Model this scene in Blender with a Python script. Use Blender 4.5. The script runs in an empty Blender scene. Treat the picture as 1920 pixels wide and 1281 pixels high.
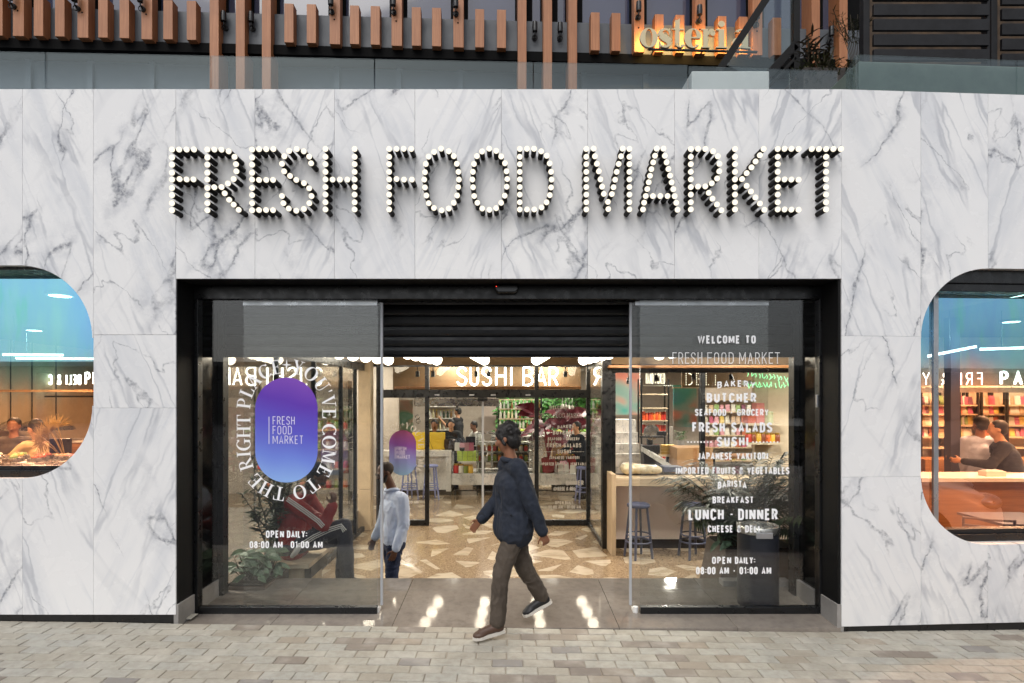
import bpy, bmesh, math, random
from mathutils import Vector, Matrix, noise

R = math.radians
random.seed(7)
SC = bpy.context.scene
COL = SC.collection

# ------------------------------------------------------------------ camera
# one-point view, camera 4.17 m in front of the marble front, eye 1.70 m high
CAM_Y, CAM_Z = -4.17, 1.70
PF, PCX, PHY = 1050.0, 950.0, 745.0          # focal length (px of a 1920 wide picture), vanishing point
cam = bpy.data.cameras.new('camera')
cam.sensor_width = 36.0
cam.lens = PF / 1920 * 36
cam.shift_x = (960 - PCX) / 1920
cam.shift_y = (PHY - 640.5) / 1920
cam.clip_start, cam.clip_end = 0.05, 2000
camo = bpy.data.objects.new('camera', cam)
COL.objects.link(camo)
camo.location = (0, CAM_Y, CAM_Z)
camo.rotation_euler = (R(90), 0, 0)
SC.camera = camo

# ------------------------------------------------------------------ sky, sun, exposure
SUN_EL, SUN_AZ = 52.0, 200.0                 # overcast: high, soft, from behind the camera
world = bpy.data.worlds.new('World')
SC.world = world
world.use_nodes = True
wn, wl = world.node_tree.nodes, world.node_tree.links
sky = wn.new('ShaderNodeTexSky')
sky.sky_type = 'NISHITA'
sky.sun_disc = False
sky.sun_elevation = R(SUN_EL)
sky.sun_rotation = R(SUN_AZ)
sky.air_density = 1.0
sky.dust_density = 3.0
hs = wn.new('ShaderNodeHueSaturation')
hs.inputs['Saturation'].default_value = 0.30
bg = wn['Background']
bg.inputs['Strength'].default_value = 0.12
wl.new(sky.outputs[0], hs.inputs['Color'])
wl.new(hs.outputs[0], bg.inputs['Color'])
sun = bpy.data.lights.new('sun', 'SUN')
sun.energy = 0.9
sun.angle = R(40)
sun.color = (1.0, 0.96, 0.91)
suno = bpy.data.objects.new('sun', sun)
COL.objects.link(suno)
_az = R(SUN_AZ)
_d = Vector((math.sin(_az) * math.cos(R(SUN_EL)), math.cos(_az) * math.cos(R(SUN_EL)), math.sin(R(SUN_EL))))
suno.rotation_euler = (-_d).to_track_quat('-Z', 'Y').to_euler()
suno.location = (0, -10, 15)
SC.view_settings.view_transform = 'Standard'
SC.view_settings.look = 'None'
SC.view_settings.exposure = 0.46
SC.view_settings.gamma = 1.0
SC.view_settings.use_curve_mapping = False
cy = SC.cycles
cy.use_denoising = True
cy.max_bounces = 10
cy.transparent_max_bounces = 24
cy.diffuse_bounces = 4
cy.glossy_bounces = 5
cy.sample_clamp_indirect = 6.0
cy.caustics_reflective = False
cy.caustics_refractive = False

# ------------------------------------------------------------------ helpers
def P(px, py, Z):
    """point seen at photo pixel (px, py) at the distance Z in front of the camera"""
    return Vector(((px - PCX) / PF * Z, Z + CAM_Y, CAM_Z - (py - PHY) / PF * Z))
def PX(px, Z): return (px - PCX) / PF * Z
def PZ(py, Z): return CAM_Z - (py - PHY) / PF * Z

def lin(h):
    h = h.lstrip('#')
    c = [int(h[i:i + 2], 16) / 255 for i in (0, 2, 4)]
    return tuple(x / 12.92 if x <= 0.04045 else ((x + 0.055) / 1.055) ** 2.4 for x in c)

class MB:
    """collects geometry; build() links it as one mesh object"""
    def __init__(s):
        s.v, s.f, s.m, s.uv = [], [], [], {}
    def add(s, vs, fs, mi=0, uvs=None):
        n = len(s.v)
        s.v += [tuple(v) for v in vs]
        for k, f in enumerate(fs):
            if uvs: s.uv[len(s.f)] = [uvs[i] for i in f]
            s.f.append(tuple(i + n for i in f)); s.m.append(mi)
    def box(s, x0, x1, y0, y1, z0, z1, mi=0):
        vs = [(x, y, z) for z in (z0, z1) for y in (y0, y1) for x in (x0, x1)]
        s.add(vs, [(0, 2, 3, 1), (4, 5, 7, 6), (0, 1, 5, 4), (2, 6, 7, 3), (0, 4, 6, 2), (1, 3, 7, 5)], mi)
    def hexa(s, a, b, mi=0):
        """8-corner solid from two quads (bottom a, top b)"""
        s.add(list(a) + list(b), [(3, 2, 1, 0), (4, 5, 6, 7), (0, 1, 5, 4), (1, 2, 6, 5), (2, 3, 7, 6), (3, 0, 4, 7)], mi)
    def bar(s, p0, p1, w, d, mi=0, up=(0, 0, 1)):
        """rectangular bar from p0 to p1, w across, d deep"""
        p0, p1 = Vector(p0), Vector(p1); t = (p1 - p0).normalized(); up = Vector(up)
        if abs(t.dot(up)) > .98: up = Vector((0, 1, 0))
        a = t.cross(up).normalized() * w / 2; b = a.cross(t).normalized() * d / 2
        s.hexa([p0 - a - b, p0 + a - b, p0 + a + b, p0 - a + b], [p1 - a - b, p1 + a - b, p1 + a + b, p1 - a + b], mi)
    def tube(s, pts, r, n=8, mi=0, cap=True, closed=False):
        pts = [Vector(p) for p in pts]
        rs = r if isinstance(r, (list, tuple)) else [r] * len(pts)
        m = len(pts); rings = []; a = None
        for i, p in enumerate(pts):
            if closed: t = (pts[(i + 1) % m] - pts[i - 1]).normalized()
            else: t = (pts[min(i + 1, m - 1)] - pts[max(i - 1, 0)]).normalized()
            if a is None:
                u = Vector((0, 0, 1)) if abs(t.z) < .9 else Vector((1, 0, 0))
                a = t.cross(u).normalized()
            else:
                a = (a - t * a.dot(t))
                a = a.normalized() if a.length > 1e-6 else t.orthogonal().normalized()
            b = t.cross(a)
            rings.append([p + (a * math.cos(2 * math.pi * k / n) + b * math.sin(2 * math.pi * k / n)) * rs[i] for k in range(n)])
        vs = [v for ring in rings for v in ring]; fs = []
        for i in range(m if closed else m - 1):
            j = (i + 1) % m
            for k in range(n):
                l = (k + 1) % n
                fs.append((i * n + k, i * n + l, j * n + l, j * n + k))
        if cap and not closed:
            fs.append(tuple(range(n - 1, -1, -1))); fs.append(tuple((m - 1) * n + k for k in range(n)))
        s.add(vs, fs, mi)
    def cyl(s, p0, p1, r0, r1=None, n=16, mi=0, cap=True):
        s.tube([p0, p1], [r0, r0 if r1 is None else r1], n, mi, cap)
    def lathe(s, prof, c=(0, 0, 0), n=16, mi=0):
        c = Vector(c); vs = []; fs = []; m = len(prof)
        for r, z in prof:
            for k in range(n):
                t = 2 * math.pi * k / n
                vs.append((c.x + r * math.cos(t), c.y + r * math.sin(t), c.z + z))
        for i in range(m - 1):
            for k in range(n):
                l = (k + 1) % n
                fs.append((i * n + k, i * n + l, (i + 1) * n + l, (i + 1) * n + k))
        fs.append(tuple(range(n - 1, -1, -1))); fs.append(tuple((m - 1) * n + k for k in range(n)))
        s.add(vs, fs, mi)
    def ball(s, c, r, nu=14, nv=9, mi=0, rot=None):
        c = Vector(c); r = Vector(r) if hasattr(r, '__len__') else Vector((r, r, r)); vs = []; fs = []
        def pt(a, b):
            q = Vector((r.x * math.sin(b) * math.cos(a), r.y * math.sin(b) * math.sin(a), r.z * math.cos(b)))
            return c + (rot @ q if rot is not None else q)
        vs.append(pt(0, 0))
        for j in range(1, nv):
            for k in range(nu): vs.append(pt(2 * math.pi * k / nu, math.pi * j / nv))
        vs.append(pt(0, math.pi))
        for k in range(nu):
            l = (k + 1) % nu
            fs.append((0, 1 + k, 1 + l))
            for j in range(nv - 2):
                a = 1 + j * nu
                fs.append((a + k, a + nu + k, a + nu + l, a + l))
            a = 1 + (nv - 2) * nu
            fs.append((a + k, len(vs) - 1, a + l))
        s.add(vs, fs, mi)
    def cap(s, p0, p1, r0, r1, n=12, mi=0):
        """tapered capsule"""
        p0, p1 = Vector(p0), Vector(p1); d = p1 - p0; L = max(d.length, 1e-5); t = d / L
        pts, rs = [], []
        for k in range(4):
            a = math.pi / 2 * (1 - k / 4)
            pts.append(p0 - t * r0 * math.sin(a) * .999); rs.append(max(r0 * math.cos(a), r0 * .02))
        pts.append(p0); rs.append(r0); pts.append(p1); rs.append(r1)
        for k in range(1, 5):
            a = math.pi / 2 * k / 4
            pts.append(p1 + t * r1 * math.sin(a) * .999); rs.append(max(r1 * math.cos(a), r1 * .02))
        s.tube(pts, rs, n, mi)
    def prism(s, poly, y0, y1, mi=0, uv=None):
        """polygon in the XZ plane extruded from y0 to y1; front face looks to -Y"""
        n = len(poly)
        area = sum(poly[i][0] * poly[(i + 1) % n][1] - poly[(i + 1) % n][0] * poly[i][1] for i in range(n))
        if area < 0: poly = poly[::-1]
        vs = [(x, y0, z) for x, z in poly] + [(x, y1, z) for x, z in poly]
        fs = [tuple(range(n)), tuple(range(2 * n - 1, n - 1, -1))]
        fs += [((i + 1) % n, i, n + i, n + (i + 1) % n) for i in range(n)]
        s.add(vs, fs, mi, [uv(p) for p in poly] * 2 if uv else None)
    def xform(s, M):
        s.v = [tuple(M @ Vector(v)) for v in s.v]; return s
    def build(s, name, mats, parent=None, smooth=None, bevel=0.0, seg=2, fix=False, uvname=None):
        me = bpy.data.meshes.new(name)
        me.from_pydata(s.v, [], s.f)
        if not isinstance(mats, (list, tuple)): mats = [mats]
        for m in mats: me.materials.append(m)
        if len(mats) > 1: me.polygons.foreach_set('material_index', s.m)
        if s.uv:
            ul = me.uv_layers.new(name='UVMap')
            for p in me.polygons:
                u = s.uv.get(p.index)
                if u:
                    for li, c in zip(p.loop_indices, u): ul.data[li].uv = c
        if fix:
            b = bmesh.new(); b.from_mesh(me); bmesh.ops.recalc_face_normals(b, faces=b.faces); b.to_mesh(me); b.free()
        if smooth is not None:
            me.shade_smooth()
            if smooth < 180: me.set_sharp_from_angle(angle=R(smooth))
        o = bpy.data.objects.new(name, me)
        COL.objects.link(o)
        if parent is not None: o.parent = parent
        if bevel:
            md = o.modifiers.new('bevel', 'BEVEL'); md.width = bevel; md.segments = seg; md.limit_method = 'ANGLE'; md.angle_limit = R(35)
        return o

def tag(o, label=None, cat=None, group=None, kind=None):
    if label: o['label'] = label
    if cat: o['category'] = cat
    if group: o['group'] = group
    if kind: o['kind'] = kind
    return o
def thing(name, label, cat, loc=(0, 0, 0), rz=0.0, group=None):
    o = bpy.data.objects.new(name, None)
    COL.objects.link(o); o.empty_display_size = .1
    o.location = loc; o.rotation_euler = (0, 0, rz)
    return tag(o, label, cat, group)
def node(name, parent, loc=(0, 0, 0), rz=0.0):
    o = bpy.data.objects.new(name, None)
    COL.objects.link(o); o.parent = parent; o.location = loc; o.rotation_euler = (0, 0, rz)
    o.empty_display_size = .1
    return o
KIDS = {}
def copy_tree(o, parent=None):
    c = o.copy(); COL.objects.link(c)
    if parent is not None: c.parent = parent
    for ch in [k for k in bpy.data.objects if k.parent == o]: copy_tree(ch, c)
    return c
def dup(src, loc, rz=0.0, label=None, group=None, scale=None):
    c = copy_tree(src); c.location = loc; c.rotation_euler = (0, 0, rz)
    if scale is not None: c.scale = (scale,) * 3 if not hasattr(scale, '__len__') else scale
    return tag(c, label, None, group)
# ------------------------------------------------------------------ materials
def mat(name):
    m = bpy.data.materials.new(name); m.use_nodes = True
    nt = m.node_tree
    return m, nt, nt.nodes, nt.links, nt.nodes['Principled BSDF']
class NT:
    """tiny node-tree shorthand"""
    def __init__(s, nt): s.n, s.l = nt.nodes, nt.links
    def set(s, sock, v):
        if hasattr(v, 'links') or isinstance(v, bpy.types.NodeSocket): s.l.new(v, sock)
        elif isinstance(v, tuple) and len(v) == 3 and sock.type == 'RGBA': sock.default_value = (*v, 1)
        else: sock.default_value = v
    def math(s, op, a, b=None, clamp=False):
        n = s.n.new('ShaderNodeMath'); n.operation = op; n.use_clamp = clamp
        s.set(n.inputs[0], a)
        if b is not None: s.set(n.inputs[1], b)
        return n.outputs[0]
    def mix(s, f, a, b, blend='MIX'):
        n = s.n.new('ShaderNodeMix'); n.data_type = 'RGBA'; n.blend_type = blend
        s.set(n.inputs[0], f); s.set(n.inputs[6], a); s.set(n.inputs[7], b)
        return n.outputs[2]
    def noise(s, vec, scale, detail=3, rough=.55, dist=0.0, out=0):
        n = s.n.new('ShaderNodeTexNoise')
        n.inputs['Scale'].default_value = scale; n.inputs['Detail'].default_value = detail
        n.inputs['Roughness'].default_value = rough; n.inputs['Distortion'].default_value = dist
        if vec is not None: s.l.new(vec, n.inputs['Vector'])
        return n.outputs[out]
    def ramp(s, f, lo, hi, a=0.0, b=1.0, smooth=True):
        n = s.n.new('ShaderNodeMapRange'); n.interpolation_type = 'SMOOTHSTEP' if smooth else 'LINEAR'
        s.set(n.inputs['Value'], f)
        n.inputs['From Min'].default_value = lo; n.inputs['From Max'].default_value = hi
        n.inputs['To Min'].default_value = a; n.inputs['To Max'].default_value = b
        return n.outputs[0]
    def cramp(s, f, stops):
        n = s.n.new('ShaderNodeValToRGB'); e = n.color_ramp.elements
        while len(e) < len(stops): e.new(.5)
        for k, (p, c) in enumerate(stops): e[k].position = p; e[k].color = (*c, 1)
        s.set(n.inputs[0], f)
        return n.outputs[0]
    def mapping(s, vec, loc=(0, 0, 0), rot=(0, 0, 0), sc=(1, 1, 1)):
        n = s.n.new('ShaderNodeMapping')
        n.inputs['Location'].default_value = loc; n.inputs['Rotation'].default_value = rot; n.inputs['Scale'].default_value = sc
        s.l.new(vec, n.inputs['Vector'])
        return n.outputs[0]
    def coord(s, which='Object'):
        return s.n.new('ShaderNodeTexCoord').outputs[which]
    def addv(s, a, b, k=1.0):
        m = s.n.new('ShaderNodeVectorMath'); m.operation = 'SCALE'; s.l.new(b, m.inputs[0]); m.inputs['Scale'].default_value = k
        n = s.n.new('ShaderNodeVectorMath'); n.operation = 'ADD'; s.l.new(a, n.inputs[0]); s.l.new(m.outputs[0], n.inputs[1])
        return n.outputs[0]
    def bump(s, h, strength=.3, dist=.01):
        n = s.n.new('ShaderNodeBump'); n.inputs['Strength'].default_value = strength; n.inputs['Distance'].default_value = dist
        s.l.new(h, n.inputs['Height'])
        return n.outputs[0]

def simple(name, col, rough=.5, metal=0.0, var=.0, vscale=6.0, bump=0.0, bscale=40.0, spec=None, coat=0.0, emit=None, estr=0.0):
    m, nt, n, l, b = mat(name)
    if isinstance(col, str): col = lin(col)
    b.inputs['Base Color'].default_value = (*col, 1)
    b.inputs['Roughness'].default_value = rough; b.inputs['Metallic'].default_value = metal
    if spec is not None: b.inputs['Specular IOR Level'].default_value = spec
    if coat: b.inputs['Coat Weight'].default_value = coat; b.inputs['Coat Roughness'].default_value = .08
    t = NT(nt)
    if var or bump: co = t.coord()
    if var:
        f = t.ramp(t.noise(co, vscale, 5, .6), .3, .7)
        c = t.mix(f, tuple(x * (1 - var) for x in col), tuple(min(1, x * (1 + var)) for x in col))
        l.new(c, b.inputs['Base Color'])
        l.new(t.ramp(t.noise(co, vscale * 1.7, 4), .3, .7, max(.02, rough - .08), min(1, rough + .1)), b.inputs['Roughness'])
    if bump: l.new(t.bump(t.noise(co, bscale, 4), bump, .004), b.inputs['Normal'])
    if emit is not None:
        b.inputs['Emission Color'].default_value = (*(lin(emit) if isinstance(emit, str) else emit), 1)
        b.inputs['Emission Strength'].default_value = estr
    return m

def marble_mat(name, uv=True, warm=0.0, scale=1.0, rough=.22, strong=1.0):
    m, nt, n, l, b = mat(name); t = NT(nt)
    co = t.coord('UV' if uv else 'Object')
    co = t.mapping(co, sc=(scale,) * 3)
    def off(vec, scale_, det, amt):
        w = t.noise(vec, scale_, det, .55, out=1)
        sb = n.new('ShaderNodeVectorMath'); sb.operation = 'SUBTRACT'; l.new(w, sb.inputs[0]); sb.inputs[1].default_value = (.5, .5, .5)
        return sb.outputs[0], amt
    a1 = off(co, 1.0, 3, 0); a2 = off(co, 7.0, 4, 0); a3 = off(co, 26.0, 3, 0)
    soft = t.addv(co, a1[0], .10)
    soft2 = t.addv(soft, a2[0], .022)
    crook = t.addv(t.addv(t.addv(co, a1[0], .20), a2[0], .085), a3[0], .020)
    def vein(vec, rot, sc, scale_, width, seed, det=2.0, thr=.5):
        v = t.mapping(t.mapping(vec, rot=(0, 0, R(rot))), loc=(seed, seed * .7, seed * 1.3), sc=sc)
        f = t.noise(v, scale_, det, .5)
        d = t.math('ABSOLUTE', t.math('SUBTRACT', f, thr))
        return t.ramp(d, 0.0, width, 1.0, 0.0)
    def mask(scale_, lo, hi, seed, rot=0, sc=(1, 1, 1)):
        return t.ramp(t.noise(t.mapping(t.mapping(co, rot=(0, 0, R(rot))), loc=(seed, -seed, seed), sc=sc), scale_, 2, .5), lo, hi)
    mul = lambda *x: x[0] if len(x) == 1 else t.math('MULTIPLY', x[0], mul(*x[1:]))
    # straight streaks along the two grain directions of the stone
    bn = t.noise(t.mapping(t.mapping(soft2, rot=(0, 0, R(-24))), sc=(2.6, .55, 1)), 1.0, 4, .6)
    band = t.ramp(bn, .50, .70)
    s1 = mul(vein(t.addv(soft2, a2[0], .03), -21, (4.2, .45, 1), 1.0, .030, 7.7, 3), t.ramp(bn, .40, .56), mask(2.2, .34, .54, 2.0))
    s2 = mul(vein(soft2, -27, (7.5, .50, 1), 1.0, .045, 17.1, 2), mask(1.8, .46, .64, 5.0))
    s3 = mul(vein(soft2, 33, (3.2, .40, 1), 1.0, .030, 27.9, 2), mask(1.3, .50, .64, 9.0))
    # crooked main veins with a smoky halo
    big = vein(crook, 26, (1.9, .55, 1), .85, .0105, 3.1, 3)
    bm_ = mask(1.15, .43, .56, 13.0)
    halo = mul(vein(crook, 26, (1.9, .55, 1), .85, .055, 3.1, 3), bm_)
    thin = mul(vein(crook, -38, (1.9, .6, 1), 1.15, .0085, 31.0, 3), mask(1.6, .45, .57, 21.0))
    # smoky bands
    cl = t.ramp(t.noise(t.mapping(t.mapping(soft2, rot=(0, 0, R(-22))), sc=(4.2, .8, 1)), 1.3, 5, .65), .48, .72)
    cl2 = mask(.85, .44, .66, 41.0)
    sp = t.ramp(t.noise(co, 30, 4, .7), .36, .64, .25, 1.0)
    white = (.81, .806, .80); smoke = (.565, .585, .625); dark = (.17, .18, .21); mid = (.40, .415, .455)
    if warm: white = (.78, .75, .70); smoke = (.60, .57, .53); dark = (.26, .24, .22); mid = (.42, .40, .37)
    k = strong
    gi = n.new('ShaderNodeNewGeometry')
    if uv: white = t.mix(t.ramp(gi.outputs['Random Per Island'], 0, 1, 0, .6, False), white, (.735, .735, .74))
    c = t.mix(t.ramp(t.noise(co, .8, 2), .35, .7, 0, .45), white, (.735, .74, .755) if not warm else (.72, .69, .64))
    c = t.mix(mul(band, min(1, .80 * k)), c, (.62, .635, .665) if not warm else smoke)
    c = t.mix(mul(cl, cl2, min(1, .80 * k)), c, smoke)
    c = t.mix(mul(s2, min(1, .36 * k)), c, smoke)
    c = t.mix(mul(s1, min(1, .64 * k)), c, mid)
    c = t.mix(mul(s3, min(1, .16 * k)), c, mid)
    c = t.mix(mul(halo, t.ramp(t.noise(co, 9, 4, .65), .35, .65), min(1, .60 * k)), c, (.42, .435, .475))
    c = t.mix(mul(thin, sp, min(1, .80 * k)), c, (.24, .25, .28))
    c = t.mix(mul(big, bm_, sp, min(1, .95 * k)), c, dark)
    l.new(c, b.inputs['Base Color'])
    l.new(t.ramp(t.noise(co, 5, 4), .3, .7, rough - .05, rough + .10), b.inputs['Roughness'])
    b.inputs['Specular IOR Level'].default_value = .35
    return m

def glass_mat(name, tint=(.93, .95, .95), refl=(1, 1, 1), ior=1.5, boost=1.0, rough=0.0):
    m, nt, n, l, b = mat(name); t = NT(nt)
    n.remove(b)
    tr = n.new('ShaderNodeBsdfTransparent'); tr.inputs[0].default_value = (*tint, 1)
    gl = n.new('ShaderNodeBsdfGlossy'); gl.inputs['Color'].default_value = (*refl, 1); gl.inputs['Roughness'].default_value = rough
    fr = n.new('ShaderNodeFresnel')
    # the pane is drawn unrefracted, so its back face uses the inverse index (no false total reflection)
    ge = n.new('ShaderNodeNewGeometry'); l.new(t.ramp(ge.outputs['Backfacing'], 0, 1, ior, 1 / ior, False), fr.inputs[0])
    mx = n.new('ShaderNodeMixShader')
    l.new(t.math('MULTIPLY', fr.outputs[0], boost, True), mx.inputs[0])
    l.new(tr.outputs[0], mx.inputs[1]); l.new(gl.outputs[0], mx.inputs[2]); l.new(mx.outputs[0], n['Material Output'].inputs[0])
    return m

def film_mat(name):
    """dichroic film on a pane: blue in its upper part, turning orange towards the sill"""
    m, nt, n, l, b = mat(name); t = NT(nt); n.remove(b)
    co = t.coord()
    f = t.noise(t.mapping(co, sc=(1.6, 1, .45)), 1.3, 4, .6)
    f2 = t.noise(t.mapping(co, sc=(3, 1, .8)), 2.2, 3, .6)
    xyz = n.new('ShaderNodeSeparateXYZ'); l.new(co, xyz.inputs[0])
    g = t.ramp(t.math('ADD', xyz.outputs[2], t.math('MULTIPLY', t.math('SUBTRACT', f, .5), .5)), 1.62, 2.10)
    up = t.cramp(f, [(.30, (.24, .52, .97)), (.50, (.28, .66, .97)), (.72, (.34, .78, .88))])
    up = t.mix(t.ramp(f2, .52, .75, 0, .6), up, (.22, .80, .62))
    dn = t.cramp(f, [(.3, (1.0, .55, .36)), (.55, (.90, .55, .48)), (.75, (.55, .58, .85))])
    rc = t.mix(g, dn, up)
    tc = t.mix(g, t.cramp(f, [(.3, (1.0, .50, .28)), (.6, (1.0, .62, .38)), (.8, (.95, .54, .46))]), t.cramp(f, [(.35, (.35, .66, .95)), (.7, (.40, .85, .85))]))
    ge0 = n.new('ShaderNodeNewGeometry'); tc = t.mix(ge0.outputs['Backfacing'], tc, (1, 1, 1))
    tr = n.new('ShaderNodeBsdfTransparent'); l.new(tc, tr.inputs[0])
    gl = n.new('ShaderNodeBsdfGlossy'); l.new(rc, gl.inputs['Color']); gl.inputs['Roughness'].default_value = .015
    mx = n.new('ShaderNodeMixShader')
    ge = n.new('ShaderNodeNewGeometry')                      # the film is on the outer face only
    l.new(t.math('MULTIPLY', t.ramp(g, 0, 1, .38, .66, False), t.math('SUBTRACT', 1.0, ge.outputs['Backfacing'])), mx.inputs[0])
    l.new(tr.outputs[0], mx.inputs[1]); l.new(gl.outputs[0], mx.inputs[2]); l.new(mx.outputs[0], n['Material Output'].inputs[0])
    return m

def wood_mat(name, c0, c1, grain=(60, 60, 2.0), rough=.5, scale=1.0):
    m, nt, n, l, b = mat(name); t = NT(nt)
    co = t.coord()
    g = t.noise(t.mapping(co, sc=grain), scale, 4, .6, .3)
    v = t.noise(co, 3.0, 2)
    info = n.new('ShaderNodeObjectInfo')
    c = t.mix(t.ramp(g, .3, .7), lin(c0), lin(c1))
    c = t.mix(t.ramp(v, .3, .7, 0, .35), c, tuple(x * .72 for x in lin(c0)))
    c = t.mix(t.math('MULTIPLY', info.outputs['Random'], .30), c, tuple(x * .8 for x in lin(c0)))
    l.new(c, b.inputs['Base Color']); b.inputs['Roughness'].default_value = rough
    l.new(t.bump(g, .12, .003), b.inputs['Normal'])
    return m

def emit_mat(name, col, strength):
    m, nt, n, l, b = mat(name); n.remove(b)
    e = n.new('ShaderNodeEmission'); e.inputs[0].default_value = (*col, 1); e.inputs[1].default_value = strength
    l.new(e.outputs[0], n['Material Output'].inputs[0])
    return m

def paver_mat():
    m, nt, n, l, b = mat('paver stone'); t = NT(nt)
    at = n.new('ShaderNodeAttribute'); at.attribute_name = 'tone'
    co = t.coord()
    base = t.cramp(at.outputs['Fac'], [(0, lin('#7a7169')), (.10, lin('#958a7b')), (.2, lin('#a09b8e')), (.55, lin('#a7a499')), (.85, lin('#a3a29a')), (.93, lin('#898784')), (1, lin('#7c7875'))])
    at2 = n.new('ShaderNodeAttribute'); at2.attribute_name = 'edge'
    c = t.mix(t.ramp(t.noise(co, 24, 5, .65), .35, .7, 0, .45), base, tuple(x * .62 for x in lin('#a89f92')))
    c = t.mix(t.ramp(t.noise(co, 5, 3), .45, .75, 0, .35), c, lin('#c9c3b8'))
    c = t.mix(t.math('MULTIPLY', at2.outputs['Fac'], t.ramp(t.noise(co, 13, 4), .35, .65, .1, .6)), c, lin('#857b70'))
    l.new(c, b.inputs['Base Color'])
    b.inputs['Roughness'].default_value = .78
    h = t.noise(co, 45, 5, .7)
    l.new(t.bump(h, .35, .004), b.inputs['Normal'])
    return m

def terrazzo_mat(dark=False):
    m, nt, n, l, b = mat('terrazzo'); t = NT(nt)
    co = t.coord()
    wv = t.mapping(co, sc=(1, 1, 1))
    def vor(feature, scale, vec=None):
        v = n.new('ShaderNodeTexVoronoi'); v.feature = feature; v.inputs['Scale'].default_value = scale
        l.new(vec if vec is not None else wv, v.inputs['Vector'])
        return v
    vd, vc = vor('DISTANCE_TO_EDGE', 1.75), vor('F1', 1.75)
    sep = n.new('ShaderNodeSeparateColor'); l.new(vc.outputs['Color'], sep.inputs[0])
    th = t.ramp(sep.outputs[0], 0, 1, .085, .25, False)
    chip = t.math('GREATER_THAN', vd.outputs['Distance'], th)
    keep = t.math('GREATER_THAN', sep.outputs[1], .20)
    chip = t.math('MULTIPLY', chip, keep)
    # marble of the chips
    cm = t.mix(t.ramp(t.noise(t.addv(t.mapping(co, sc=(2, 5, 1)), vc.outputs['Color'], 3.0), 1.6, 5, .6, .6), .45, .62), lin('#b9ac99'), lin('#998a75'))
    cm = t.mix(t.math('MULTIPLY', sep.outputs[2], .45), cm, lin('#a29179'))
    fine = vor('F1', 95); s2 = n.new('ShaderNodeSeparateColor'); l.new(fine.outputs['Color'], s2.inputs[0])
    ag = t.cramp(s2.outputs[0], [(0, lin('#65523e')), (.3, lin('#7d6953')), (.75, lin('#917c63')), (1, lin('#ab977b'))])
    c = t.mix(chip, ag, cm)
    l.new(c, b.inputs['Base Color'])
    b.inputs['Roughness'].default_value = .16
    b.inputs['Specular IOR Level'].default_value = .45
    return m

def gradient_mat(name, stops, z0, z1, xs=0.0, rough=.35):
    """printed vinyl: the colour runs over the object's own height"""
    m, nt, n, l, b = mat(name); t = NT(nt)
    co = t.coord()
    s = n.new('ShaderNodeSeparateXYZ'); l.new(co, s.inputs[0])
    f = t.ramp(t.math('ADD', s.outputs[2], t.math('MULTIPLY', s.outputs[0], xs)), z0, z1, 0, 1, False)
    f = t.math('ADD', f, t.math('MULTIPLY', t.math('SUBTRACT', t.noise(co, 2.6, 1), .5), .22))
    l.new(t.cramp(f, stops), b.inputs['Base Color']); b.inputs['Roughness'].default_value = rough
    return m

def foliage_mat(name, c0, c1, c2=None, rough=.5, trans=.0):
    m, nt, n, l, b = mat(name); t = NT(nt)
    co = t.coord()
    f = t.noise(co, 9, 3, .6)
    g = n.new('ShaderNodeNewGeometry')
    c = t.mix(t.ramp(f, .35, .65), lin(c0), lin(c1))
    c = t.mix(t.math('MULTIPLY', g.outputs['Random Per Island'], .7), c, lin(c2 or c1))
    l.new(c, b.inputs['Base Color']); b.inputs['Roughness'].default_value = rough
    return m

def art_mat(name, stops, scale=1.3):
    m, nt, n, l, b = mat(name); t = NT(nt)
    co = t.coord()
    f = t.noise(t.mapping(co, sc=(1, 1, 1.6)), scale, 2, .5, .6)
    l.new(t.cramp(f, stops), b.inputs['Base Color']); b.inputs['Roughness'].default_value = .5
    return m

def random_mat(name, cols, rough=.4):
    """colour picked per object"""
    m, nt, n, l, b = mat(name); t = NT(nt)
    info = n.new('ShaderNodeObjectInfo')
    r = n.new('ShaderNodeValToRGB'); r.color_ramp.interpolation = 'CONSTANT'; e = r.color_ramp.elements
    while len(e) < len(cols): e.new(.5)
    for k, c in enumerate(cols): e[k].position = k / len(cols); e[k].color = (*lin(c), 1)
    l.new(info.outputs['Random'], r.inputs[0]); l.new(r.outputs[0], b.inputs['Base Color'])
    b.inputs['Roughness'].default_value = rough
    return m

M = {}
M['marble'] = marble_mat('veined white marble')
M['marble_in'] = marble_mat('counter marble', uv=False, warm=1, scale=4.0, rough=.25, strong=1.3)
M['joint'] = simple('joint mortar', '#c4c1bd', .8)
M['plinth'] = simple('black granite', '#131314', .35, var=.3, vscale=30)
M['black'] = simple('black powder coat', '#101113', .32, var=.15, vscale=8)
M['blackgloss'] = simple('black lacquered panel', '#0b0b0c', .10, var=.2, vscale=3)
M['shutter'] = simple('shutter slat black', '#15161a', .38, var=.12, vscale=5)
M['alu'] = simple('brushed aluminium', '#b9bbbf', .32, metal=.85, var=.08)
M['seal'] = simple('clear plastic seal', '#a9abb0', .25)
M['whiteplastic'] = simple('white plastic', '#d8d8d6', .35)
M['kerb'] = simple('grey stone skirting', '#8d8a87', .5, var=.14, vscale=5, bump=.1)
M['landing'] = None
M['glass'] = glass_mat('door glass', (.94, .95, .95), ior=1.50, boost=.92)
M['balglass'] = glass_mat('balustrade glass', (.83, .87, .88), (.9, 1, 1), ior=1.5, boost=1.1)
M['showglass'] = glass_mat('display glass', (.92, .94, .93), ior=1.45)
M['film'] = film_mat('dichroic window film')
M['vinyl'] = simple('white vinyl', '#f2f2f4', .5)
M['vinylgrey'] = simple('etched vinyl', '#b9b3ab', .6)
M['timber'] = wood_mat('facade timber', '#9a613b', '#b3784f')
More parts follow.
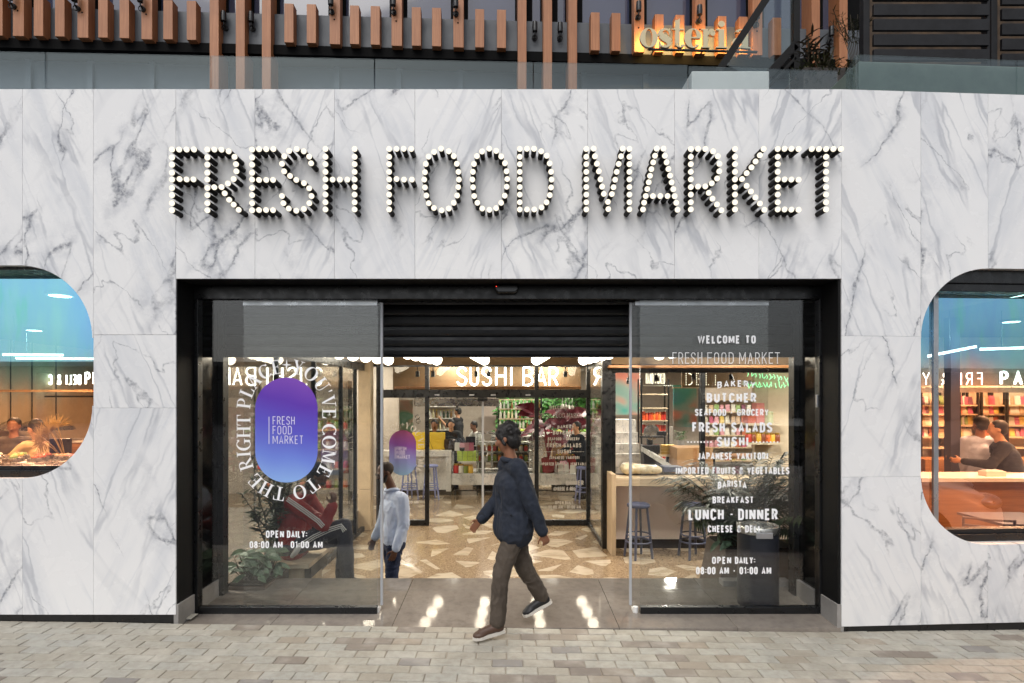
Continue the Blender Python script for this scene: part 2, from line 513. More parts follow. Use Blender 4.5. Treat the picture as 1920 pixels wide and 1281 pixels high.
M['blackmatte'] = simple('matt black steel', '#0b0b0c', .6, spec=.25)
M['timber_dark'] = simple('charcoal board', '#151518', .6, spec=.3, var=.2, vscale=4, bump=.1)
M['fascia'] = simple('grey fascia panel', '#50555b', .55, var=.06, vscale=2)
M['upglass'] = simple('upper dark window', '#3a3f55', .05, spec=1.0)
M['greywall'] = simple('terrace wall', '#5b646d', .6, var=.05)
M['soffit'] = simple('black soffit', '#09090a', .8, spec=.1)
M['bulb'] = emit_mat('lit bulb', (1.0, .90, .72), .98)
M['tubeblack'] = simple('bronze black tube', '#100b08', .55, spec=.2, var=.1)
M['globe'] = emit_mat('lit opal globe', (1.0, .86, .66), 7.0)
M['neon'] = emit_mat('warm white neon', (1.0, .93, .80), 11.0)
M['smallbulb'] = emit_mat('small warm bulb', (1.0, .88, .62), 2.5)
M['neongreen'] = emit_mat('green neon', (.35, 1.0, .45), 1.6)
M['halo'] = emit_mat('halo strip', (1.0, .60, .17), 27.0)
M['spot'] = emit_mat('ceiling lamp lens', (1.0, .88, .68), 12.0)
M['letterface'] = simple('cream letter face', '#cbbd98', .6)
M['oak'] = wood_mat('pale oak', '#c4ae90', '#d8c6aa', grain=(2, 40, 40))
M['oakv'] = wood_mat('pale oak upright', '#bda587', '#d0bc9c')
M['orangewood'] = wood_mat('ledge wood', '#8f5f38', '#b07f52', grain=(2, 40, 40))
M['tan'] = simple('tan plaster', '#6b563b', .75, var=.08, vscale=2)
M['cream'] = simple('cream plaster', '#cfc0a6', .8, var=.05)
M['ceil'] = simple('dark ceiling', '#3a332c', .8)
M['beige'] = simple('beige board', '#b9ada0', .6, var=.06)
M['pinkpanel'] = simple('pale pink counter panel', '#e8dbd4', .42, var=.04, vscale=1.5)
M['kick'] = simple('dark kick board', '#2e2722', .6)
M['periwinkle'] = simple('periwinkle metal', '#8d95c4', .4)
M['slate'] = simple('slate blue metal', '#4d5268', .4)
M['steel'] = simple('stainless steel', '#b8b6b2', .25, metal=.9, var=.1)
M['bin'] = simple('charcoal bin body', '#20222c', .5, var=.1)
M['soil'] = simple('planter soil', '#2a2420', .95, bump=.6, bscale=60)
M['planterbox'] = simple('planter brown', '#5d4f45', .7, var=.1)
M['leaf_dark'] = foliage_mat('dark shrub leaf', '#16200f', '#2a3a18', '#3d4a1f')
M['leaf_var'] = foliage_mat('variegated leaf', '#48614a', '#7d9477', '#3c5540')
M['leaf_palm'] = foliage_mat('palm leaf', '#121c0d', '#233216', '#2f3d1b', rough=.6)
M['leaf_green'] = foliage_mat('bright leaf', '#2f6a2a', '#5d9440', '#1f4a22')
M['leaf_red'] = foliage_mat('crimson leaf', '#5a1522', '#8c2f3d', '#3c0f1c')
M['leaf_straw'] = foliage_mat('straw palm leaf', '#8f7448', '#b0945e', '#7c6038')
M['stem_red'] = simple('crimson stem', '#7c1420', .5)
M['stem'] = simple('woody stem', '#3a3222', .8)
M['yellow'] = simple('yellow plastic', '#e5c13c', .5)
M['carton'] = simple('brown carton', '#a9825a', .75, var=.08)
M['boxgreen'] = simple('lime packaging', '#b6cf4e', .5)
M['paperwhite'] = simple('white card', '#e9e5de', .7)
M['bluecloth'] = simple('pale blue shirt cotton', '#b4bfd4', .85, var=.06, vscale=18, bump=.25, bscale=160)
M['denim'] = simple('dark denim', '#1c2742', .85, var=.2, vscale=40, bump=.25, bscale=200)
M['redcloth'] = simple('dark red track jacket', '#8c1f1c', .62, var=.12, vscale=8, bump=.15, bscale=90)
M['navycloth'] = simple('navy track trousers', '#171b2b', .7, var=.15, vscale=10, bump=.15, bscale=90)
M['whitecloth'] = simple('white cotton', '#d9d6cf', .85, bump=.2, bscale=120)
M['blackcloth'] = simple('black cotton', '#121214', .85, bump=.2, bscale=120)
M['greycloth'] = simple('blue grey cloth', '#1f2531', .9, var=.15, vscale=14, bump=.3, bscale=150)
M['browncloth'] = simple('grey brown trousers', '#4a4138', .85, var=.15, vscale=14, bump=.25, bscale=150)
M['beigecloth'] = simple('beige apron shirt', '#b59a6d', .85, var=.1, bump=.2)
M['skin_dark'] = simple('dark brown skin', '#5b3a28', .5, var=.08, vscale=12)
M['skin_mid'] = simple('brown skin', '#8a5c42', .5, var=.06, vscale=12)
M['skin_light'] = simple('light skin', '#c4916f', .5, var=.05, vscale=12)
M['hair'] = simple('black hair', '#14100e', .6, bump=.4, bscale=120)
M['hairblond'] = simple('fair hair', '#8d6a40', .6, bump=.4, bscale=120)
M['shoebrown'] = simple('brown leather shoe', '#4e372a', .5, var=.12)
M['shoeblack'] = simple('dark shoe', '#17171a', .5)
M['sole'] = simple('pale rubber sole', '#c9c4bb', .6)
M['eye'] = simple('eye', '#efeae4', .2)
M['jar'] = random_mat('jar label', ['#c2402d', '#d86a2e', '#e0b23f', '#b9342f', '#7d8a3a', '#d8d2c6', '#8c4a2a'])
M['pack'] = random_mat('packet colours', ['#b8607a', '#cf9aa4', '#d5d3cb', '#cfb45e', '#8aa368', '#b8684a', '#bda284', '#dcd8ce', '#8a5a70', '#c8c4b6'])
M['bottle'] = random_mat('bottle glass', ['#c9c9b8', '#b7c2b0', '#d9d0a6', '#8a6a3a', '#3a4a2a', '#dedad0'], .2)
M['lidyellow'] = simple('yellow lid', '#d9c531', .4)
M['lidgold'] = simple('gold lid', '#b08d45', .35, metal=.6)
M['asphalt'] = simple('asphalt', '#4b4b4d', .9, var=.15, vscale=2, bump=.3)
M['carpaint'] = simple('white car paint', '#d8d8d8', .3, coat=.6)
M['rubber'] = simple('black rubber', '#101010', .8)
M['carglass'] = simple('car glass', '#0b0e12', .05, spec=.8)
M['street'] = simple('render of the far houses', '#6a655f', .8, var=.1, vscale=.4)
M['wrap'] = glass_mat('cling film', (.85, .83, .78), ior=1.5, boost=1.5, rough=.15)
# ------------------------------------------------------------------ lettering
def arc(cx, cy, rx, ry, a0, a1, n=8):
    return [(cx + rx * math.cos(R(a0 + (a1 - a0) * k / n)), cy + ry * math.sin(R(a0 + (a1 - a0) * k / n))) for k in range(n + 1)]
def oval(w, n=6):
    r = w / 2; ry = .24
    p = arc(r, 1 - ry, r, ry, 0, 180, 2 * n) + arc(r, ry, r, ry, 180, 360, 2 * n)
    return p + [p[0]]
_W = .40
GLY = {   # condensed grotesque capitals as centre lines: width, strokes
    'A': (.46, [[(0, 0), (.23, 1), (.46, 0)], [(.08, .28), (.38, .28)]]),
    'B': (_W, [[(.2, .53), (0, .53), (0, 1), (.2, 1)] + arc(.2, .77, .19, .23, 90, -90)[1:], [(0, .53), (0, 0), (.2, 0)] + arc(.2, .265, .2, .265, -90, 90)[1:]]),
    'C': (_W, [arc(.2, .76, .2, .24, 0, 180, 12) + arc(.2, .24, .2, .24, 180, 360, 12)]),
    'D': (_W, [[(0, 0), (0, 1), (.18, 1)] + arc(.18, .76, .22, .24, 90, 0)[1:] + arc(.18, .24, .22, .24, 0, -90) + [(0, 0)]]),
    'E': (.34, [[(.34, 1), (0, 1), (0, 0), (.34, 0)], [(0, .52), (.30, .52)]]),
    'F': (.34, [[(.34, 1), (0, 1), (0, 0)], [(0, .52), (.30, .52)]]),
    'G': (_W, [arc(.2, .76, .2, .24, 0, 180, 12) + arc(.2, .24, .2, .24, 180, 360, 12) + [(.4, .48), (.22, .48)]]),
    'H': (_W, [[(0, 0), (0, 1)], [(.4, 0), (.4, 1)], [(0, .52), (.4, .52)]]),
    'I': (.0, [[(0, 0), (0, 1)]]),
    'J': (.26, [[(.26, 1), (.26, .22)] + arc(.1, .2, .16, .2, 0, -140)]),
    'K': (.42, [[(0, 0), (0, 1)], [(.40, 1), (.02, .42)], [(.15, .6), (.42, 0)]]),
    'L': (.32, [[(0, 1), (0, 0), (.32, 0)]]),
    'M': (.60, [[(0, 0), (0, 1)], [(.60, 0), (.60, 1)], [(.03, 1), (.30, .22), (.57, 1)]]),
    'N': (.44, [[(0, 0), (0, 1)], [(.44, 0), (.44, 1)], [(.02, .96), (.42, .04)]]),
    'O': (_W, [oval(.4)]),
    'P': (_W, [[(0, 0), (0, 1), (.2, 1)] + arc(.2, .73, .2, .27, 90, -90)[1:] + [(0, .46)]]),
    'R': (_W, [[(0, 0), (0, 1), (.2, 1)] + arc(.2, .74, .2, .26, 90, -90)[1:] + [(0, .48)], [(.2, .48), (.41, 0)]]),
    'S': (_W, [arc(.2, .76, .2, .24, 10, 180, 9) + [(.0, .70), (.07, .60), (.33, .42), (.4, .32)] + arc(.2, .24, .2, .24, 0, -170, 9)]),
    'T': (.42, [[(0, 1), (.42, 1)], [(.21, 1), (.21, 0)]]),
    'U': (_W, [[(0, 1), (0, .24)] + arc(.2, .24, .2, .24, 180, 360, 12)[1:] + [(.4, 1)]]),
    'V': (.44, [[(0, 1), (.22, 0), (.44, 1)]]),
    'W': (.80, [[(0, 1), (.20, 0), (.40, 1), (.60, 0), (.80, 1)]]),
    'X': (.42, [[(0, 0), (.42, 1)], [(0, 1), (.42, 0)]]),
    'Y': (.44, [[(0, 1), (.22, .45), (.44, 1)], [(.22, .45), (.22, 0)]]),
    '&': (.50, [[(.50, 0), (.10, .66)] + arc(.22, .80, .15, .20, 200, -30, 10) + [(.06, .40)] + arc(.18, .22, .18, .22, 145, 305, 9) + [(.46, .44)]]),
    '0': (_W, [oval(.4)]),
    '1': (.18, [[(0, .80), (.16, 1), (.16, 0)]]),
    '8': (_W, [arc(.2, .76, .17, .24, -90, 270, 16), arc(.2, .26, .2, .26, 90, 450, 16)]),
    '-': (.22, [[(0, .46), (.22, .46)]]),
    ':': (.0, [[(0, .18), (0, .30)], [(0, .62), (0, .74)]]),
    '.': (.0, [[(0, .44), (0, .58)]]),
    ' ': (.14, []),
}
def layout(text, h, t, width=None, track=.13):
    """centre-line strokes of a line of capitals, cap height h, stroke t, fitted to width"""
    out = []; x = 0.0; k = h - t
    for ch in text:
        w, st = GLY[ch]
        for s in st: out.append([(x + px * k, t / 2 + py * k) for px, py in s])
        x += w * k + t + track * h
    x -= track * h
    tot = x
    f = 1.0 if width is None else (width - t) / max(tot - t, 1e-6)
    return [[(px * f + t / 2, py) for px, py in s] for s in out], (tot if width is None else width)

def ribbon(mb, pts, t, put, mi=0, depth=0.0):
    """flat stroke of width t along 2-D points; put(u, v, d) gives the point in space"""
    n = len(pts); closed = n > 3 and (Vector(pts[0]) - Vector(pts[-1])).length < 1e-6
    q = [Vector(p) for p in (pts[:-1] if closed else pts)]; n = len(q); Lf, Rt = [], []
    for i in range(n):
        a = q[i] - q[i - 1] if (closed or i) else q[1] - q[0]
        b = q[(i + 1) % n] - q[i] if (closed or i < n - 1) else a
        if a.length < 1e-9: a = b
        if b.length < 1e-9: b = a
        a, b = a.normalized(), b.normalized()
        na, nb = Vector((-a.y, a.x)), Vector((-b.y, b.x))
        m = na + nb
        m = m.normalized() if m.length > 1e-6 else na
        k = min(1 / max(m.dot(na), .2), 1.5)
        Lf.append(q[i] + m * t / 2 * k); Rt.append(q[i] - m * t / 2 * k)
    rng = range(n if closed else n - 1)
    if depth == 0:
        vs = [put(p.x, p.y, 0) for p in Lf] + [put(p.x, p.y, 0) for p in Rt]
        mb.add(vs, [(i, n + i, n + (i + 1) % n, (i + 1) % n) for i in rng], mi)
    else:
        vs = [put(p.x, p.y, d) for d in (0, depth) for L in (Lf, Rt) for p in L]
        fs, N2 = [], 2 * n
        for i in rng:
            j = (i + 1) % n
            fs += [(i, n + i, n + j, j), (N2 + j, N2 + n + j, N2 + n + i, N2 + i), (j, N2 + j, N2 + i, i), (n + i, N2 + n + i, N2 + n + j, n + j)]
        if not closed:
            fs += [(0, N2, N2 + n, n), (n - 1, 2 * n - 1, N2 + 2 * n - 1, N2 + n - 1)]
        mb.add(vs, fs, mi)

def text_mb(lines, mb, x0, z0, y, arch=0.0):
    pass
def put_line(mb, text, xc, zb, y, h, width, weight=.17, arch=0.0, mi=0):
    """a vinyl text line on a pane facing the street (plane y), centred on xc, baseline zb"""
    st, w = layout(text, h, h * weight, width)
    for k, s in enumerate(st):
        yy = y - .00025 * (k % 4)
        def put(u, v, d):
            a = arch * (1 - ((u - w / 2) / (w / 2)) ** 2) if arch else 0
            return (xc - w / 2 + u, yy, zb + v + a)
        ribbon(mb, s, h * weight, put, mi)
def dot_line(mb, text, xl, zb, y, h, width, step, r, mi=0):
    st, w = layout(text, h, h * .06, width, track=.22)
    seen = []
    for s in st:
        q = [Vector(p) for p in s]; L = sum((q[i + 1] - q[i]).length for i in range(len(q) - 1))
        n = max(1, round(L / step)); acc = 0.0; i = 0
        for k in range(n + 1):
            d = L * k / n
            while i < len(q) - 2 and acc + (q[i + 1] - q[i]).length < d - 1e-9:
                acc += (q[i + 1] - q[i]).length; i += 1
            seg = q[i + 1] - q[i]
            p = q[i] + seg * ((d - acc) / max(seg.length, 1e-9))
            if any((p - o).length < step * .5 for o in seen): continue
            seen.append(p)
            vs = [(xl + p.x + r * math.cos(math.pi * a / 3), y, zb + p.y + r * math.sin(math.pi * a / 3)) for a in range(6)]
            mb.add(vs, [(0, 1, 2, 3, 4, 5)], mi)
def tube_text(mb, text, p0, h, width, r, mi=0, flip=False, y=0.0, n=6, track=.28):
    st, w = layout(text, h, r * 2, width, track)
    for s in st:
        mb.tube([(p0[0] + (w - u if flip else u), p0[1], p0[2] + v) for u, v in s], r, n, mi, closed=False)
    return w

# serif capitals as filled pieces (height 1): width, polygons
def _el(cx, cy, rx, ry, a):
    return (cx + rx * math.cos(R(a)), cy + ry * math.sin(R(a)))
def _crescent(cx, cy, rx, ry, ix, iy, a0, a1, n=18, icx=None):
    """pieces between an outer and an inner ellipse"""
    icx = cx if icx is None else icx
    out = []
    for k in range(n):
        a, b = a0 + (a1 - a0) * k / n, a0 + (a1 - a0) * (k + 1) / n
        out.append([_el(cx, cy, rx, ry, a), _el(cx, cy, rx, ry, b), _el(icx, cy, ix, iy, b), _el(icx, cy, ix, iy, a)])
    return out
def _r(x0, x1, y0, y1): return [(x0, y0), (x1, y0), (x1, y1), (x0, y1)]
_S, _T = .17, .045
SER = {
    'T': (.78, [_r(.305, .475, 0, 1), _r(0, .78, 1 - _T, 1), _r(.2, .58, 0, _T), [(0, 1), (0, .70), (.03, .70), (.10, 1)], [(.78, 1), (.78, .70), (.75, .70), (.68, 1)]]),
    'H': (.88, [_r(.10, .27, 0, 1), _r(.61, .78, 0, 1), _r(.27, .61, .48, .48 + _T)] + [_r(a, a + .37, y, y + _T) for a in (0, .51) for y in (0, 1 - _T)]),
    'E': (.70, [_r(.10, .27, 0, 1), _r(0, .64, 1 - _T, 1), _r(0, .68, 0, _T), _r(.27, .46, .49, .49 + _T), _r(.44, .47, .38, .64), [(.64, 1), (.64, .74), (.61, .74), (.52, 1)], [(.68, 0), (.70, .30), (.67, .30), (.54, 0)]]),
    'R': (.82, [_r(.10, .27, 0, 1), _r(0, .40, 1 - _T, 1), _r(0, .37, 0, _T), _r(.27, .42, .47, .47 + _T)] + _crescent(.38, .735, .29, .265, .15, .225, -90, 90) + [[(.30, .49), (.46, .49), (.84, 0), (.64, 0)]]),
    'I': (.38, [_r(.105, .275, 0, 1), _r(0, .38, 0, _T), _r(0, .38, 1 - _T, 1)]),
    'G': (.88, _crescent(.46, .5, .46, .52, .28, .47, 40, 320, 26, .47) + [_r(.62, .79, .02, .42), _r(.52, .90, .42, .42 + _T), [(.80, .84), (.78, 1), (.74, 1), (.70, .84)]]),
    'P': (.72, [_r(.10, .27, 0, 1), _r(0, .40, 1 - _T, 1), _r(0, .37, 0, _T), _r(.27, .42, .44, .44 + _T)] + _crescent(.38, .72, .32, .28, .16, .235, -90, 90)),
    'L': (.66, [_r(.10, .27, 0, 1), _r(0, .37, 1 - _T, 1), _r(0, .64, 0, _T), [(.64, 0), (.66, .32), (.63, .32), (.50, 0)]]),
    'A': (.84, [[(.40, 1), (.46, 1), (.14, 0), (.08, 0)], [(.36, 1), (.50, 1), (.80, 0), (.60, 0)], _r(.22, .60, .30, .30 + _T), _r(0, .26, 0, _T), _r(.50, .86, 0, _T)]),
    'C': (.82, _crescent(.46, .5, .46, .52, .28, .47, 42, 318, 26, .48) + [[(.80, .82), (.79, 1), (.75, 1), (.68, .84)], [(.80, .18), (.79, 0), (.76, 0), (.70, .16)]]),
    'Y': (.82, [[(.06, 1), (.25, 1), (.50, .46), (.33, .46)], [(.66, 1), (.71, 1), (.49, .46), (.45, .46)], _r(.33, .50, 0, .47), _r(.23, .60, 0, _T), _r(0, .34, 1 - _T, 1), _r(.54, .84, 1 - _T, 1)]),
    'O': (.94, _crescent(.47, .5, .47, .52, .28, .475, 0, 360, 36)),
    'U': (.84, [_r(.10, .27, .32, 1), _r(.68, .73, .32, 1), _r(0, .37, 1 - _T, 1), _r(.56, .86, 1 - _T, 1)] + _crescent(.415, .33, .315, .35, .20, .29, 180, 360, 16, .475)),
    'V': (.84, [[(.06, 1), (.25, 1), (.52, 0), (.42, 0)], [(.67, 1), (.72, 1), (.48, 0), (.43, 0)], _r(0, .34, 1 - _T, 1), _r(.55, .86, 1 - _T, 1)]),
    'M': (1.02, [_r(.11, .16, 0, 1), [(.08, 1), (.28, 1), (.58, .05), (.46, .05)], [(.48, .05), (.53, .05), (.80, 1), (.74, 1)], _r(.72, .89, 0, 1), _r(0, .28, 0, _T), _r(.62, 1.0, 0, _T), _r(0, .28, 1 - _T, 1), _r(.74, 1.0, 1 - _T, 1)]),
    "'": (.20, [[(.05, .98), (.16, .98), (.13, .70), (.09, .70)]]),
    '*': (.50, [[(.25, 1), (.31, .66), (.25, .58), (.19, .66)], [(.25, .16), (.31, .50), (.25, .58), (.19, .50)], [(-.12, .58), (.19, .64), (.27, .58), (.19, .52)], [(.62, .58), (.31, .64), (.23, .58), (.31, .52)]]),
    ' ': (.34, []),
}
def stadium(hw, hs, s):
    """point and tangent on a stadium of half width hw and half straight hs, s measured clockwise from the top"""
    q = math.pi * hw / 2; L = 4 * q + 4 * hs; s %= L
    if s < q: a = s / hw; return (hw * math.sin(a), hs + hw * math.cos(a)), (math.cos(a), -math.sin(a))
    s -= q
    if s < 2 * hs: return (hw, hs - s), (0, -1)
    s -= 2 * hs
    if s < 2 * q: a = s / hw; return (hw * math.cos(a), -hs - hw * math.sin(a)), (-math.sin(a), -math.cos(a))
    s -= 2 * q
    if s < 2 * hs: return (-hw, -hs + s), (0, 1)
    s -= 2 * hs
    a = s / hw
    return (-hw * math.cos(a), hs + hw * math.sin(a)), (math.sin(a), math.cos(a))
def ring_text(mb, text, xc, zc, y, hw, hs, h, start, mi=0):
    L = 2 * math.pi * hw + 4 * hs
    tot = sum(SER[c][0] for c in text) * h
    gap = (L - tot) / len(text)
    s = start; k = 0; out = [MB()]
    for ch in text:
        if ch == ' ' or (len(out) == 1 and ch == 'Y'): out.append(MB())
        mb = out[-1]
        w, polys = SER[ch]; w *= h
        (px, pz), (tx, tz) = stadium(hw, hs, s + w / 2)
        nx, nz = -tz, tx                      # outward normal of a clockwise path
        for pl in polys:
            pts = []
            for gx, gy in pl:
                u, v = gx * h - w / 2, gy * h
                pts.append((xc + px + tx * u + nx * v, y - .0002 * (k % 5), zc + pz + tz * u + nz * v))
            n = len(pts)
            ar = sum(pts[i][0] * pts[(i + 1) % n][2] - pts[(i + 1) % n][0] * pts[i][2] for i in range(n))
            if ar < 0: pts = pts[::-1]
            mb.add(pts, [tuple(range(n))], mi); k += 1
        s += w + gap
    return out
def capsule_poly(xc, zc, hw, hs, n=20):
    return [(xc + hw * math.cos(R(a)), zc + hs + hw * math.sin(R(a))) for a in [180 * k / n for k in range(n + 1)]] + \
           [(xc + hw * math.cos(R(a)), zc - hs + hw * math.sin(R(a))) for a in [180 + 180 * k / n for k in range(n + 1)]]
# ------------------------------------------------------------------ ground
FL = -.65                                        # hall floor level below the landing
def gz(x): return -.016 - .013 * x              # the street falls gently to the right
rng = random.Random(3)
# paving: every brick a small bevelled block in one sheet
def pavement():
    vs, fs, tone, edge = [], [], [], []
    L, D, g = .200, .100, .0022
    y = .200; row = 0
    while y > -1.45:
        off = (.5 if row % 2 else 0) * L + rng.uniform(-.012, .012)
        nx = int(13.2 / L)
        for i in range(nx):
            x0 = -6.6 + i * L + off
            x1, y1, y0 = x0 + L - g, y, y - D + g
            if y1 > .001 and -2.5 < (x0 + x1) / 2 < 2.55: continue
            j = [rng.uniform(-.0016, .0016) for _ in range(4)]; b = .006
            hz = rng.uniform(-.0012, .0012)
            e = [rng.uniform(-.0018, .0018) for _ in range(4)]
            X0, X1, Y0, Y1 = x0 + e[0], x1 + e[1], y0 + e[2], y1 + e[3]
            n = len(vs)
            for (x, yy, k) in ((X0, Y0, 0), (X1, Y0, 1), (X1, Y1, 2), (X0, Y1, 3)): vs.append((x, yy, gz(x) - .010))
            for (x, yy, k) in ((X0 + b * .4, Y0 + b * .4, 0), (X1 - b * .4, Y0 + b * .4, 1), (X1 - b * .4, Y1 - b * .4, 2), (X0 + b * .4, Y1 - b * .4, 3)): vs.append((x, yy, gz(x) - .0025 + hz + j[k]))
            for (x, yy, k) in ((X0 + b * 1.6, Y0 + b * 1.6, 0), (X1 - b * 1.6, Y0 + b * 1.6, 1), (X1 - b * 1.6, Y1 - b * 1.6, 2), (X0 + b * 1.6, Y1 - b * 1.6, 3)): vs.append((x, yy, gz(x) + hz + j[k]))
            for lv in (0, 4):
                for k in range(4):
                    l = (k + 1) % 4
                    fs.append((n + lv + k, n + lv + l, n + lv + 4 + l, n + lv + 4 + k))
            fs.append((n + 8, n + 9, n + 10, n + 11))
            t = rng.random()
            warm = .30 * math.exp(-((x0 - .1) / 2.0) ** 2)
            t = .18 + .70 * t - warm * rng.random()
            if rng.random() < .035: t = .02
            elif rng.random() < .035: t = .97
            tone += [t] * 12; edge += [.6] * 8 + [.2] * 4
        y -= D; row += 1
    me = bpy.data.meshes.new('pavement'); me.from_pydata(vs, [], fs); me.materials.append(M['paver'])
    for nm, data in (('tone', tone), ('edge', edge)):
        a = me.attributes.new(nm, 'FLOAT', 'POINT'); a.data.foreach_set('value', data)
    o = bpy.data.objects.new('pavement', me); COL.objects.link(o)
    tag(o, 'pale stone brick pavement laid in rows in front of the entrance', kind='structure')
M['paver'] = paver_mat()
pavement()
b = MB(); b.add([(-7, -1.5, gz(-7) - .008), (7, -1.5, gz(7) - .008), (7, -.001, gz(7) - .008), (-7, -.001, gz(-7) - .008)], [(0, 1, 2, 3)])
tag(b.build('pavement_grout', simple('sand joint', '#9d9385', .95)), 'sandy joints under the brick pavement', kind='structure')
b = MB(); b.add([(-150, -160, -.25), (150, -160, -.25), (150, .2, -.25), (-150, .2, -.25)], [(0, 1, 2, 3)])
kb_ = MB(); kb_.hexa([(-7, -1.64, -.24), (7, -1.64, -.24), (7, -1.501, -.24), (-7, -1.501, -.24)], [(-7, -1.64, gz(-7)), (7, -1.64, gz(7)), (7, -1.501, gz(7)), (-7, -1.501, gz(-7))])
tag(kb_.build('kerb_edge', M['kerb'], bevel=.01), 'grey stone kerb between the brick pavement and the road', kind='structure')
tag(b.build('road', M['asphalt']), 'dark asphalt road beyond the pavement', kind='structure')

# landing of polished grey stone, then steps down to the terrazzo floor
def landing_mat():
    m, nt, n, l, b = mat('polished grey stone'); t = NT(nt)
    co = t.coord()
    c = t.mix(t.ramp(t.noise(co, 1.4, 6, .62, .4), .3, .7), lin('#756e67'), lin('#8d857c'))
    c = t.mix(t.ramp(t.noise(co, 14, 5, .7), .4, .75, 0, .5), c, lin('#615b56'))
    l.new(c, b.inputs['Base Color'])
    l.new(t.ramp(t.noise(co, 3.5, 5, .65), .3, .7, .03, .075), b.inputs['Roughness'])
    b.inputs['Specular IOR Level'].default_value = .42
    l.new(t.bump(t.noise(co, 30, 3), .05, .002), b.inputs['Normal'])
    return m
M['landing'] = landing_mat()
b = MB()
LZ = lambda y: -.018 + .048 * y                  # landing tilted up towards the hall, a slope shaped to catch globe reflections
xs = [-2.455, -1.78, -.86, .84, 1.72, 2.49]
for i in range(len(xs) - 1):
    for y0, y1 in ((.0, .72), (.723, 1.0)):
        x0, x1 = xs[i] + .0015, xs[i + 1] - .0015
        b.hexa([(x0, y0, -.22), (x1, y0, -.22), (x1, y1, -.22), (x0, y1, -.22)], [(x0, y0, LZ(y0)), (x1, y0, LZ(y0)), (x1, y1, LZ(y1)), (x0, y1, LZ(y1))])
b.box(-3.2, 3.4, .02, .998, -.9, -.225)
for k, (y0, y1, z) in enumerate(((1.0, 1.60, -.22), (1.60, 2.13, -.44))):
    b.box(-2.5, 4.4, y0 + .001, y1, -1.0, z)
tag(b.build('landing_floor', M['landing'], bevel=.002), 'polished grey stone landing inside the doorway', kind='structure')
b = MB(); b.box(-12, 12, 2.13, 17, FL - .2, FL)
tag(b.build('terrazzo_floor', terrazzo_mat()), 'brown terrazzo floor with large pale marble chips', kind='structure')

# ------------------------------------------------------------------ market building
bld = thing('market_building', 'food market front clad in grey veined white marble slabs', 'building', (0, 0, 0))
ZT, ZO = 3.995, 2.582                            # top of the marble, head of the opening
XL, XR = -2.463, 2.4946                          # the opening
SL = random.Random(11)
def slab(mb, poly, y0=.0, y1=.055, g=.0007):
    """one marble slab: outline shrunk by half a joint, its own cut of the stone in the UV map"""
    xs_ = [p[0] for p in poly]; zs = [p[1] for p in poly]
    cx, cz = (min(xs_) + max(xs_)) / 2, (min(zs) + max(zs)) / 2
    ox, oz = SL.uniform(0, 60), SL.uniform(0, 60); fx = SL.choice((1, 1, -1)); fz = 1
    sh = [(x + g * (1 if x < cx else -1) if x in (min(xs_), max(xs_)) else x, z + g * (1 if z < cz else -1) if z in (min(zs), max(zs)) else z) for x, z in poly]
    jx, jy = SL.uniform(-.0008, .0008), 0
    mb.prism(sh, y0 + jx, y1, 0, uv=lambda p: (ox + fx * p[0], oz + fz * p[1]))
def rect(x0, x1, z0, z1): return [(x0, z0), (x1, z0), (x1, z1), (x0, z1)]
def backing(mb, x0, x1, z0, z1): mb.box(x0, x1, .056, .25, z0, z1, 1)

# centre: the lintel band
b = MB()
jx = [XL] + [PX(p, 4.17) for p in (478, 627, 778, 940, 1102, 1265, 1423)] + [XR]
for i in range(8): slab(b, rect(jx[i], jx[i + 1], ZO, ZT))
backing(b, XL, XR, ZO + .02, ZT - .03)
b.box(-7.5, 7.5, .10, .40, ZT - .03, ZT - .004, 1)
lintel = b.build('marble_wall', [M['marble'], M['joint']], bld, bevel=.0008, seg=1)
# left wing, with the rounded cut of the window
WLx, WLt, WLb, WLr = -3.086, 2.681, 1.096, .54
b = MB()
xA, xB, xC = PX(175, 4.17), PX(42, 4.17), PX(-115, 4.17)
for z0, z1 in ((2.165, ZT), (1.62, 2.165), (.08, 1.62)): slab(b, rect(xA, XL, z0, z1))
def qarc(cx, cz, r, a0, a1, n=18): return [(cx + r * math.cos(R(a0 + (a1 - a0) * k / n)), cz + r * math.sin(R(a0 + (a1 - a0) * k / n))) for k in range(n + 1)]
cx = WLx - WLr
slab(b, [(xB, ZT), (xB, WLt)] + [p for p in qarc(cx, WLt - WLr, WLr, 90, 0) if p[0] > xB] + [(xA, WLt - WLr), (xA, ZT)])
slab(b, [(xB, .08), (xB, WLb)] + [p for p in qarc(cx, WLb + WLr, WLr, -90, 0) if p[0] > xB] + [(xA, WLb + WLr), (xA, .08)])
slab(b, rect(xC, xB, WLt, ZT)); slab(b, rect(xC, xB, .08, WLb))
for k in range(6):
    x1 = xC - k * .62; x0 = x1 - .62
    if k < 3: slab(b, rect(x0, x1, WLt, ZT)); slab(b, rect(x0, x1, .08, WLb))
    else: slab(b, rect(x0, x1, .08, ZT))
backing(b, xA + .02, XL, .08, ZT - .03); backing(b, xC - 3.7, xA + .02, WLt + .02, ZT - .03); backing(b, xC - 3.7, xA + .02, .08, WLb - .02)
b.box(xA + .001, xA + .02, .056, .25, WLb + .3, WLt - .3, 1)
b.build('marble_wall', [M['marble'], M['joint']], bld, bevel=.0008, seg=1)
b = MB()
for x0, x1 in ((xA, XL), (xB, xA), (xC, xB), (xC - 1.9, xC), (xC - 3.7, xC - 1.9)):
    b.hexa([(x0 + .0015, .006, gz(x0) - .12), (x1 - .0015, .006, gz(x1) - .12), (x1 - .0015, .1, gz(x1) - .12), (x0 + .0015, .1, gz(x0) - .12)],
           [(x0 + .0015, .006, .0785), (x1 - .0015, .006, .0785), (x1 - .0015, .1, .0785), (x0 + .0015, .1, .0785)])
b.build('plinth', M['plinth'], bld)
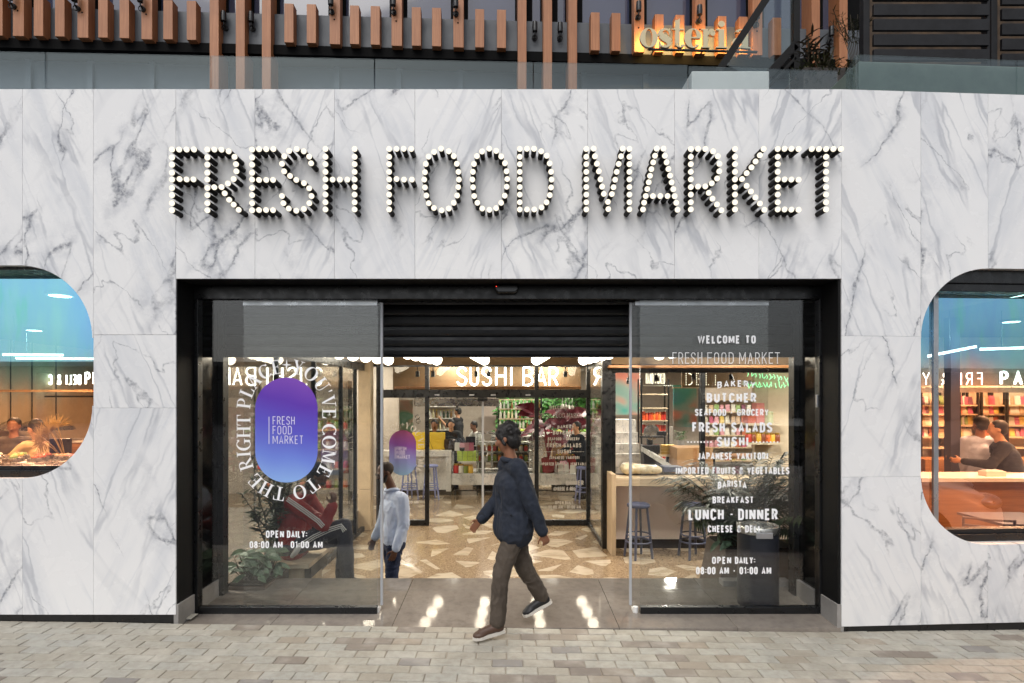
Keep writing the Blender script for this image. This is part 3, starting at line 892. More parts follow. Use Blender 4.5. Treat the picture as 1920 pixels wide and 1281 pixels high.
# right wing, turned 3.2 degrees back; local x runs along the wall from the corner
RW = R(3.2)
def node_r(name): return node(name, bld, (XR, 0, 0), RW)
WRx, WRt, WRb, WRr = .617, 2.673, .587, .53
MR = Matrix.Translation((XR, 0, 0)) @ Matrix.Rotation(RW, 4, 'Z')
b = MB()
sA, sB = .617, 1.147
for z0, z1 in ((2.157, ZT), (1.105, 2.157), (-.009, 1.105)): slab(b, rect(0, sA, z0, z1))
cx = WRx + WRr
slab(b, [(sA, ZT), (sA, WRt - WRr)] + qarc(cx, WRt - WRr, WRr, 180, 90)[1:] + [(sB, ZT)])
slab(b, [(sA, -.009), (sA, WRb + WRr)] + qarc(cx, WRb + WRr, WRr, 180, 270)[1:] + [(sB, -.009)])
s0 = sB
for k in range(7):
    s1 = s0 + .62
    if k < 4: slab(b, rect(s0, s1, WRt, ZT)); slab(b, rect(s0, s1, -.009, WRb))
    else: slab(b, rect(s0, s1, -.009, ZT))
    s0 = s1
backing(b, 0, sA - .02, -.009, ZT - .03); backing(b, sA - .02, s0, WRt + .02, ZT - .03); backing(b, sA - .02, s0, -.009, WRb - .02)
b.box(sA - .02, sA - .001, .056, .25, WRb + .3, WRt - .3, 1)
b.xform(MR).build('marble_wall', [M['marble'], M['joint']], bld, bevel=.0008, seg=1)
b = MB()
for x0, x1 in ((0, sA), (sA, sB), (sB, sB + .62), (sB + .62, sB + 2.5), (sB + 2.5, sB + 4.4)):
    zz = lambda s: gz(XR + s) - .12
    b.hexa([(x0 + .0015, .006, zz(x0)), (x1 - .0015, .006, zz(x1)), (x1 - .0015, .1, zz(x1)), (x0 + .0015, .1, zz(x0))],
           [(x0 + .0015, .006, -.0105), (x1 - .0015, .006, -.0105), (x1 - .0015, .1, -.0105), (x0 + .0015, .1, -.0105)])
b.xform(MR).build('plinth', M['plinth'], bld)

# the two film windows
def window(x0, x1, zb, zt, Mx, mull=None):
    b = MB(); y = .215
    zt2, zb2 = zt - .005, zb + .07
    b.box(x0 - .3, x1, y - .02, y + .06, zt2 - .0, zt + .15); b.box(x0 - .3, x1, y - .02, y + .06, zb - .15, zb2)
    b.box(x0 - .3, x1, y - .05, y - .021, zb - .15, zb2 - .035)
    if mull is None: b.box(x1 - .04, x1 + .02, y - .02, y + .06, zb2, zt2)
    else: b.box(x0 - .06, x0 - .0, y - .02, y + .06, zb2, zt2)
    fr = b.xform(Mx).build('window', M['black'], bld, bevel=.002)
    g = MB(); g.box(x0 if mull is not None else x0 - .3, x1 - (.04 if mull is None else 0), y + .004, y + .012, zb2, zt2)
    g.xform(Mx).build('window_pane', M['film'], fr)
    if mull is not None:
        m_ = MB(); m_.box(mull - .02, mull + .02, y - .02, y + .003, zb2, zt2)
        m_.xform(Mx).build('mullion', M['alu'], fr, bevel=.002)
    return fr
window(-7.0, -3.02, WLb, WLt - .01, Matrix.Identity(4))
window(.56, 5.2, WRb, WRt - .09, MR, mull=.905)
# dark window heads under the marble
b = MB(); b.box(-7.0, -3.02, .06, .19, WLt - .02, WLt + .05)
b.build('window_head', M['black'], bld)
b = MB(); b.box(.4, 5.2, .06, .19, WRt - .10, WRt + .05); b.box(.4, 5.2, .075, .19, WRt - .16, WRt - .101)
b.xform(MR).build('window_head', M['black'], bld, bevel=.004)

# ------------------------------------------------------------------ doorway
YD = .26                                           # fixed glass
b = MB()                                            # glossy black reveals and soffit
b.box(XL - .06, XL + .004, .012, .255, .11, ZO + .005); b.box(XR - .019, XR + .06, .012, .255, .11, ZO + .005)
b.box(XL, XR, .012, .255, ZO, ZO + .02)
b.build('door_reveal', M['blackmatte'], bld)
b = MB(); b.box(XL - .06, XL + .002, .30, .655, .11, ZO); b.box(XR - .002, XR + .06, .30, .655, .11, ZO)
b.build('inner_reveal', M['blackgloss'], bld)
b = MB()
z1, z0 = ZO - .004, PZ(562, 4.43)
b.box(XL + .005, XR - .005, YD - .03, YD + .13, z0, z1)
b.box(XL + .005, XL + .036, YD - .03, YD + .04, 0, z0); b.box(XR - .036, XR - .005, YD - .03, YD + .04, 0, z0)
hd = b.build('door_frame', M['black'], bld, bevel=.003)
for px in (704, 712, 1197, 1205):
    b = MB(); b.cyl((PX(px, 4.4), YD - .032, PZ(546, 4.4)), (PX(px, 4.4), YD - .029, PZ(546, 4.4)), .005, n=10); b.build('screw', M['plinth'], hd)
b = MB()                                            # motion sensor on the header
c = P(950, 540, 4.36)
pts = [(c.x - .095 + .0, c.z + .03), (c.x + .095, c.z + .03), (c.x + .09, c.z - .02), (c.x + .07, c.z - .042), (c.x - .07, c.z - .042), (c.x - .09, c.z - .02)]
b.prism(pts, YD - .085, YD - .031)
sn = b.build('door_sensor', simple('sensor plastic', '#0a0a0b', .18), bld, bevel=.012, seg=3, smooth=40)
b = MB(); b.ball((c.x - .08, YD - .088, c.z + .008), .004, 8, 6); b.build('indicator', simple('red indicator', '#c23a2a', .3, emit='#ff3a2a', estr=1.5), sn)
# stone skirting along the reveals
for x0, x1 in ((XL - .02, XL + .016), (XR - .030, XR + .02)):
    b = MB(); b.box(x0, x1, .004, YD - .032, -.05, .155); b.build('skirting', M['kerb'], bld, bevel=.003)
    b = MB(); b.box(x0, x1, YD + .06, .66, -.05, .150); b.build('skirting', M['kerb'], bld, bevel=.003)
# fixed panes with a black bottom rail
ZG = z0
def fixed(x0, x1):
    b = MB(); b.box(x0, x1, YD, YD + .010, .045, ZG)
    p = b.build('fixed_pane', M['glass'], bld)
    b = MB(); b.box(x0, x1, YD - .022, YD + .032, -.016, .046); b.build('bottom_rail', M['black'], p, bevel=.003)
    return p
FPL = fixed(XL + .036, PX(708, 4.43)); FPR = fixed(PX(1200, 4.43), XR - .036)
# frameless sliding leaves behind them, with top rail, edge seal and floor guide
def leaf(x0, x1, edge):
    y = YD + .055
    b = MB(); b.box(x0, x1, y, y + .010, .02, ZG - .012)
    p = b.build('sliding_door', M['glass'], bld)
    b = MB(); b.box(x0 + (.0 if edge == 1 else .035), x1 - (.035 if edge == 1 else 0), y - .012, y + .022, ZG - .040, ZG - .003); b.build('top_rail', M['alu'], p, bevel=.002)
    xe = x1 if edge == 1 else x0
    b = MB(); b.box(xe - .010, xe + .010, y - .008, y + .018, .035, ZG - .012); b.build('edge_seal', M['seal'], p, bevel=.004)
    xg = xe - .03 * edge
    b = MB(); b.cyl((xg, y - .04, -.018), (xg, y - .04, .040), .021, n=18); b.box(xg - .02, xg + .02, y - .03, y + .03, -.018, .018)
    b.build('floor_guide', M['whiteplastic'], p, bevel=.003, smooth=40)
    return p
LFL = leaf(PX(457, 4.49), PX(716, 4.49), 1); LFR = leaf(PX(1182, 4.49), PX(1440, 4.49), -1)
# roller shutter half down behind the doors, with its guides
b = MB(); ys = .64; zb = PZ(668, 4.83)
z = zb; k = 0
while z < 2.75:
    h = .088
    x0, x1 = XL + .012, XR - .012
    # each lath bulges towards the street
    prof = [(ys, z + .001), (ys - .009, z + .016), (ys - .012, z + .045), (ys - .009, z + .072), (ys, z + h - .006), (ys + .006, z + h - .003), (ys + .012, z + h - .003), (ys + .012, z + .001)]
    n = len(prof)
    vs = [(x0, y, zz) for y, zz in prof] + [(x1, y, zz) for y, zz in prof]
    b.add(vs, [(i, n + i, n + (i + 1) % n, (i + 1) % n) for i in range(n)] + [tuple(range(n)), tuple(range(2 * n - 1, n - 1, -1))])
    z += h; k += 1
sh = b.build('roller_shutter', M['shutter'], bld, fix=True)
b = MB(); b.box(XL + .014, XR - .014, ys + .0125, ys + .02, zb, 2.75); b.build('light_stop_sheet', M['black'], sh)  # sheet added behind the laths to block light through their gaps
b = MB(); b.box(XL + .012, XR - .012, ys - .016, ys + .016, zb - .012, zb); b.build('bottom_bar', M['black'], sh, bevel=.003)
for s, x in ((1, XL), (-1, XR)):
    b = MB(); b.box(min(x + s * .003, x + s * .05), max(x + s * .003, x + s * .05), ys - .045, ys + .05, 0, 2.6); b.build('shutter_guide', M['black'], bld, bevel=.003)
# lock plate on the right jamb
b = MB(); b.box(XR - .052, XR - .0365, YD - .018, YD + .0, 1.62, 1.72); b.build('lock_plate', M['alu'], bld, bevel=.003)
# ------------------------------------------------------------------ vinyl on the doors
YV = YD - .0012
ZV = 4.43 - .001
def vx(px): return PX(px, ZV)
def vz(py): return PZ(py, ZV)
CAPST = [(0, lin('#8cb0ea')), (.25, lin('#6f86dc')), (.50, lin('#5b55c4')), (.78, lin('#5d34ad')), (1, lin('#7a46b4'))]
def left_vinyl(parent, ox, oz, y, cap_mat, faint=None):
    """capsule emblem, ring text and hours, centred on (ox, oz)"""
    k = 4.43 / PF
    hw, hs = 58.5 * k, 40 * k
    w = faint or M['vinyl']
    b = MB(); poly = capsule_poly(0, 0, hw, hs)
    b.add([(x, 0, z) for x, z in poly], [tuple(range(len(poly)))])
    b.add([(x, .0008, z) for x, z in poly[::-1]], [tuple(range(len(poly)))])
    c = b.build('capsule_emblem', cap_mat, parent); c.location = (ox, y, oz)
    b = MB()
    for i, t in enumerate(('FRESH', 'FOOD', 'MARKET')):
        st, wd = layout(t, 15.5 * k, 1.0 * k, {'FRESH': 41, 'FOOD': 35.5, 'MARKET': 57}[t] * k, .2)
        for q, s in enumerate(st):
            ribbon(b, s, 1.35 * k, lambda u, v, d: (-25.5 * k + u, -.0009 - .0002 * (q % 3), (10 - 18.0 * i) * k + v))
    ribbon(b, [(-32.5 * k, -26 * k), (-32.5 * k, 25 * k)], 1.3 * k, lambda u, v, d: (u, -.0012, v))
    b.build('logo_lettering', M['vinylpale'], c)
    for b in ring_text(None, "*YOU'VE COME TO THE RIGHT PLACE", ox, oz, y, 67.5 * k, 40 * k, 25.5 * k, -6 * k):
        b.build('ring_word', w, parent)
    for tx, xo, zo, hh, ww in (('OPEN', -21.5, 202, 13.6, 34), ('DAILY:', 20, 202, 13.6, 38), ('08:00 AM', -38, 221.5, 13.2, 62), ('01:00 AM', 38, 221.5, 13.2, 60)):
        b = MB(); put_line(b, tx, ox + xo * k, oz - zo * k, y, hh * k, ww * k, .19); b.build('hours_lettering', w, parent)
M['vinylpale'] = simple('pale lilac vinyl', '#dcd9ee', .5)
left_vinyl(FPL, vx(537), vz(806.5), YV, gradient_mat('violet to blue print', CAPST, -.41, .41, .25))
LIST = [('WELCOME TO', 1308, 1417, 629, 644.5, .19, 0), ('BAKERY', 1345, 1416, 713, 725.5, .18, 3.2), ('BUTCHER', 1325, 1418, 737, 755, .19, 0),
        ('SEAFOOD - GROCERY', 1303, 1441, 767, 780, .18, 0), ('FRESH SALADS', 1298, 1448, 792, 811, .18, 0), ('SUSHI', 1344, 1403, 819, 837, .18, 0),
        ('JAPANESE YAKITORI', 1308, 1440, 848.5, 862, .18, 0), ('IMPORTED FRUITS & VEGETABLES', 1267, 1480, 876, 889.5, .18, 0),
        ('BARISTA', 1346, 1400, 904, 917, .18, 3.4), ('BREAKFAST', 1336, 1413, 931, 944, .18, 0), ('LUNCH', 1291, 1357, 954, 975.5, .17, 0), ('.', 1369.5, 1372.5, 954, 975.5, .17, 0), ('DINNER', 1384, 1458, 954, 975.5, .17, 0),
        ('CHEESE & DELI', 1327, 1424, 985, 998.5, .18, 0), ('OPEN', 1335, 1371, 1044, 1057.5, .18, 0), ('DAILY:', 1378, 1416, 1044, 1057.5, .18, 0), ('08:00 AM - 01:00 AM', 1305, 1446, 1063, 1077, .18, 0)]
def right_vinyl(parent, ox, oz, y, mt, names=('menu_lettering', 'name_lettering')):
    k = 4.43 / PF
    for t, x0, x1, y0, y1, wgt, ar in LIST:
        b = MB()
        put_line(b, t, ox + ((x0 + x1) / 2 - 1372) * k, oz - (y1 - 850) * k - (ar * k if ar and t == 'BAKERY' else 0), y, (y1 - y0) * k, (x1 - x0) * k, wgt + .022, ar * k)
        b.build(names[0], mt, parent)
    for x0, x1 in ((1290, 1333), (1412, 1458)):
        n = 8; b = MB()
        for i in range(n):
            x = ox + (x0 + (x1 - x0) * i / (n - 1) - 1372) * k; z = oz - (829 - 850) * k; r = 1.7 * k
            b.add([(x + r * math.cos(math.pi * a / 4), y, z + r * math.sin(math.pi * a / 4)) for a in range(8)], [tuple(range(8))])
        b.build('dotted_line', mt, parent)
    for wd, x0, x1 in (('FRESH', 1261, 1316.5), ('FOOD', 1326.5, 1375.5), ('MARKET', 1386, 1462)):
        b = MB()
        dot_line(b, wd, ox + (x0 - 1372) * k, oz - (682 - 850) * k, y, 21 * k, (x1 - x0) * k, 2.15 * k, 1.0 * k)
        b.build(names[1], mt, parent)
right_vinyl(FPR, vx(1372), vz(850), YV, M['vinyl'])

# ------------------------------------------------------------------ bulb sign FRESH FOOD MARKET
rows9 = [835, 880, 920, 965, 1003, 1050, 1090, 1135, 1175]
rowsB = [832, 876, 917, 960, 1002, 1045, 1087, 1130, 1170]
def colm(x, rows): return [(x, y) for y in rows]
LET = [
 ('F', 0, colm(960, rows9) + [(1000, 835), (1042, 835), (1083, 835), (1003, 1000), (1042, 1002), (1080, 1002)]),
 ('R', 0, colm(1158, rows9) + [(1197, 835), (1237, 836), (1277, 845), (1310, 876), (1318, 917), (1320, 957), (1305, 1000), (1273, 1025), (1237, 1045), (1197, 1046), (1255, 1080), (1280, 1116), (1305, 1143), (1333, 1172)]),
 ('E', 0, colm(1408, rows9) + [(1447, 833), (1487, 833), (1527, 832), (1447, 1005), (1487, 1005), (1525, 1005), (1447, 1173), (1486, 1173), (1525, 1174)]),
 ('S', 0, [(1738, 912), (1727, 875), (1697, 845), (1658, 832), (1615, 843), (1588, 873), (1575, 915), (1587, 957), (1620, 983), (1655, 1005), (1698, 1023), (1727, 1052), (1740, 1095), (1728, 1135), (1698, 1167), (1655, 1177), (1613, 1165), (1583, 1135), (1575, 1095)]),
 ('H', 0, colm(1818, rowsB) + colm(1981, rowsB) + [(1858, 1003), (1899, 1003), (1941, 1003)]),
 ('F', 640, colm(267, rowsB) + [(308, 831), (348, 831), (390, 832), (308, 1000), (350, 1003), (394, 1003)]),
 ('O', 640, [(557, 830), (600, 845), (628, 872), (645, 915), (654, 960), (657, 1003), (653, 1045), (647, 1092), (628, 1133), (600, 1165), (560, 1175), (517, 1162), (488, 1135), (475, 1092), (467, 1047), (463, 1003), (467, 962), (472, 916), (487, 875), (518, 849)]),
 ('O', 640, [(826, 830), (865, 843), (893, 874), (914, 912), (923, 957), (927, 1000), (924, 1043), (913, 1093), (893, 1133), (865, 1163), (827, 1172), (787, 1165), (760, 1133), (742, 1095), (736, 1046), (732, 1003), (735, 960), (741, 916), (757, 872), (786, 846)]),
 ('D', 640, colm(997, rowsB) + [(1037, 831), (1077, 831), (1117, 845), (1148, 870), (1164, 913), (1172, 960), (1175, 1003), (1172, 1047), (1165, 1090), (1147, 1130), (1119, 1159), (1078, 1170), (1037, 1170)]),
 ('M', 640, colm(1369, rowsB) + colm(1610, rowsB) + [(1410, 830), (1417, 873), (1428, 915), (1439, 957), (1448, 1002), (1457, 1043), (1467, 1083), (1490, 1128), (1492, 1168), (1572, 830), (1563, 873), (1550, 916), (1539, 960), (1530, 1004), (1521, 1046), (1512, 1084)]),
 ('A', 640, [(1762, 830), (1753, 870), (1743, 907), (1733, 945), (1725, 982), (1718, 1018), (1710, 1056), (1701, 1095), (1692, 1132), (1686, 1170), (1800, 830), (1808, 870), (1818, 907), (1828, 944), (1837, 981), (1846, 1019), (1855, 1057), (1863, 1096), (1872, 1133), (1879, 1172), (1741, 1095), (1782, 1095), (1823, 1095)]),
 ('R', 1280, colm(46, rowsB) + [(86, 831), (127, 832), (170, 845), (197, 873), (206, 915), (205, 957), (193, 997), (163, 1024), (127, 1041), (86, 1042), (146, 1077), (167, 1110), (192, 1142), (217, 1175)]),
 ('K', 1280, colm(293, rowsB) + [(453, 832), (432, 867), (408, 902), (385, 935), (358, 967), (332, 1000), (358, 1038), (382, 1070), (407, 1103), (432, 1137), (457, 1172)]),
 ('E', 1280, colm(532, rowsB) + [(570, 831), (608, 831), (648, 832), (570, 1002), (608, 1003), (648, 1004), (570, 1170), (608, 1171), (648, 1172)]),
 ('T', 1280, colm(802, rowsB[1:]) + [(722, 832), (762, 832), (802, 832), (843, 832), (885, 832)]),
]
SIGND = .115; ZS = 4.17 - SIGND
sign = thing('illuminated_sign', 'big sign of round bulbs on black tubes spelling FRESH FOOD MARKET on the marble', 'sign', (0, 0, 0))
bulb_me = None
for ch, off, dots in LET:
    b = MB(); cs = []
    for zx, zy in dots:
        p = P(off + zx / 2.98, zy / 2.979, ZS)
        cs.append(p)
        b.cyl((p.x, -SIGND + .004, p.z), (p.x, -.0005, p.z), .0190, n=14)
    L = b.build('bulb_letter', M['tubeblack'], sign, smooth=40)
    for p in cs:
        if bulb_me is None:
            q = MB(); q.lathe([(.0190, 0), (.0198, .003), (.0195, .008), (.016, .0135), (.009, .016), (.0015, .017)], n=16)
            q.xform(Matrix.Rotation(R(90), 4, 'X'))
            o = q.build('bulb', M['bulb'], L, smooth=50); bulb_me = o.data
        else:
            o = bpy.data.objects.new('bulb', bulb_me); COL.objects.link(o); o.parent = L
        o.location = (p.x, -SIGND + .006, p.z)
# ------------------------------------------------------------------ terrace and the building above
UA = math.atan(.0417); U0 = Vector((0, 9.33 + CAM_Y, 0))          # front of the upper building, turned slightly
ct, stn = math.cos(UA), math.sin(UA)
def upt(px, py, dz=0.0):
    """pixel -> (u along the upper front, height), for a plane dz in front of it"""
    d = (px - PCX) / PF
    # point (x, y): x = d*Z, y = Z + CAM_Y; plane: (p - U0) . n = -dz, n = (-sin, cos)
    Z = (U0.y * ct - dz - CAM_Y * ct) / (ct - d * stn)
    x, yy = d * Z, Z + CAM_Y
    return (x - U0.x) * ct + (yy - U0.y) * stn, CAM_Z - (py - PHY) / PF * Z
up = thing('upper_building', 'upper storey with timber fins over a grey fascia and dark windows', 'building', tuple(U0), UA)
ZF0, ZF1 = upt(600, 96)[1], upt(600, 29)[1]                    # fascia bottom and top
def ux(px, dz=0): return upt(px, 60, dz)[0]
b = MB(); b.box(-12, 8.5, 0, .2, ZF0 + .06, ZF1); b.build('fascia', M['fascia'], up)
b = MB(); b.box(-12, 8.5, -.05, .6, ZF0 - .10, ZF0 + .055); b.build('soffit', M['soffit'], up)
b = MB()
b.box(-12, 8.5, .30, .5, 3.6, ZF0 - .101)
for px in list(range(-90, 1500, 119)): b.box(ux(px) - .045, ux(px) + .045, .245, .299, 3.6, ZF0 - .101)
b.build('terrace_wall', M['greywall'], up)
longs = [22, 143, 263, 616, 732, 848, 1187, 1302, 1409]; longw = .17
shorts = [62, 102, 183, 223, 305, 349, 532, 574, 655, 694, 771, 809, 890, 931, 1107, 1146, 1227, 1266, 1345, 1385, 1448]
trip = [392, 441, 490, 970, 1018, 1065, 1521, 1573]
for i, px in enumerate(longs + [-18, -60, -98, -140]):
    w = 19 * 9.3 / PF; u = ux(px + 2, .16)
    b = MB()
    if px in longs or px == -98:
        b.box(u, u + w, -.16, -.001, ZF0 + .02, 10.2)
    else: b.box(u, u + w, -.16, -.001, ZF0 + .02, ZF1 + .06)
    f = b.build('timber_fin', M['timber'], up, bevel=.004)
    if px in longs:
        d = MB(); d.cyl((u + w * .45, -.162, ZF0 + .42), (u + w * .45, -.1605, ZF0 + .42), .014, n=12); d.build('fixing_hole', M['soffit'], f)
for px in shorts:
    w = 16.5 * 9.3 / PF; u = ux(px + 1, .16)
    b = MB(); b.box(u, u + w, -.16, -.001, ZF0 + .03, ZF1 + .07)
    b.build('timber_fin', M['timber'], up, bevel=.004)
for px in trip:
    w = 16 * 9.3 / PF; u = ux(px + 1, .16)
    b = MB(); b.box(u, u + w, -.16, .18, 3.62, 10.2); b.build('timber_post', M['timber'], up, bevel=.004)
# windows between the posts, dark frames
edges = sorted(longs + trip + [-98])
for i in range(len(edges) - 1):
    u0, u1 = ux(edges[i] + 19), ux(edges[i + 1])
    b = MB(); b.box(u0 - .02, u0 + .09, .10, .2, ZF1 + .002, 10.2); b.box(u1 - .03, u1 + .02, .10, .2, ZF1 + .002, 10.2); b.box(u0 + .09, u1 - .03, .10, .2, ZF1 + .002, ZF1 + .05)
    w = b.build('window', M['soffit'], up)
    g = MB(); g.box(u0 + .09, u1 - .03, .14, .16, ZF1 + .05, 10.2); g.build('window_pane', M['upglass'], w)
b = MB(); b.box(-12, 8.5, .21, 2.0, ZF1, 10.2); b.box(-12, 8.5, .61, 2.0, 3.6, ZF1); b.build('upper_wall', M['soffit'], up)
# wall lamps: black double spots on the posts
def wall_lamp(px, py, dz, label):
    u, z = upt(px, py, dz)
    p = U0 + Vector((u * ct + dz * stn, u * stn - dz * ct, z))
    t = thing('wall_lamp', label, 'wall lamp', tuple(p), UA, 'black wall lamps on the timber posts'); t.scale = (.8, .8, .8)
    b = MB(); b.cyl((0, -.03, -.10), (0, 0, -.10), .05, n=16); b.cyl((0, -.07, -.10), (0, -.03, -.10), .022, n=10); b.build('bracket', M['black'], t, smooth=40)
    b = MB(); b.lathe([(.02, -.03), (.052, -.02), (.056, .06), (.05, .17), (.02, .19)], (0, -.11, 0), 18); b.tube([(0, -.07, -.10), (0, -.10, -.085), (0, -.11, -.05), (0, -.11, -.02)], .014, 8)
    b.build('lamp_body', M['black'], t, smooth=40)
    b = MB(); b.tube([(.052 * math.cos(a), -.075 + .0 * a, -.125 + .052 * math.sin(a)) for a in [2 * math.pi * k / 14 for k in range(14)]], .009, 6, closed=True); b.build('ring', M['black'], t, smooth=60)
    return t
LP = [(27, 4, .16, 'black lamp at the head of the timber post nearest the left end of the facade'), (147, 8, .16, 'black lamp on the second timber post from the left'),
      (269, 9, .16, 'black lamp on the timber post just left of the first tall triple posts'), (424, 45, 0, 'black lamp on grey fascia in the left gap of the first triple posts'),
      (475, 46, 0, 'black lamp on grey fascia in the right gap of the first triple posts'), (623, 15, .16, 'black lamp on the single post right of the first triple posts'),
      (739, 16, .16, 'black lamp on the post above the first O of the sign FOOD'), (855, 19, .16, 'black lamp on the post just left of the second triple posts'),
      (1002, 64, 0, 'black lamp on grey fascia in the left gap of the second triple posts'), (1049, 65, 0, 'black lamp on grey fascia in the right gap of the second triple posts'),
      (1195, 26, .16, 'black lamp on the post over the first letter of the glowing osteria sign'), (1308, 33, .16, 'black lamp on the post over the middle of the glowing osteria sign'),
      (1415, 40, .16, 'black lamp behind the slanting black beam by the osteria sign'), (1553, 72, 0, 'black lamp above the planter between the last two timber posts')]
for a in LP: wall_lamp(*a)

# backlit sign osteria
st_ = thing('restaurant_sign', 'backlit cream letters reading osteria glowing warm yellow on the timber fins', 'sign', tuple(U0), UA)
def spt(px, py): return upt(px, py, .30)
xl = {'o': [('o',)], }
def letter_pieces(ch, w):
    """lower-case fat-face letters, x-height 1: list of (centre line, thickness)"""
    if ch == 'o': return _crescent(.5 * w, .5, .5 * w, .52, .20 * w, .47, 0, 360, 28)
    if ch == 'e': return _crescent(.5 * w, .5, .5 * w, .52, .17 * w, .46, 25, 318, 26, .55 * w) + [_r(.24 * w, .93 * w, .50, .57), [(.70 * w, .57), (.97 * w, .57), (.95 * w, .76), (.72 * w, .80)]]
    if ch == 's':
        o = []
        cl = arc(.5 * w, .74, .33 * w, .22, 20, 180, 10) + [(.20 * w, .64), (.40 * w, .52), (.66 * w, .42), (.80 * w, .30)] + arc(.47 * w, .24, .33 * w, .21, 10, -165, 10)
        n = len(cl)
        for i in range(n - 1):
            def th(k): return .05 + .13 * math.exp(-((k / (n - 1) - .5) / .17) ** 2)
            a, b_ = Vector(cl[i]), Vector(cl[i + 1]); d = (b_ - a).normalized(); nn = Vector((-d.y, d.x))
            e = d * .012
            o.append([tuple(a - e + nn * th(i)), tuple(b_ + e + nn * th(i + 1)), tuple(b_ + e - nn * th(i + 1)), tuple(a - e - nn * th(i))])
        return o + [_r(.76 * w, .83 * w, .66, 1.0), _r(.10 * w, .17 * w, 0, .34)]
    if ch == 't': return [_r(.25 * w, .62 * w, .12, 1.45), [(.25 * w, 1.2), (.62 * w, 1.2), (.62 * w, 1.55), (.25 * w, 1.35)], _r(.02 * w, .95 * w, .93, 1.0)] + _crescent(.66 * w, .24, .41 * w, .24, .10 * w, .18, 180, 340, 12)
    if ch == 'r': return [_r(.14 * w, .50 * w, 0, 1), _r(0, .64 * w, 0, .07), _r(0, .40 * w, .93, 1)] + _crescent(.78 * w, .66, .34 * w, .36, .16 * w, .28, 40, 175, 12) + [[_el(.86 * w, .80, .20 * w, .17, a) for a in range(0, 360, 24)]]
    if ch == 'i': return [_r(.24 * w, .74 * w, 0, 1), _r(.02 * w, .98 * w, 0, .07), _r(.02 * w, .5 * w, .93, 1), [_el(.49 * w, 1.28, .30 * w, .16, a) for a in range(0, 360, 20)]]
    if ch == 'a': return [_r(.56 * w, .88 * w, .06, .80), _r(.56 * w, 1.02 * w, 0, .07)] + _crescent(.36 * w, .28, .34 * w, .29, .13 * w, .22, 60, 330, 18) + _crescent(.50 * w, .72, .38 * w, .30, .14 * w, .24, -10, 150, 14)
import itertools
base0 = spt(1198, 90); base1 = spt(1416, 101)
pos = [('o', 1199, 33), ('s', 1233, 26), ('t', 1259, 23), ('e', 1282, 32), ('r', 1314, 24), ('i', 1341, 21), ('a', 1371, 34)]
for ch, px, wp in pos:
    b = MB(); u0, z0_ = spt(px, 90 + (px - 1198) * .012)
    h = 34 * 9.45 / PF; w = wp * 9.45 / PF / h
    for k, pl in enumerate(letter_pieces(ch, w)):
        pts = [(u0 + gx * h, z0_ + gy * h) for gx, gy in pl]
        # stand-off box letter: cream front and sides, lit back
        n = len(pts); ar = sum(pts[i][0] * pts[(i + 1) % n][1] - pts[(i + 1) % n][0] * pts[i][1] for i in range(n))
        if ar < 0: pts = pts[::-1]
        yf = -.33 - .0003 * (k % 4)
        vs = [(x, yf, z) for x, z in pts] + [(x, -.285, z) for x, z in pts]
        b.add(vs, [tuple(range(n))], 0); b.add(vs, [tuple(range(2 * n - 1, n - 1, -1))], 1)
        b.add(vs, [((i + 1) % n, i, n + i, n + (i + 1) % n) for i in range(n)], 0)
    b.build('letter', [M['letterface'], M['halo']], st_)
b = MB()
ua, ub = spt(1215, 92)[0], spt(1420, 92)[0]; zb_ = spt(1300, 92.5)[1]
b.box(ua, ub, -.31, -.27, zb_ - .025, zb_ - .004)
for u in (ua + .1, (ua + ub) / 2, ub - .1): b.box(u - .01, u + .01, -.27, -.16, zb_ - .022, zb_ - .006)
b.build('mounting_rail', M['black'], st_)

# terrace slab behind the parapet
b = MB(); b.box(-12, 12, .42, 12, 3.45, 3.60)
tag(b.build('terrace_floor', M['greywall']), 'terrace slab behind the marble parapet', kind='structure')

# glass balustrade along the parapet, left run
A0 = math.atan(.0334)
B0 = Vector((0, 5.085 + CAM_Y, 0))
bal = thing('glass_balustrade', 'long clear glass balustrade behind the marble parapet under the timber fins', 'balustrade', tuple(B0), A0)
def bpx(px):
    d = (px - PCX) / PF; Z = 5.085 / (1 - d * math.tan(A0)); return d * Z / math.cos(A0)
jn = [-160, 85, 395, 702, 1000, 1290]
for i in range(5):
    b = MB(); b.box(bpx(jn[i]) + .004, bpx(jn[i + 1]) - .004, 0, .017, 3.70, 4.75)
    b.build('glass_pane', M['balglass'], bal, bevel=.002)
b = MB(); b.box(bpx(-160), bpx(1290), -.03, .045, 3.6, 3.70); b.build('base_channel', M['alu'], bal)
bal2 = thing('glass_balustrade', 'short clear glass balustrade in front of the pale block and slanting black beams', 'balustrade', (0, 0, 0))
pa, pb = P(1291, 124, 5.13), P(1605, 131, 5.20)
ZB = 4.73
def pane(par, a, c, zt=ZB, th=.016):
    b = MB(); b.bar((a.x, a.y, (3.65 + zt) / 2), (c.x, c.y, (3.65 + zt) / 2), th, zt - 3.65); b.build('glass_pane', M['balglass'], par, bevel=.002)
pane(bal2, pa, P(1480, 128, 5.18)); pane(bal2, P(1480.8, 128, 5.18), P(1570, 131, 5.20))
bal3 = thing('glass_balustrade', 'greenish glass balustrade with a forward corner under the black slatted screens', 'balustrade', (0, 0, 0))
q0, q1, q2, q3 = P(1570, 131, 5.20), P(1606, 104, 4.72), P(1905, 111, 4.80), P(2200, 118, 4.88)
pane(bal3, q0, q1, 4.585); pane(bal3, q1 + Vector((.012, 0, 0)), q2, 4.585); pane(bal3, q2 + Vector((.006, 0, 0)), q3, 4.585)
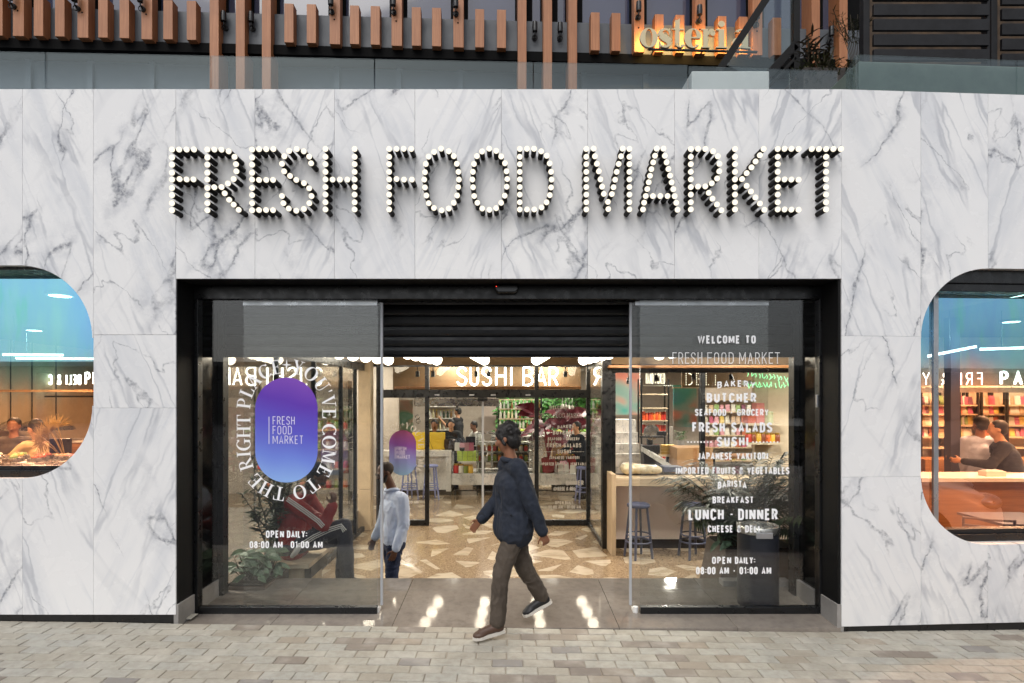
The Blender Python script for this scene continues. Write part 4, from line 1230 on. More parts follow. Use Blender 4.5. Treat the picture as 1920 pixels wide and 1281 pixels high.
# planters behind the glass
b = MB()
pl = thing('long_planter', 'grey green planter trough standing behind the forward glass balustrade', 'planter', (0, 0, 0))
b.hexa([(3.00, .60, 3.6), (6.5, .80, 3.6), (6.5, 1.3, 3.6), (3.00, 1.2, 3.6)], [(3.00, .60, 4.565), (6.5, .80, 4.565), (6.5, 1.3, 4.565), (3.00, 1.2, 4.565)])
b.build('trough', simple('grey green trough', '#626d65', .7, var=.1), pl, bevel=.01)
b = MB(); b.hexa([(3.04, .64, 4.566), (6.46, .84, 4.566), (6.46, 1.26, 4.566), (3.04, 1.16, 4.566)], [(3.04, .64, 4.58), (6.46, .84, 4.58), (6.46, 1.26, 4.58), (3.04, 1.16, 4.58)]); b.build('soil', M['soil'], pl)
# pale block (bench) behind the glass
a = P(1297, 140, 5.6); c = P(1443, 133, 5.6)
tb = thing('pale_bench', 'pale grey rectangular block bench behind the short glass balustrade', 'bench', ((a.x + c.x) / 2, 5.6 + CAM_Y, 3.6))
w = c.x - a.x
b = MB(); b.box(-w / 2, w / 2, 0, .5, 0, 1.365); b.build('block', simple('pale block', '#c9c9c6', .6, var=.04), tb, bevel=.012)
b = MB(); b.box(-.05, w / 2 - .03, .06, .42, 1.366, 1.40); b.build('red_cushion', simple('dull red cushion', '#7d2a2a', .8), tb, bevel=.012)
# slanting black steel frame with glass
fr = thing('steel_frame', 'black steel frame with a slanting beam and glass beside the osteria sign', 'frame', (0, 0, 0))
Zf = 6.4
def bm(name, p, q, wpx, mt=M['blackmatte']):
    b = MB(); b.bar(P(*p, Zf), P(*q, Zf), wpx * Zf / PF, .09, up=(0, 1, 0)); return b.build(name, mt, fr, bevel=.003)
bm('slanting_beam', (1475, -60), (1345, 138), 13)
bm('upright', (1491, -70), (1491, 150), 11)
bm('slanting_beam', (1489, 88), (1425, 158), 15)
bm('rail', (1489, 112), (1440, 165), 5)
b = MB(); b.prism([(PX(1447, Zf), PZ(-30, Zf)), (PX(1485, Zf), PZ(-30, Zf)), (PX(1485, Zf), PZ(88, Zf)), (PX(1426, Zf), PZ(150, Zf)), (PX(1362, Zf), PZ(122, Zf))], Zf + CAM_Y - .006, Zf + CAM_Y + .006)
b.build('glass_pane', M['balglass'], fr)
# black slatted screens on the right
def screen(x0, x1, Z, y0, y1, label, n0=0):
    t = thing('slatted_screen', label, 'screen', (0, 0, 0))
    xa, xb = PX(x0, Z), PX(x1, Z); y = Z + CAM_Y
    b = MB(); b.box(xa, xa + .06, y - .02, y + .05, 4.4, 7.0); b.box(xb - .03, xb, y - .02, y + .05, 4.4, 7.0); b.build('post', M['timber_dark'], t, bevel=.003)
    b = MB(); k = 0
    for yy in range(-120, 110, 28):
        za, zb2 = PZ(yy + y0, Z), PZ(yy + y0 + 21, Z)
        b.box(xa + .061 + .02, xb - .031, y - .05, y - .021, zb2, za)
    b.build('slats', M['timber_dark'], t, bevel=.003)
screen(1617, 1853, 5.5, 22, 0, 'wide black slatted timber screen above the forward glass balustrade')
screen(1856, 2300, 5.62, 30, 0, 'second black slatted timber screen at the right edge above the balustrade')
b = MB(); y = 6.9 + CAM_Y
b.box(PX(1625, 6.9), PX(2300, 6.9), y, y + .1, 4.4, 7.2)
tb2 = b.build('terrace_partition', simple('brown partition', '#40301f', .8, var=.5, vscale=5)); tag(tb2, 'brown partition seen through gaps of the black slatted screens', 'partition')
# ------------------------------------------------------------------ people
def baked(mb, name, mt, voxel, parent, smooth_n=4, wrinkle=0.0, wfreq=14.0, seed=0.0, wdir=(1, 1, 1)):
    """join overlapping solids into one continuous skin, smooth it, optionally fold it like cloth"""
    o = mb.build('tmp', mt)
    md = o.modifiers.new('r', 'REMESH'); md.mode = 'VOXEL'; md.voxel_size = voxel; md.use_smooth_shade = True
    sm = o.modifiers.new('s', 'SMOOTH'); sm.factor = .5; sm.iterations = smooth_n
    dg = bpy.context.evaluated_depsgraph_get()
    me = bpy.data.meshes.new_from_object(o.evaluated_get(dg))
    old = o.data
    bpy.data.objects.remove(o); bpy.data.meshes.remove(old)
    if wrinkle:
        ns = [v.normal.copy() for v in me.vertices]
        for v, n in zip(me.vertices, ns):
            p = Vector((v.co.x * wdir[0], v.co.y * wdir[1], v.co.z * wdir[2])) * wfreq + Vector((seed, seed * .3, -seed))
            w = Vector((noise.noise(p * .5), noise.noise(p * .5 + Vector((5, 5, 5))), noise.noise(p * .5 + Vector((9, 2, 4))))) * 1.6
            q = p + w
            f = noise.noise(p * .6) * .5 + (.55 - abs(noise.noise(q + Vector((7, 3, 1)))) * 2.2) * .55 + (.5 - abs(noise.noise(q * 2.1 + Vector((1, 8, 3)))) * 2) * .22
            v.co += n * (f * wrinkle)
    me.shade_smooth(); me.name = name
    if not me.materials: me.materials.append(mt)
    o = bpy.data.objects.new(name, me); COL.objects.link(o); o.parent = parent
    return o

def hand(mb, wrist, d, nrm, k=1.0, curl=.35, side=1, spread=.16):
    """palm, four unequal bent fingers and a thumb from its side; d along the hand, nrm out of the palm"""
    d = Vector(d).normalized(); nrm = Vector(nrm); nrm = (nrm - d * nrm.dot(d)).normalized(); s = d.cross(nrm) * side
    w = Vector(wrist)
    kn = w + d * .085 * k
    for t in (-.028, -.009, .010, .027): mb.cap(w + d * .012 * k + s * t * .6 * k, kn + s * t * k, .0150 * k, .0125 * k, 8)
    for i, (t, L) in enumerate(((.030, .066), (.010, .076), (-.010, .070), (-.029, .055))):
        p = kn + s * t * k; dir_ = (d + s * (t / .03) * spread * .6).normalized(); r = .0092 * k
        for j, fr in enumerate((.45, .32, .25)):
            a = curl * (j + .6)
            q = p + (dir_ * math.cos(a) + nrm * math.sin(a)) * L * fr * k
            mb.cap(p, q, r, r * .9, 8); p = q; r *= .92
    p = w + d * .030 * k + s * .026 * k
    q = p + (d * .55 + s * .65 + nrm * .35).normalized() * .045 * k; mb.cap(p, q, .0125 * k, .0105 * k, 8)
    mb.cap(q, q + (d * .85 + s * .25 + nrm * .35).normalized() * .036 * k, .0105 * k, .0085 * k, 8)

def head_frame(f, tilt=0.0, roll=0.0):
    f = Vector((f[0], f[1], 0)).normalized(); s = Vector((-f.y, f.x, 0))      # s: the person's left
    u = Vector((0, 0, 1))
    f2 = f * math.cos(tilt) - u * math.sin(tilt); u2 = u * math.cos(tilt) + f * math.sin(tilt)
    return f2, s, u2
def head_solids(mb, c, f, k=1.0, tilt=0.0, detail=True):
    """head about .23 m high centred on c"""
    F_, S_, U_ = head_frame(f, tilt); c = Vector(c)
    Mx = Matrix((F_, S_, U_)).transposed()
    at = lambda x, y, z: c + F_ * x * k + S_ * y * k + U_ * z * k
    mb.ball(at(-.012, 0, .028), (.096 * k, .076 * k, .088 * k), 20, 14, rot=Mx)      # skull
    mb.ball(at(.022, 0, -.028), (.066 * k, .060 * k, .078 * k), 18, 12, rot=Mx)      # face
    mb.ball(at(.044, 0, -.082), (.034 * k, .036 * k, .028 * k), 14, 10, rot=Mx)      # chin
    mb.cap(at(.078, 0, .012), at(.104, 0, -.026), .011 * k, .0145 * k, 10)           # nose
    mb.ball(at(.095, .012, -.031), .009 * k, 8, 6); mb.ball(at(.095, -.012, -.031), .009 * k, 8, 6)
    mb.cap(at(.074, .040, .020), at(.082, .012, .018), .011 * k, .011 * k, 8); mb.cap(at(.074, -.040, .020), at(.082, -.012, .018), .011 * k, .011 * k, 8)   # brow
    mb.cap(at(.076, .018, -.058), at(.076, -.018, -.058), .0105 * k, .0105 * k, 8); mb.cap(at(.074, .014, -.070), at(.074, -.014, -.070), .0095 * k, .0095 * k, 8)   # lips
    for sgn in (1, -1):
        mb.ball(at(.058, .040 * sgn, -.018), (.026 * k, .022 * k, .026 * k), 10, 8, rot=Mx)
        mb.ball(at(-.008, .076 * sgn, -.008), (.018 * k, .009 * k, .031 * k), 10, 8, rot=Mx)
    return at, Mx
def eyes(at, Mx, parent, k=1.0):
    b = MB()
    for sgn in (1, -1): b.ball(at(.0735, .030 * sgn, .006), (.010 * k, .012 * k, .008 * k), 10, 8, rot=Mx)
    e = b.build('eyes', M['eye'], parent, smooth=180)
    b = MB()
    for sgn in (1, -1): b.ball(at(.0815, .030 * sgn, .006), (.0035 * k, .0058 * k, .0060 * k), 8, 6, rot=Mx)
    b.build('iris', M['hair'], e, smooth=180)
def hair_cap(at, Mx, parent, mt, voxel, k=1.0, long=False, full=True):
    b = MB()
    b.ball(at(-.020, 0, .036), (.101 * k, .083 * k, .091 * k), 20, 14, rot=Mx)
    b.ball(at(-.052, 0, -.010), (.062 * k, .078 * k, .075 * k), 16, 12, rot=Mx)
    if long:
        for y in (-.05, 0, .05): b.cap(at(-.06, y, -.02), at(-.085, y * 1.2, -.22), .046 * k, .034 * k, 10)
        for y in (-.07, .07): b.cap(at(-.02, y, .0), at(-.03, y * 1.1, -.16), .028 * k, .022 * k, 10)
    h = baked(b, 'hair', mt, voxel, parent, 3, .004, 60, 3)
    # cut the face free
    return h
def body_solids(mb, J, k=1.0, hands=True, curlL=.35, curlR=.35, nL=None, nR=None, only_skin=False):
    c = lambda a, b_, r0, r1, n=12: mb.cap(J[a], J[b_], r0 * k, r1 * k, n)
    V = lambda a: Vector(J[a])
    sd = (V('shL') - V('shR')).normalized(); hd = (V('hipL') - V('hipR')).normalized()
    for o in (-.055, .055):
        mb.cap(V('pelvis') + hd * o * k, V('chest') + sd * o * 1.15 * k, .105 * k, .118 * k, 14)
    mb.cap(V('chest') + sd * .06 * k, V('chest') - sd * .06 * k, .122 * k, .122 * k, 14)
    mb.cap(V('shL') - sd * .03 * k, V('shR') + sd * .03 * k, .066 * k, .066 * k, 12)
    mb.cap(V('hipL'), V('hipR'), .105 * k, .105 * k, 14)
    mb.cap(V('chest') + Vector((0, 0, .10 * k)), V('neck'), .085 * k, .058 * k, 12); mb.cap(V('neck'), V('head') + (V('neck') - V('head')) * .3, .056 * k, .052 * k, 12)
    for s in 'LR':
        c('sh' + s, 'el' + s, .054, .042); c('el' + s, 'wr' + s, .042, .027)
        c('hip' + s, 'kn' + s, .088, .058); c('kn' + s, 'an' + s, .056, .036)
        d = V('toe' + s) - V('an' + s); d.z = 0; d.normalize()
        mb.cap(V('an' + s) - d * .03 * k + Vector((0, 0, -.03 * k)), V('toe' + s) - d * .02 * k, .038 * k, .030 * k, 10)
        if hands:
            w = V('wr' + s); fd = J.get('hd' + s); fd = Vector(fd) if fd is not None else (w - V('el' + s)).normalized()
            nn = J.get('hn' + s)
            if nn is None: nn = sd * (-1 if s == 'L' else 1)
            hand(mb, w, fd, nn, k, curlL if s == 'L' else curlR, side=1 if s == 'R' else -1)
def shoe(parent, an, toe, mt, k=1.0, pitch=0.0, sole=True):
    an, toe = Vector(an), Vector(toe); d = (toe - an); d.z = 0
    d.normalize(); s = Vector((-d.y, d.x, 0)); u = Vector((0, 0, 1))
    if pitch:
        d, u = d * math.cos(pitch) - u * math.sin(pitch), u * math.cos(pitch) + d * math.sin(pitch)
    heel = an - d * .05 * k - u * .085 * k
    at = lambda x, y, z: heel + d * x * k + s * y * k + u * z * k
    Mx = Matrix((d, s, u)).transposed()
    b = MB()
    b.ball(at(.04, 0, .05), (.046 * k, .037 * k, .05 * k), 14, 10, rot=Mx)
    b.cap(at(.045, 0, .11), at(.05, 0, .05), .040 * k, .044 * k, 12)
    b.cap(at(.06, 0, .055), at(.19, 0, .038), .042 * k, .034 * k, 14)
    b.ball(at(.20, .003, .030), (.060 * k, .046 * k, .030 * k), 14, 10, rot=Mx)
    o = baked(b, 'shoe', mt, .007, parent, 4)
    b = MB(); pts = [(.0, -.03), (-.012, 0), (.0, .03), (.06, .038), (.14, .040), (.20, .047), (.245, .034), (.262, .004), (.245, -.034), (.20, -.045), (.14, -.036), (.06, -.034)]
    n = len(pts); vs = [at(x, y, .0) for x, y in pts] + [at(x, y, .024) for x, y in pts]
    b.add(vs, [tuple(range(n - 1, -1, -1)), tuple(range(n, 2 * n))] + [(i, (i + 1) % n, n + (i + 1) % n, n + i) for i in range(n)])
    b.build('sole', M['sole'], o, fix=True)
    return o

def gen_joints(base, ang, H=1.75, lean=0.0, armL=None, armR=None, seat=None, step=0.0):
    """simple pose: arm = (elbow offset, wrist offset) as (forward, outward, up) from the shoulder"""
    k = H / 1.75; f = Vector((math.cos(ang), math.sin(ang), 0)); s = Vector((-f.y, f.x, 0)); u = Vector((0, 0, 1)); B = Vector(base)
    ph = .93 if seat is None else seat / k
    J = {}
    pel = B + u * ph * k; tl = lambda h: pel + (u * math.cos(lean) + f * math.sin(lean)) * h * k
    J['pelvis'] = pel; J['chest'] = tl(.33); J['neck'] = tl(.56); hd = tl(.56) + (u * math.cos(lean * .6) + f * math.sin(lean * .6)) * .145 * k; J['head'] = hd
    for sg, nm, arm in ((1, 'L', armL), (-1, 'R', armR)):
        sh = tl(.475) + s * .185 * sg * k; J['sh' + nm] = sh
        e, w = arm or ((-.03, .05, -.29), (.04, .06, -.54))
        J['el' + nm] = sh + (f * e[0] + s * sg * e[1] + u * e[2]) * k; J['wr' + nm] = sh + (f * w[0] + s * sg * w[1] + u * w[2]) * k
        hp = pel + s * .085 * sg * k + u * -.02 * k; J['hip' + nm] = hp
        if seat is None:
            J['kn' + nm] = B + s * .095 * sg * k + f * (.02 + step * sg * .5) * k + u * .50 * k; J['an' + nm] = B + s * .095 * sg * k + f * step * sg * k + u * .085 * k
        else:
            J['kn' + nm] = hp + f * .42 * k + s * .04 * sg; J['an' + nm] = J['kn' + nm] + f * .03 - u * (J['kn' + nm].z - B.z - .085)
        J['toe' + nm] = J['an' + nm] + f * .15 * k - u * .05 * k
    return J, k
def clothes_top(mb, J, k, extra=.016, sleeve='long', hem=0.0):
    V = lambda a: Vector(J[a])
    sd = (V('shL') - V('shR')).normalized(); hd = (V('hipL') - V('hipR')).normalized(); e = extra
    dn = (V('pelvis') - V('chest')).normalized()
    for o in (-.06, .06):
        mb.cap(V('pelvis') + hd * o * k + dn * hem * k, V('chest') + sd * o * 1.2 * k, (.108 + e) * k, (.120 + e) * k, 16)
    mb.cap(V('chest') + sd * .06 * k, V('chest') - sd * .06 * k, (.124 + e) * k, (.124 + e) * k, 14)
    mb.cap(V('shL') - sd * .03 * k, V('shR') + sd * .03 * k, (.066 + e) * k, (.066 + e) * k, 12)
    mb.cap(V('chest') + Vector((0, 0, .10 * k)), V('chest') * .25 + V('neck') * .75, (.09 + e * .6) * k, (.062 + e * .4) * k, 14)
    for s in 'LR':
        if sleeve == 'long':
            mb.cap(V('sh' + s), V('el' + s), (.056 + e) * k, (.046 + e) * k, 12); mb.cap(V('el' + s), V('el' + s).lerp(V('wr' + s), .93), (.045 + e) * k, (.030 + e) * k, 12)
        else: mb.cap(V('sh' + s), V('sh' + s).lerp(V('el' + s), .75), (.056 + e) * k, (.056 + e) * k, 12)
def clothes_legs(mb, J, k, extra=.012):
    V = lambda a: Vector(J[a]); e = extra
    hd = (V('hipL') - V('hipR')).normalized()
    mb.cap(V('hipL'), V('hipR'), (.106 + e) * k, (.106 + e) * k, 14)
    up_ = (V('chest') - V('pelvis')).normalized()
    for o in (-.05, .05): mb.cap(V('pelvis') + hd * o * k, V('pelvis') + hd * o * k + up_ * .06 * k, (.106 + e) * k, (.106 + e) * k, 14)
    for s in 'LR':
        mb.cap(V('hip' + s), V('kn' + s), (.089 + e) * k, (.060 + e * 1.5) * k, 14); mb.cap(V('kn' + s), V('kn' + s).lerp(V('an' + s), .97), (.059 + e * 1.5) * k, (.042 + e * 1.7) * k, 14)
def person(label, base, ang, H, top, legs, skin, hair='hair', group=None, sleeve='long', voxel=.013, long_hair=False, tilt=.15, apron=None, head_ang=None, legs_seen=True, **kw):
    t = thing('person', label, 'person', tuple(base), 0, group)
    J, k = gen_joints((0, 0, 0), ang, H, **kw)
    ha = ang if head_ang is None else head_ang
    f = (math.cos(ha), math.sin(ha))
    b = MB(); body_solids(b, J, k); at, Mx = head_solids(b, J['head'], f, k, tilt)
    body = baked(b, 'body', M[skin], voxel, t, 2)
    eyes(at, Mx, t, k)
    hc = MB(); hc.ball(at(-.028, 0, .040), (.098 * k, .084 * k, .088 * k), 18, 12, rot=Mx); hc.ball(at(-.058, 0, -.012), (.056 * k, .078 * k, .07 * k), 14, 10, rot=Mx)
    if long_hair:
        for y in (-.05, 0, .05): hc.cap(at(-.06, y, -.02), at(-.085, y * 1.2, -.22), .046 * k, .034 * k, 10)
    baked(hc, 'hair', M[hair], voxel, t, 2, .004, 50)
    b = MB(); clothes_top(b, J, k, sleeve=sleeve, hem=.05); baked(b, 'shirt', M[top], voxel, t, 3, .008, 11, H * 9)
    b = MB(); clothes_legs(b, J, k); baked(b, 'trousers', M[legs], voxel, t, 3, .008, 11, H * 5)
    for s in 'LR': shoe(t, J['an' + s], J['toe' + s], M['shoeblack'], k)
    if apron:
        fv = Vector((math.cos(ang), math.sin(ang), 0)); sv = Vector((-fv.y, fv.x, 0)); b = MB(); c0, c1 = Vector(J['chest']), Vector(J['pelvis'])
        pts = [c0 + fv * .15 * k + Vector((0, 0, .10 * k)), c0 + fv * .155 * k, c1 + fv * .15 * k, c1 + fv * .15 * k - Vector((0, 0, .4 * k))]
        for i in range(3):
            w0, w1 = (.10, .15, .19, .19)[i], (.10, .15, .19, .19)[i + 1]
            b.hexa([pts[i] - sv * w0, pts[i] + sv * w0, pts[i] + sv * w0 + fv * .012, pts[i] - sv * w0 + fv * .012], [pts[i + 1] - sv * w1, pts[i + 1] + sv * w1, pts[i + 1] + sv * w1 + fv * .012, pts[i + 1] - sv * w1 + fv * .012])
        b.build('apron', M[apron], t, fix=True)
    return t

# --- the walker in front of the doorway, heading left towards the street
M['kneecloth'] = simple('dark rib knit', '#151922', .9, bump=.3, bscale=200)
def walker():
    base = P(958, 1190, 4.02); base.z = 0
    t = thing('person', 'person in dark jacket and grey brown trousers striding left out of the doorway', 'person', tuple(base))
    Wp = lambda px, py, Z: P(px, py, Z) - base
    J = {}
    J['pelvis'] = Wp(963, 984, 4.08); J['chest'] = Wp(961, 908, 4.06); J['neck'] = Wp(957, 856, 4.05); J['head'] = Wp(950, 822, 4.05)
    fw = Vector((-.94, -.34, 0)).normalized(); lf = Vector((.34, -.94, 0)).normalized()   # heading left, a little towards the street
    J['shL'] = J['chest'] + Vector((0, 0, .125)) + lf * .135; J['shR'] = J['chest'] + Vector((0, 0, .125)) - lf * .135
    J['elL'] = J['shL'] + fw * -.075 + lf * .045 + Vector((0, 0, -.245)); J['wrL'] = J['elL'] + fw * -.085 + Vector((0, 0, -.205))
    J['elR'] = J['shR'] + fw * .05 - lf * .03 + Vector((0, 0, -.25)); J['wrR'] = J['elR'] + fw * .14 + Vector((0, 0, -.15))
    J['hipL'] = J['pelvis'] + lf * .07; J['hipR'] = J['pelvis'] - lf * .07
    J['anL'] = Wp(932, 1168, 3.98); J['knL'] = (J['hipL'] + J['anL']) / 2 + fw * .05
    J['toeL'] = Wp(905, 1192, 3.94)
    J['anR'] = Wp(1016, 1118, 4.22); J['knR'] = Wp(984, 1066, 4.15)
    J['toeR'] = Wp(990, 1142, 4.20)
    J['hnL'] = -lf; J['hnR'] = lf
    k = .78
    b = MB(); body_solids(b, J, k, curlL=.75, curlR=.45); at, Mx = head_solids(b, J['head'], (-.94, .34), .88, .30)
    baked(b, 'body', M['skin_mid'], .007, t, 3)
    eyes(at, Mx, t, .88)
    h = MB(); kk = .88; h.ball(at(-.020, 0, .040), (.104 * kk, .086 * kk, .090 * kk), 20, 14, rot=Mx); h.ball(at(-.056, 0, -.020), (.060 * kk, .082 * kk, .085 * kk), 16, 12, rot=Mx)
    for sg in (1, -1): h.cap(at(.020, .068 * sg, .03), at(.004, .077 * sg, -.045), .022 * kk, .016 * kk, 8)
    for q in range(26):
        a = rng.uniform(0, 6.28); e = rng.uniform(-.3, 1.4); h.ball(at(-.03 + .098 * math.cos(a) * math.cos(e) * .9, .082 * math.sin(a) * math.cos(e), .036 + .088 * math.sin(e)) if math.cos(a) < .55 else at(-.05, 0, .03), .020 * kk, 7, 5)
    baked(h, 'hair', M['hair'], .006, t, 1, .006, 45)
    b = MB(); clothes_top(b, J, k, .024, hem=.06)
    pv = Vector(J['pelvis'])
    for sg in (-.055, .0, .055): b.cap(pv + lf * sg + Vector((0, 0, .10)), pv + lf * sg * 1.1 + fw * .005 + Vector((0, 0, -.03)), .118, .128, 16)
    for s_ in 'LR': b.cap(Vector(J['hip' + s_]), Vector(J['hip' + s_]).lerp(Vector(J['kn' + s_]), .06), .116, .114, 14)
    jm = baked(b, 'jacket', M['greycloth'], .0065, t, 3, .011, 10, 2.0, (1.2, 1.2, .75))
    for s_ in 'LR':
        e_, w_ = Vector(J['el' + s_]), Vector(J['wr' + s_]); b = MB(); b.cap(e_.lerp(w_, .84), e_.lerp(w_, .95), .043, .040, 16); baked(b, 'cuff', M['kneecloth'], .006, jm, 2)
    p_ = Vector(J['pelvis'])
    b = MB(); q_ = p_ + lf * .150 + fw * .03 + Vector((0, 0, .06)); b.tube([q_ + fw * .05 + Vector((0, 0, .05)), q_, q_ - fw * .035 + Vector((0, 0, -.05))], .006, 6); b.build('pocket_seam', M['kneecloth'], jm, smooth=60)
    b = MB(); nk = Vector(J['neck'])
    b.tube([nk + lf * .062 * math.cos(a) + fw * (.062 * math.sin(a) - .004) + Vector((0, 0, -.03 + .012 * math.sin(a))) for a in [2 * math.pi * q / 20 for q in range(20)]], .020, 8, closed=True)
    b.build('collar', M['greycloth'], jm, smooth=180)
    b = MB(); clothes_legs(b, J, k, .016); baked(b, 'trousers', M['browncloth'], .0065, t, 2, .012, 11, 5.0, (1.2, 1.2, .9))
    shoe(t, J['anL'], J['toeL'], M['shoebrown'], .90, pitch=0.10)
    shoe(t, J['anR'], J['toeR'], M['shoeblack'], .90, pitch=.42)
walker()

# --- the man in the pale blue shirt, standing below the landing
def standing_man():
    Z = 6.35; base = Vector((PX(738, Z), Z + CAM_Y, FL))
    t = thing('person', 'person in pale blue shirt, jeans and glasses standing behind the left door edge', 'person', tuple(base))
    Wp = lambda px, py, z=Z: P(px, py, z) - base
    fw = Vector((-.86, -.50, 0)).normalized(); lf = Vector((.50, -.86, 0)).normalized()
    J = {}
    J['pelvis'] = Wp(737, 1018, 6.36); J['chest'] = Wp(741, 955, 6.37); J['neck'] = Wp(733, 912, 6.36); J['head'] = Wp(722, 886, 6.32)
    sc = J['chest'] + Vector((0, 0, .135))
    J['shL'] = sc + lf * .185 + fw * -.02; J['shR'] = sc - lf * .185 + fw * .02
    J['elL'] = Wp(757, 985, 6.18); J['wrL'] = Wp(742, 1030, 6.10)
    J['elR'] = J['shR'] + fw * .05 - lf * .03 + Vector((0, 0, -.27)); J['wrR'] = J['elR'] + fw * .1 + Vector((0, 0, -.22))
    J['hdL'] = (-.35, -.1, -1); J['hnL'] = -lf
    J['hipL'] = J['pelvis'] + lf * .08; J['hipR'] = J['pelvis'] - lf * .08
    for s, sg in (('L', 1), ('R', -1)):
        J['an' + s] = Vector((0, 0, .08)) + lf * .10 * sg + fw * .06 * sg; J['kn' + s] = (J['hip' + s] + J['an' + s]) / 2 + fw * .02
        J['toe' + s] = J['an' + s] + fw * .15 - Vector((0, 0, .05))
    k = .96
    b = MB(); body_solids(b, J, k, curlL=.30, curlR=.4); at, Mx = head_solids(b, J['head'], fw, k, .32)
    baked(b, 'body', M['skin_dark'], .0065, t, 3)
    eyes(at, Mx, t, k)
    h = MB(); h.ball(at(-.022, 0, .034), (.095 * k, .079 * k, .088 * k), 20, 14, rot=Mx)
    baked(h, 'hair', simple('close cropped hair', '#2a1d16', .7), .008, t, 3)
    h = MB(); h.ball(at(.044, 0, -.074), (.044 * k, .052 * k, .042 * k), 16, 12, rot=Mx)
    for sg in (1, -1): h.cap(at(.012, .060 * sg, -.03), at(.046, .045 * sg, -.075), .018 * k, .024 * k, 10)
    baked(h, 'beard', M['hair'], .007, t, 2, .003, 80)
    g = MB()
    for sg in (1, -1):
        g.tube([at(.100, .033 * sg + .022 * math.cos(a), .004 + .017 * math.sin(a)) for a in [2 * math.pi * q / 16 for q in range(16)]], .0024, 6, closed=True)
        g.tube([at(.099, .056 * sg, .008), at(.06, .077 * sg, .008), at(-.005, .081 * sg, .006)], .0024, 6)
    g.tube([at(.101, .011, .008), at(.103, 0, .011), at(.101, -.011, .008)], .0024, 6)
    g.build('spectacles', M['black'], t, smooth=60)
    b = MB(); clothes_top(b, J, k, .022, hem=-.05)
    for sg in (-.06, .0, .06): b.cap(Vector(J['pelvis']) + lf * sg + Vector((0, 0, .16)), Vector(J['pelvis']) + lf * sg + Vector((0, 0, .07)), .130, .132, 14)
    sh = baked(b, 'shirt', M['bluecloth'], .0075, t, 2, .010, 10, 1.0, (1.2, 1.2, .8))
    b = MB(); nk = Vector(J['neck'])
    b.tube([nk + lf * .075 * math.cos(a) + fw * (.075 * math.sin(a) - .01) + Vector((0, 0, -.035 + .012 * math.cos(a * 2))) for a in [2 * math.pi * q / 20 for q in range(20)]], .018, 8, closed=True)
    b.build('collar', M['bluecloth'], sh, smooth=180)
    b = MB(); clothes_legs(b, J, k, .012); baked(b, 'jeans', M['denim'], .009, t, 2, .014, 11, 6.0, (1, 1, .9))
    for s in 'LR': shoe(t, J['an' + s], J['toe' + s], M['shoeblack'], k)
standing_man()

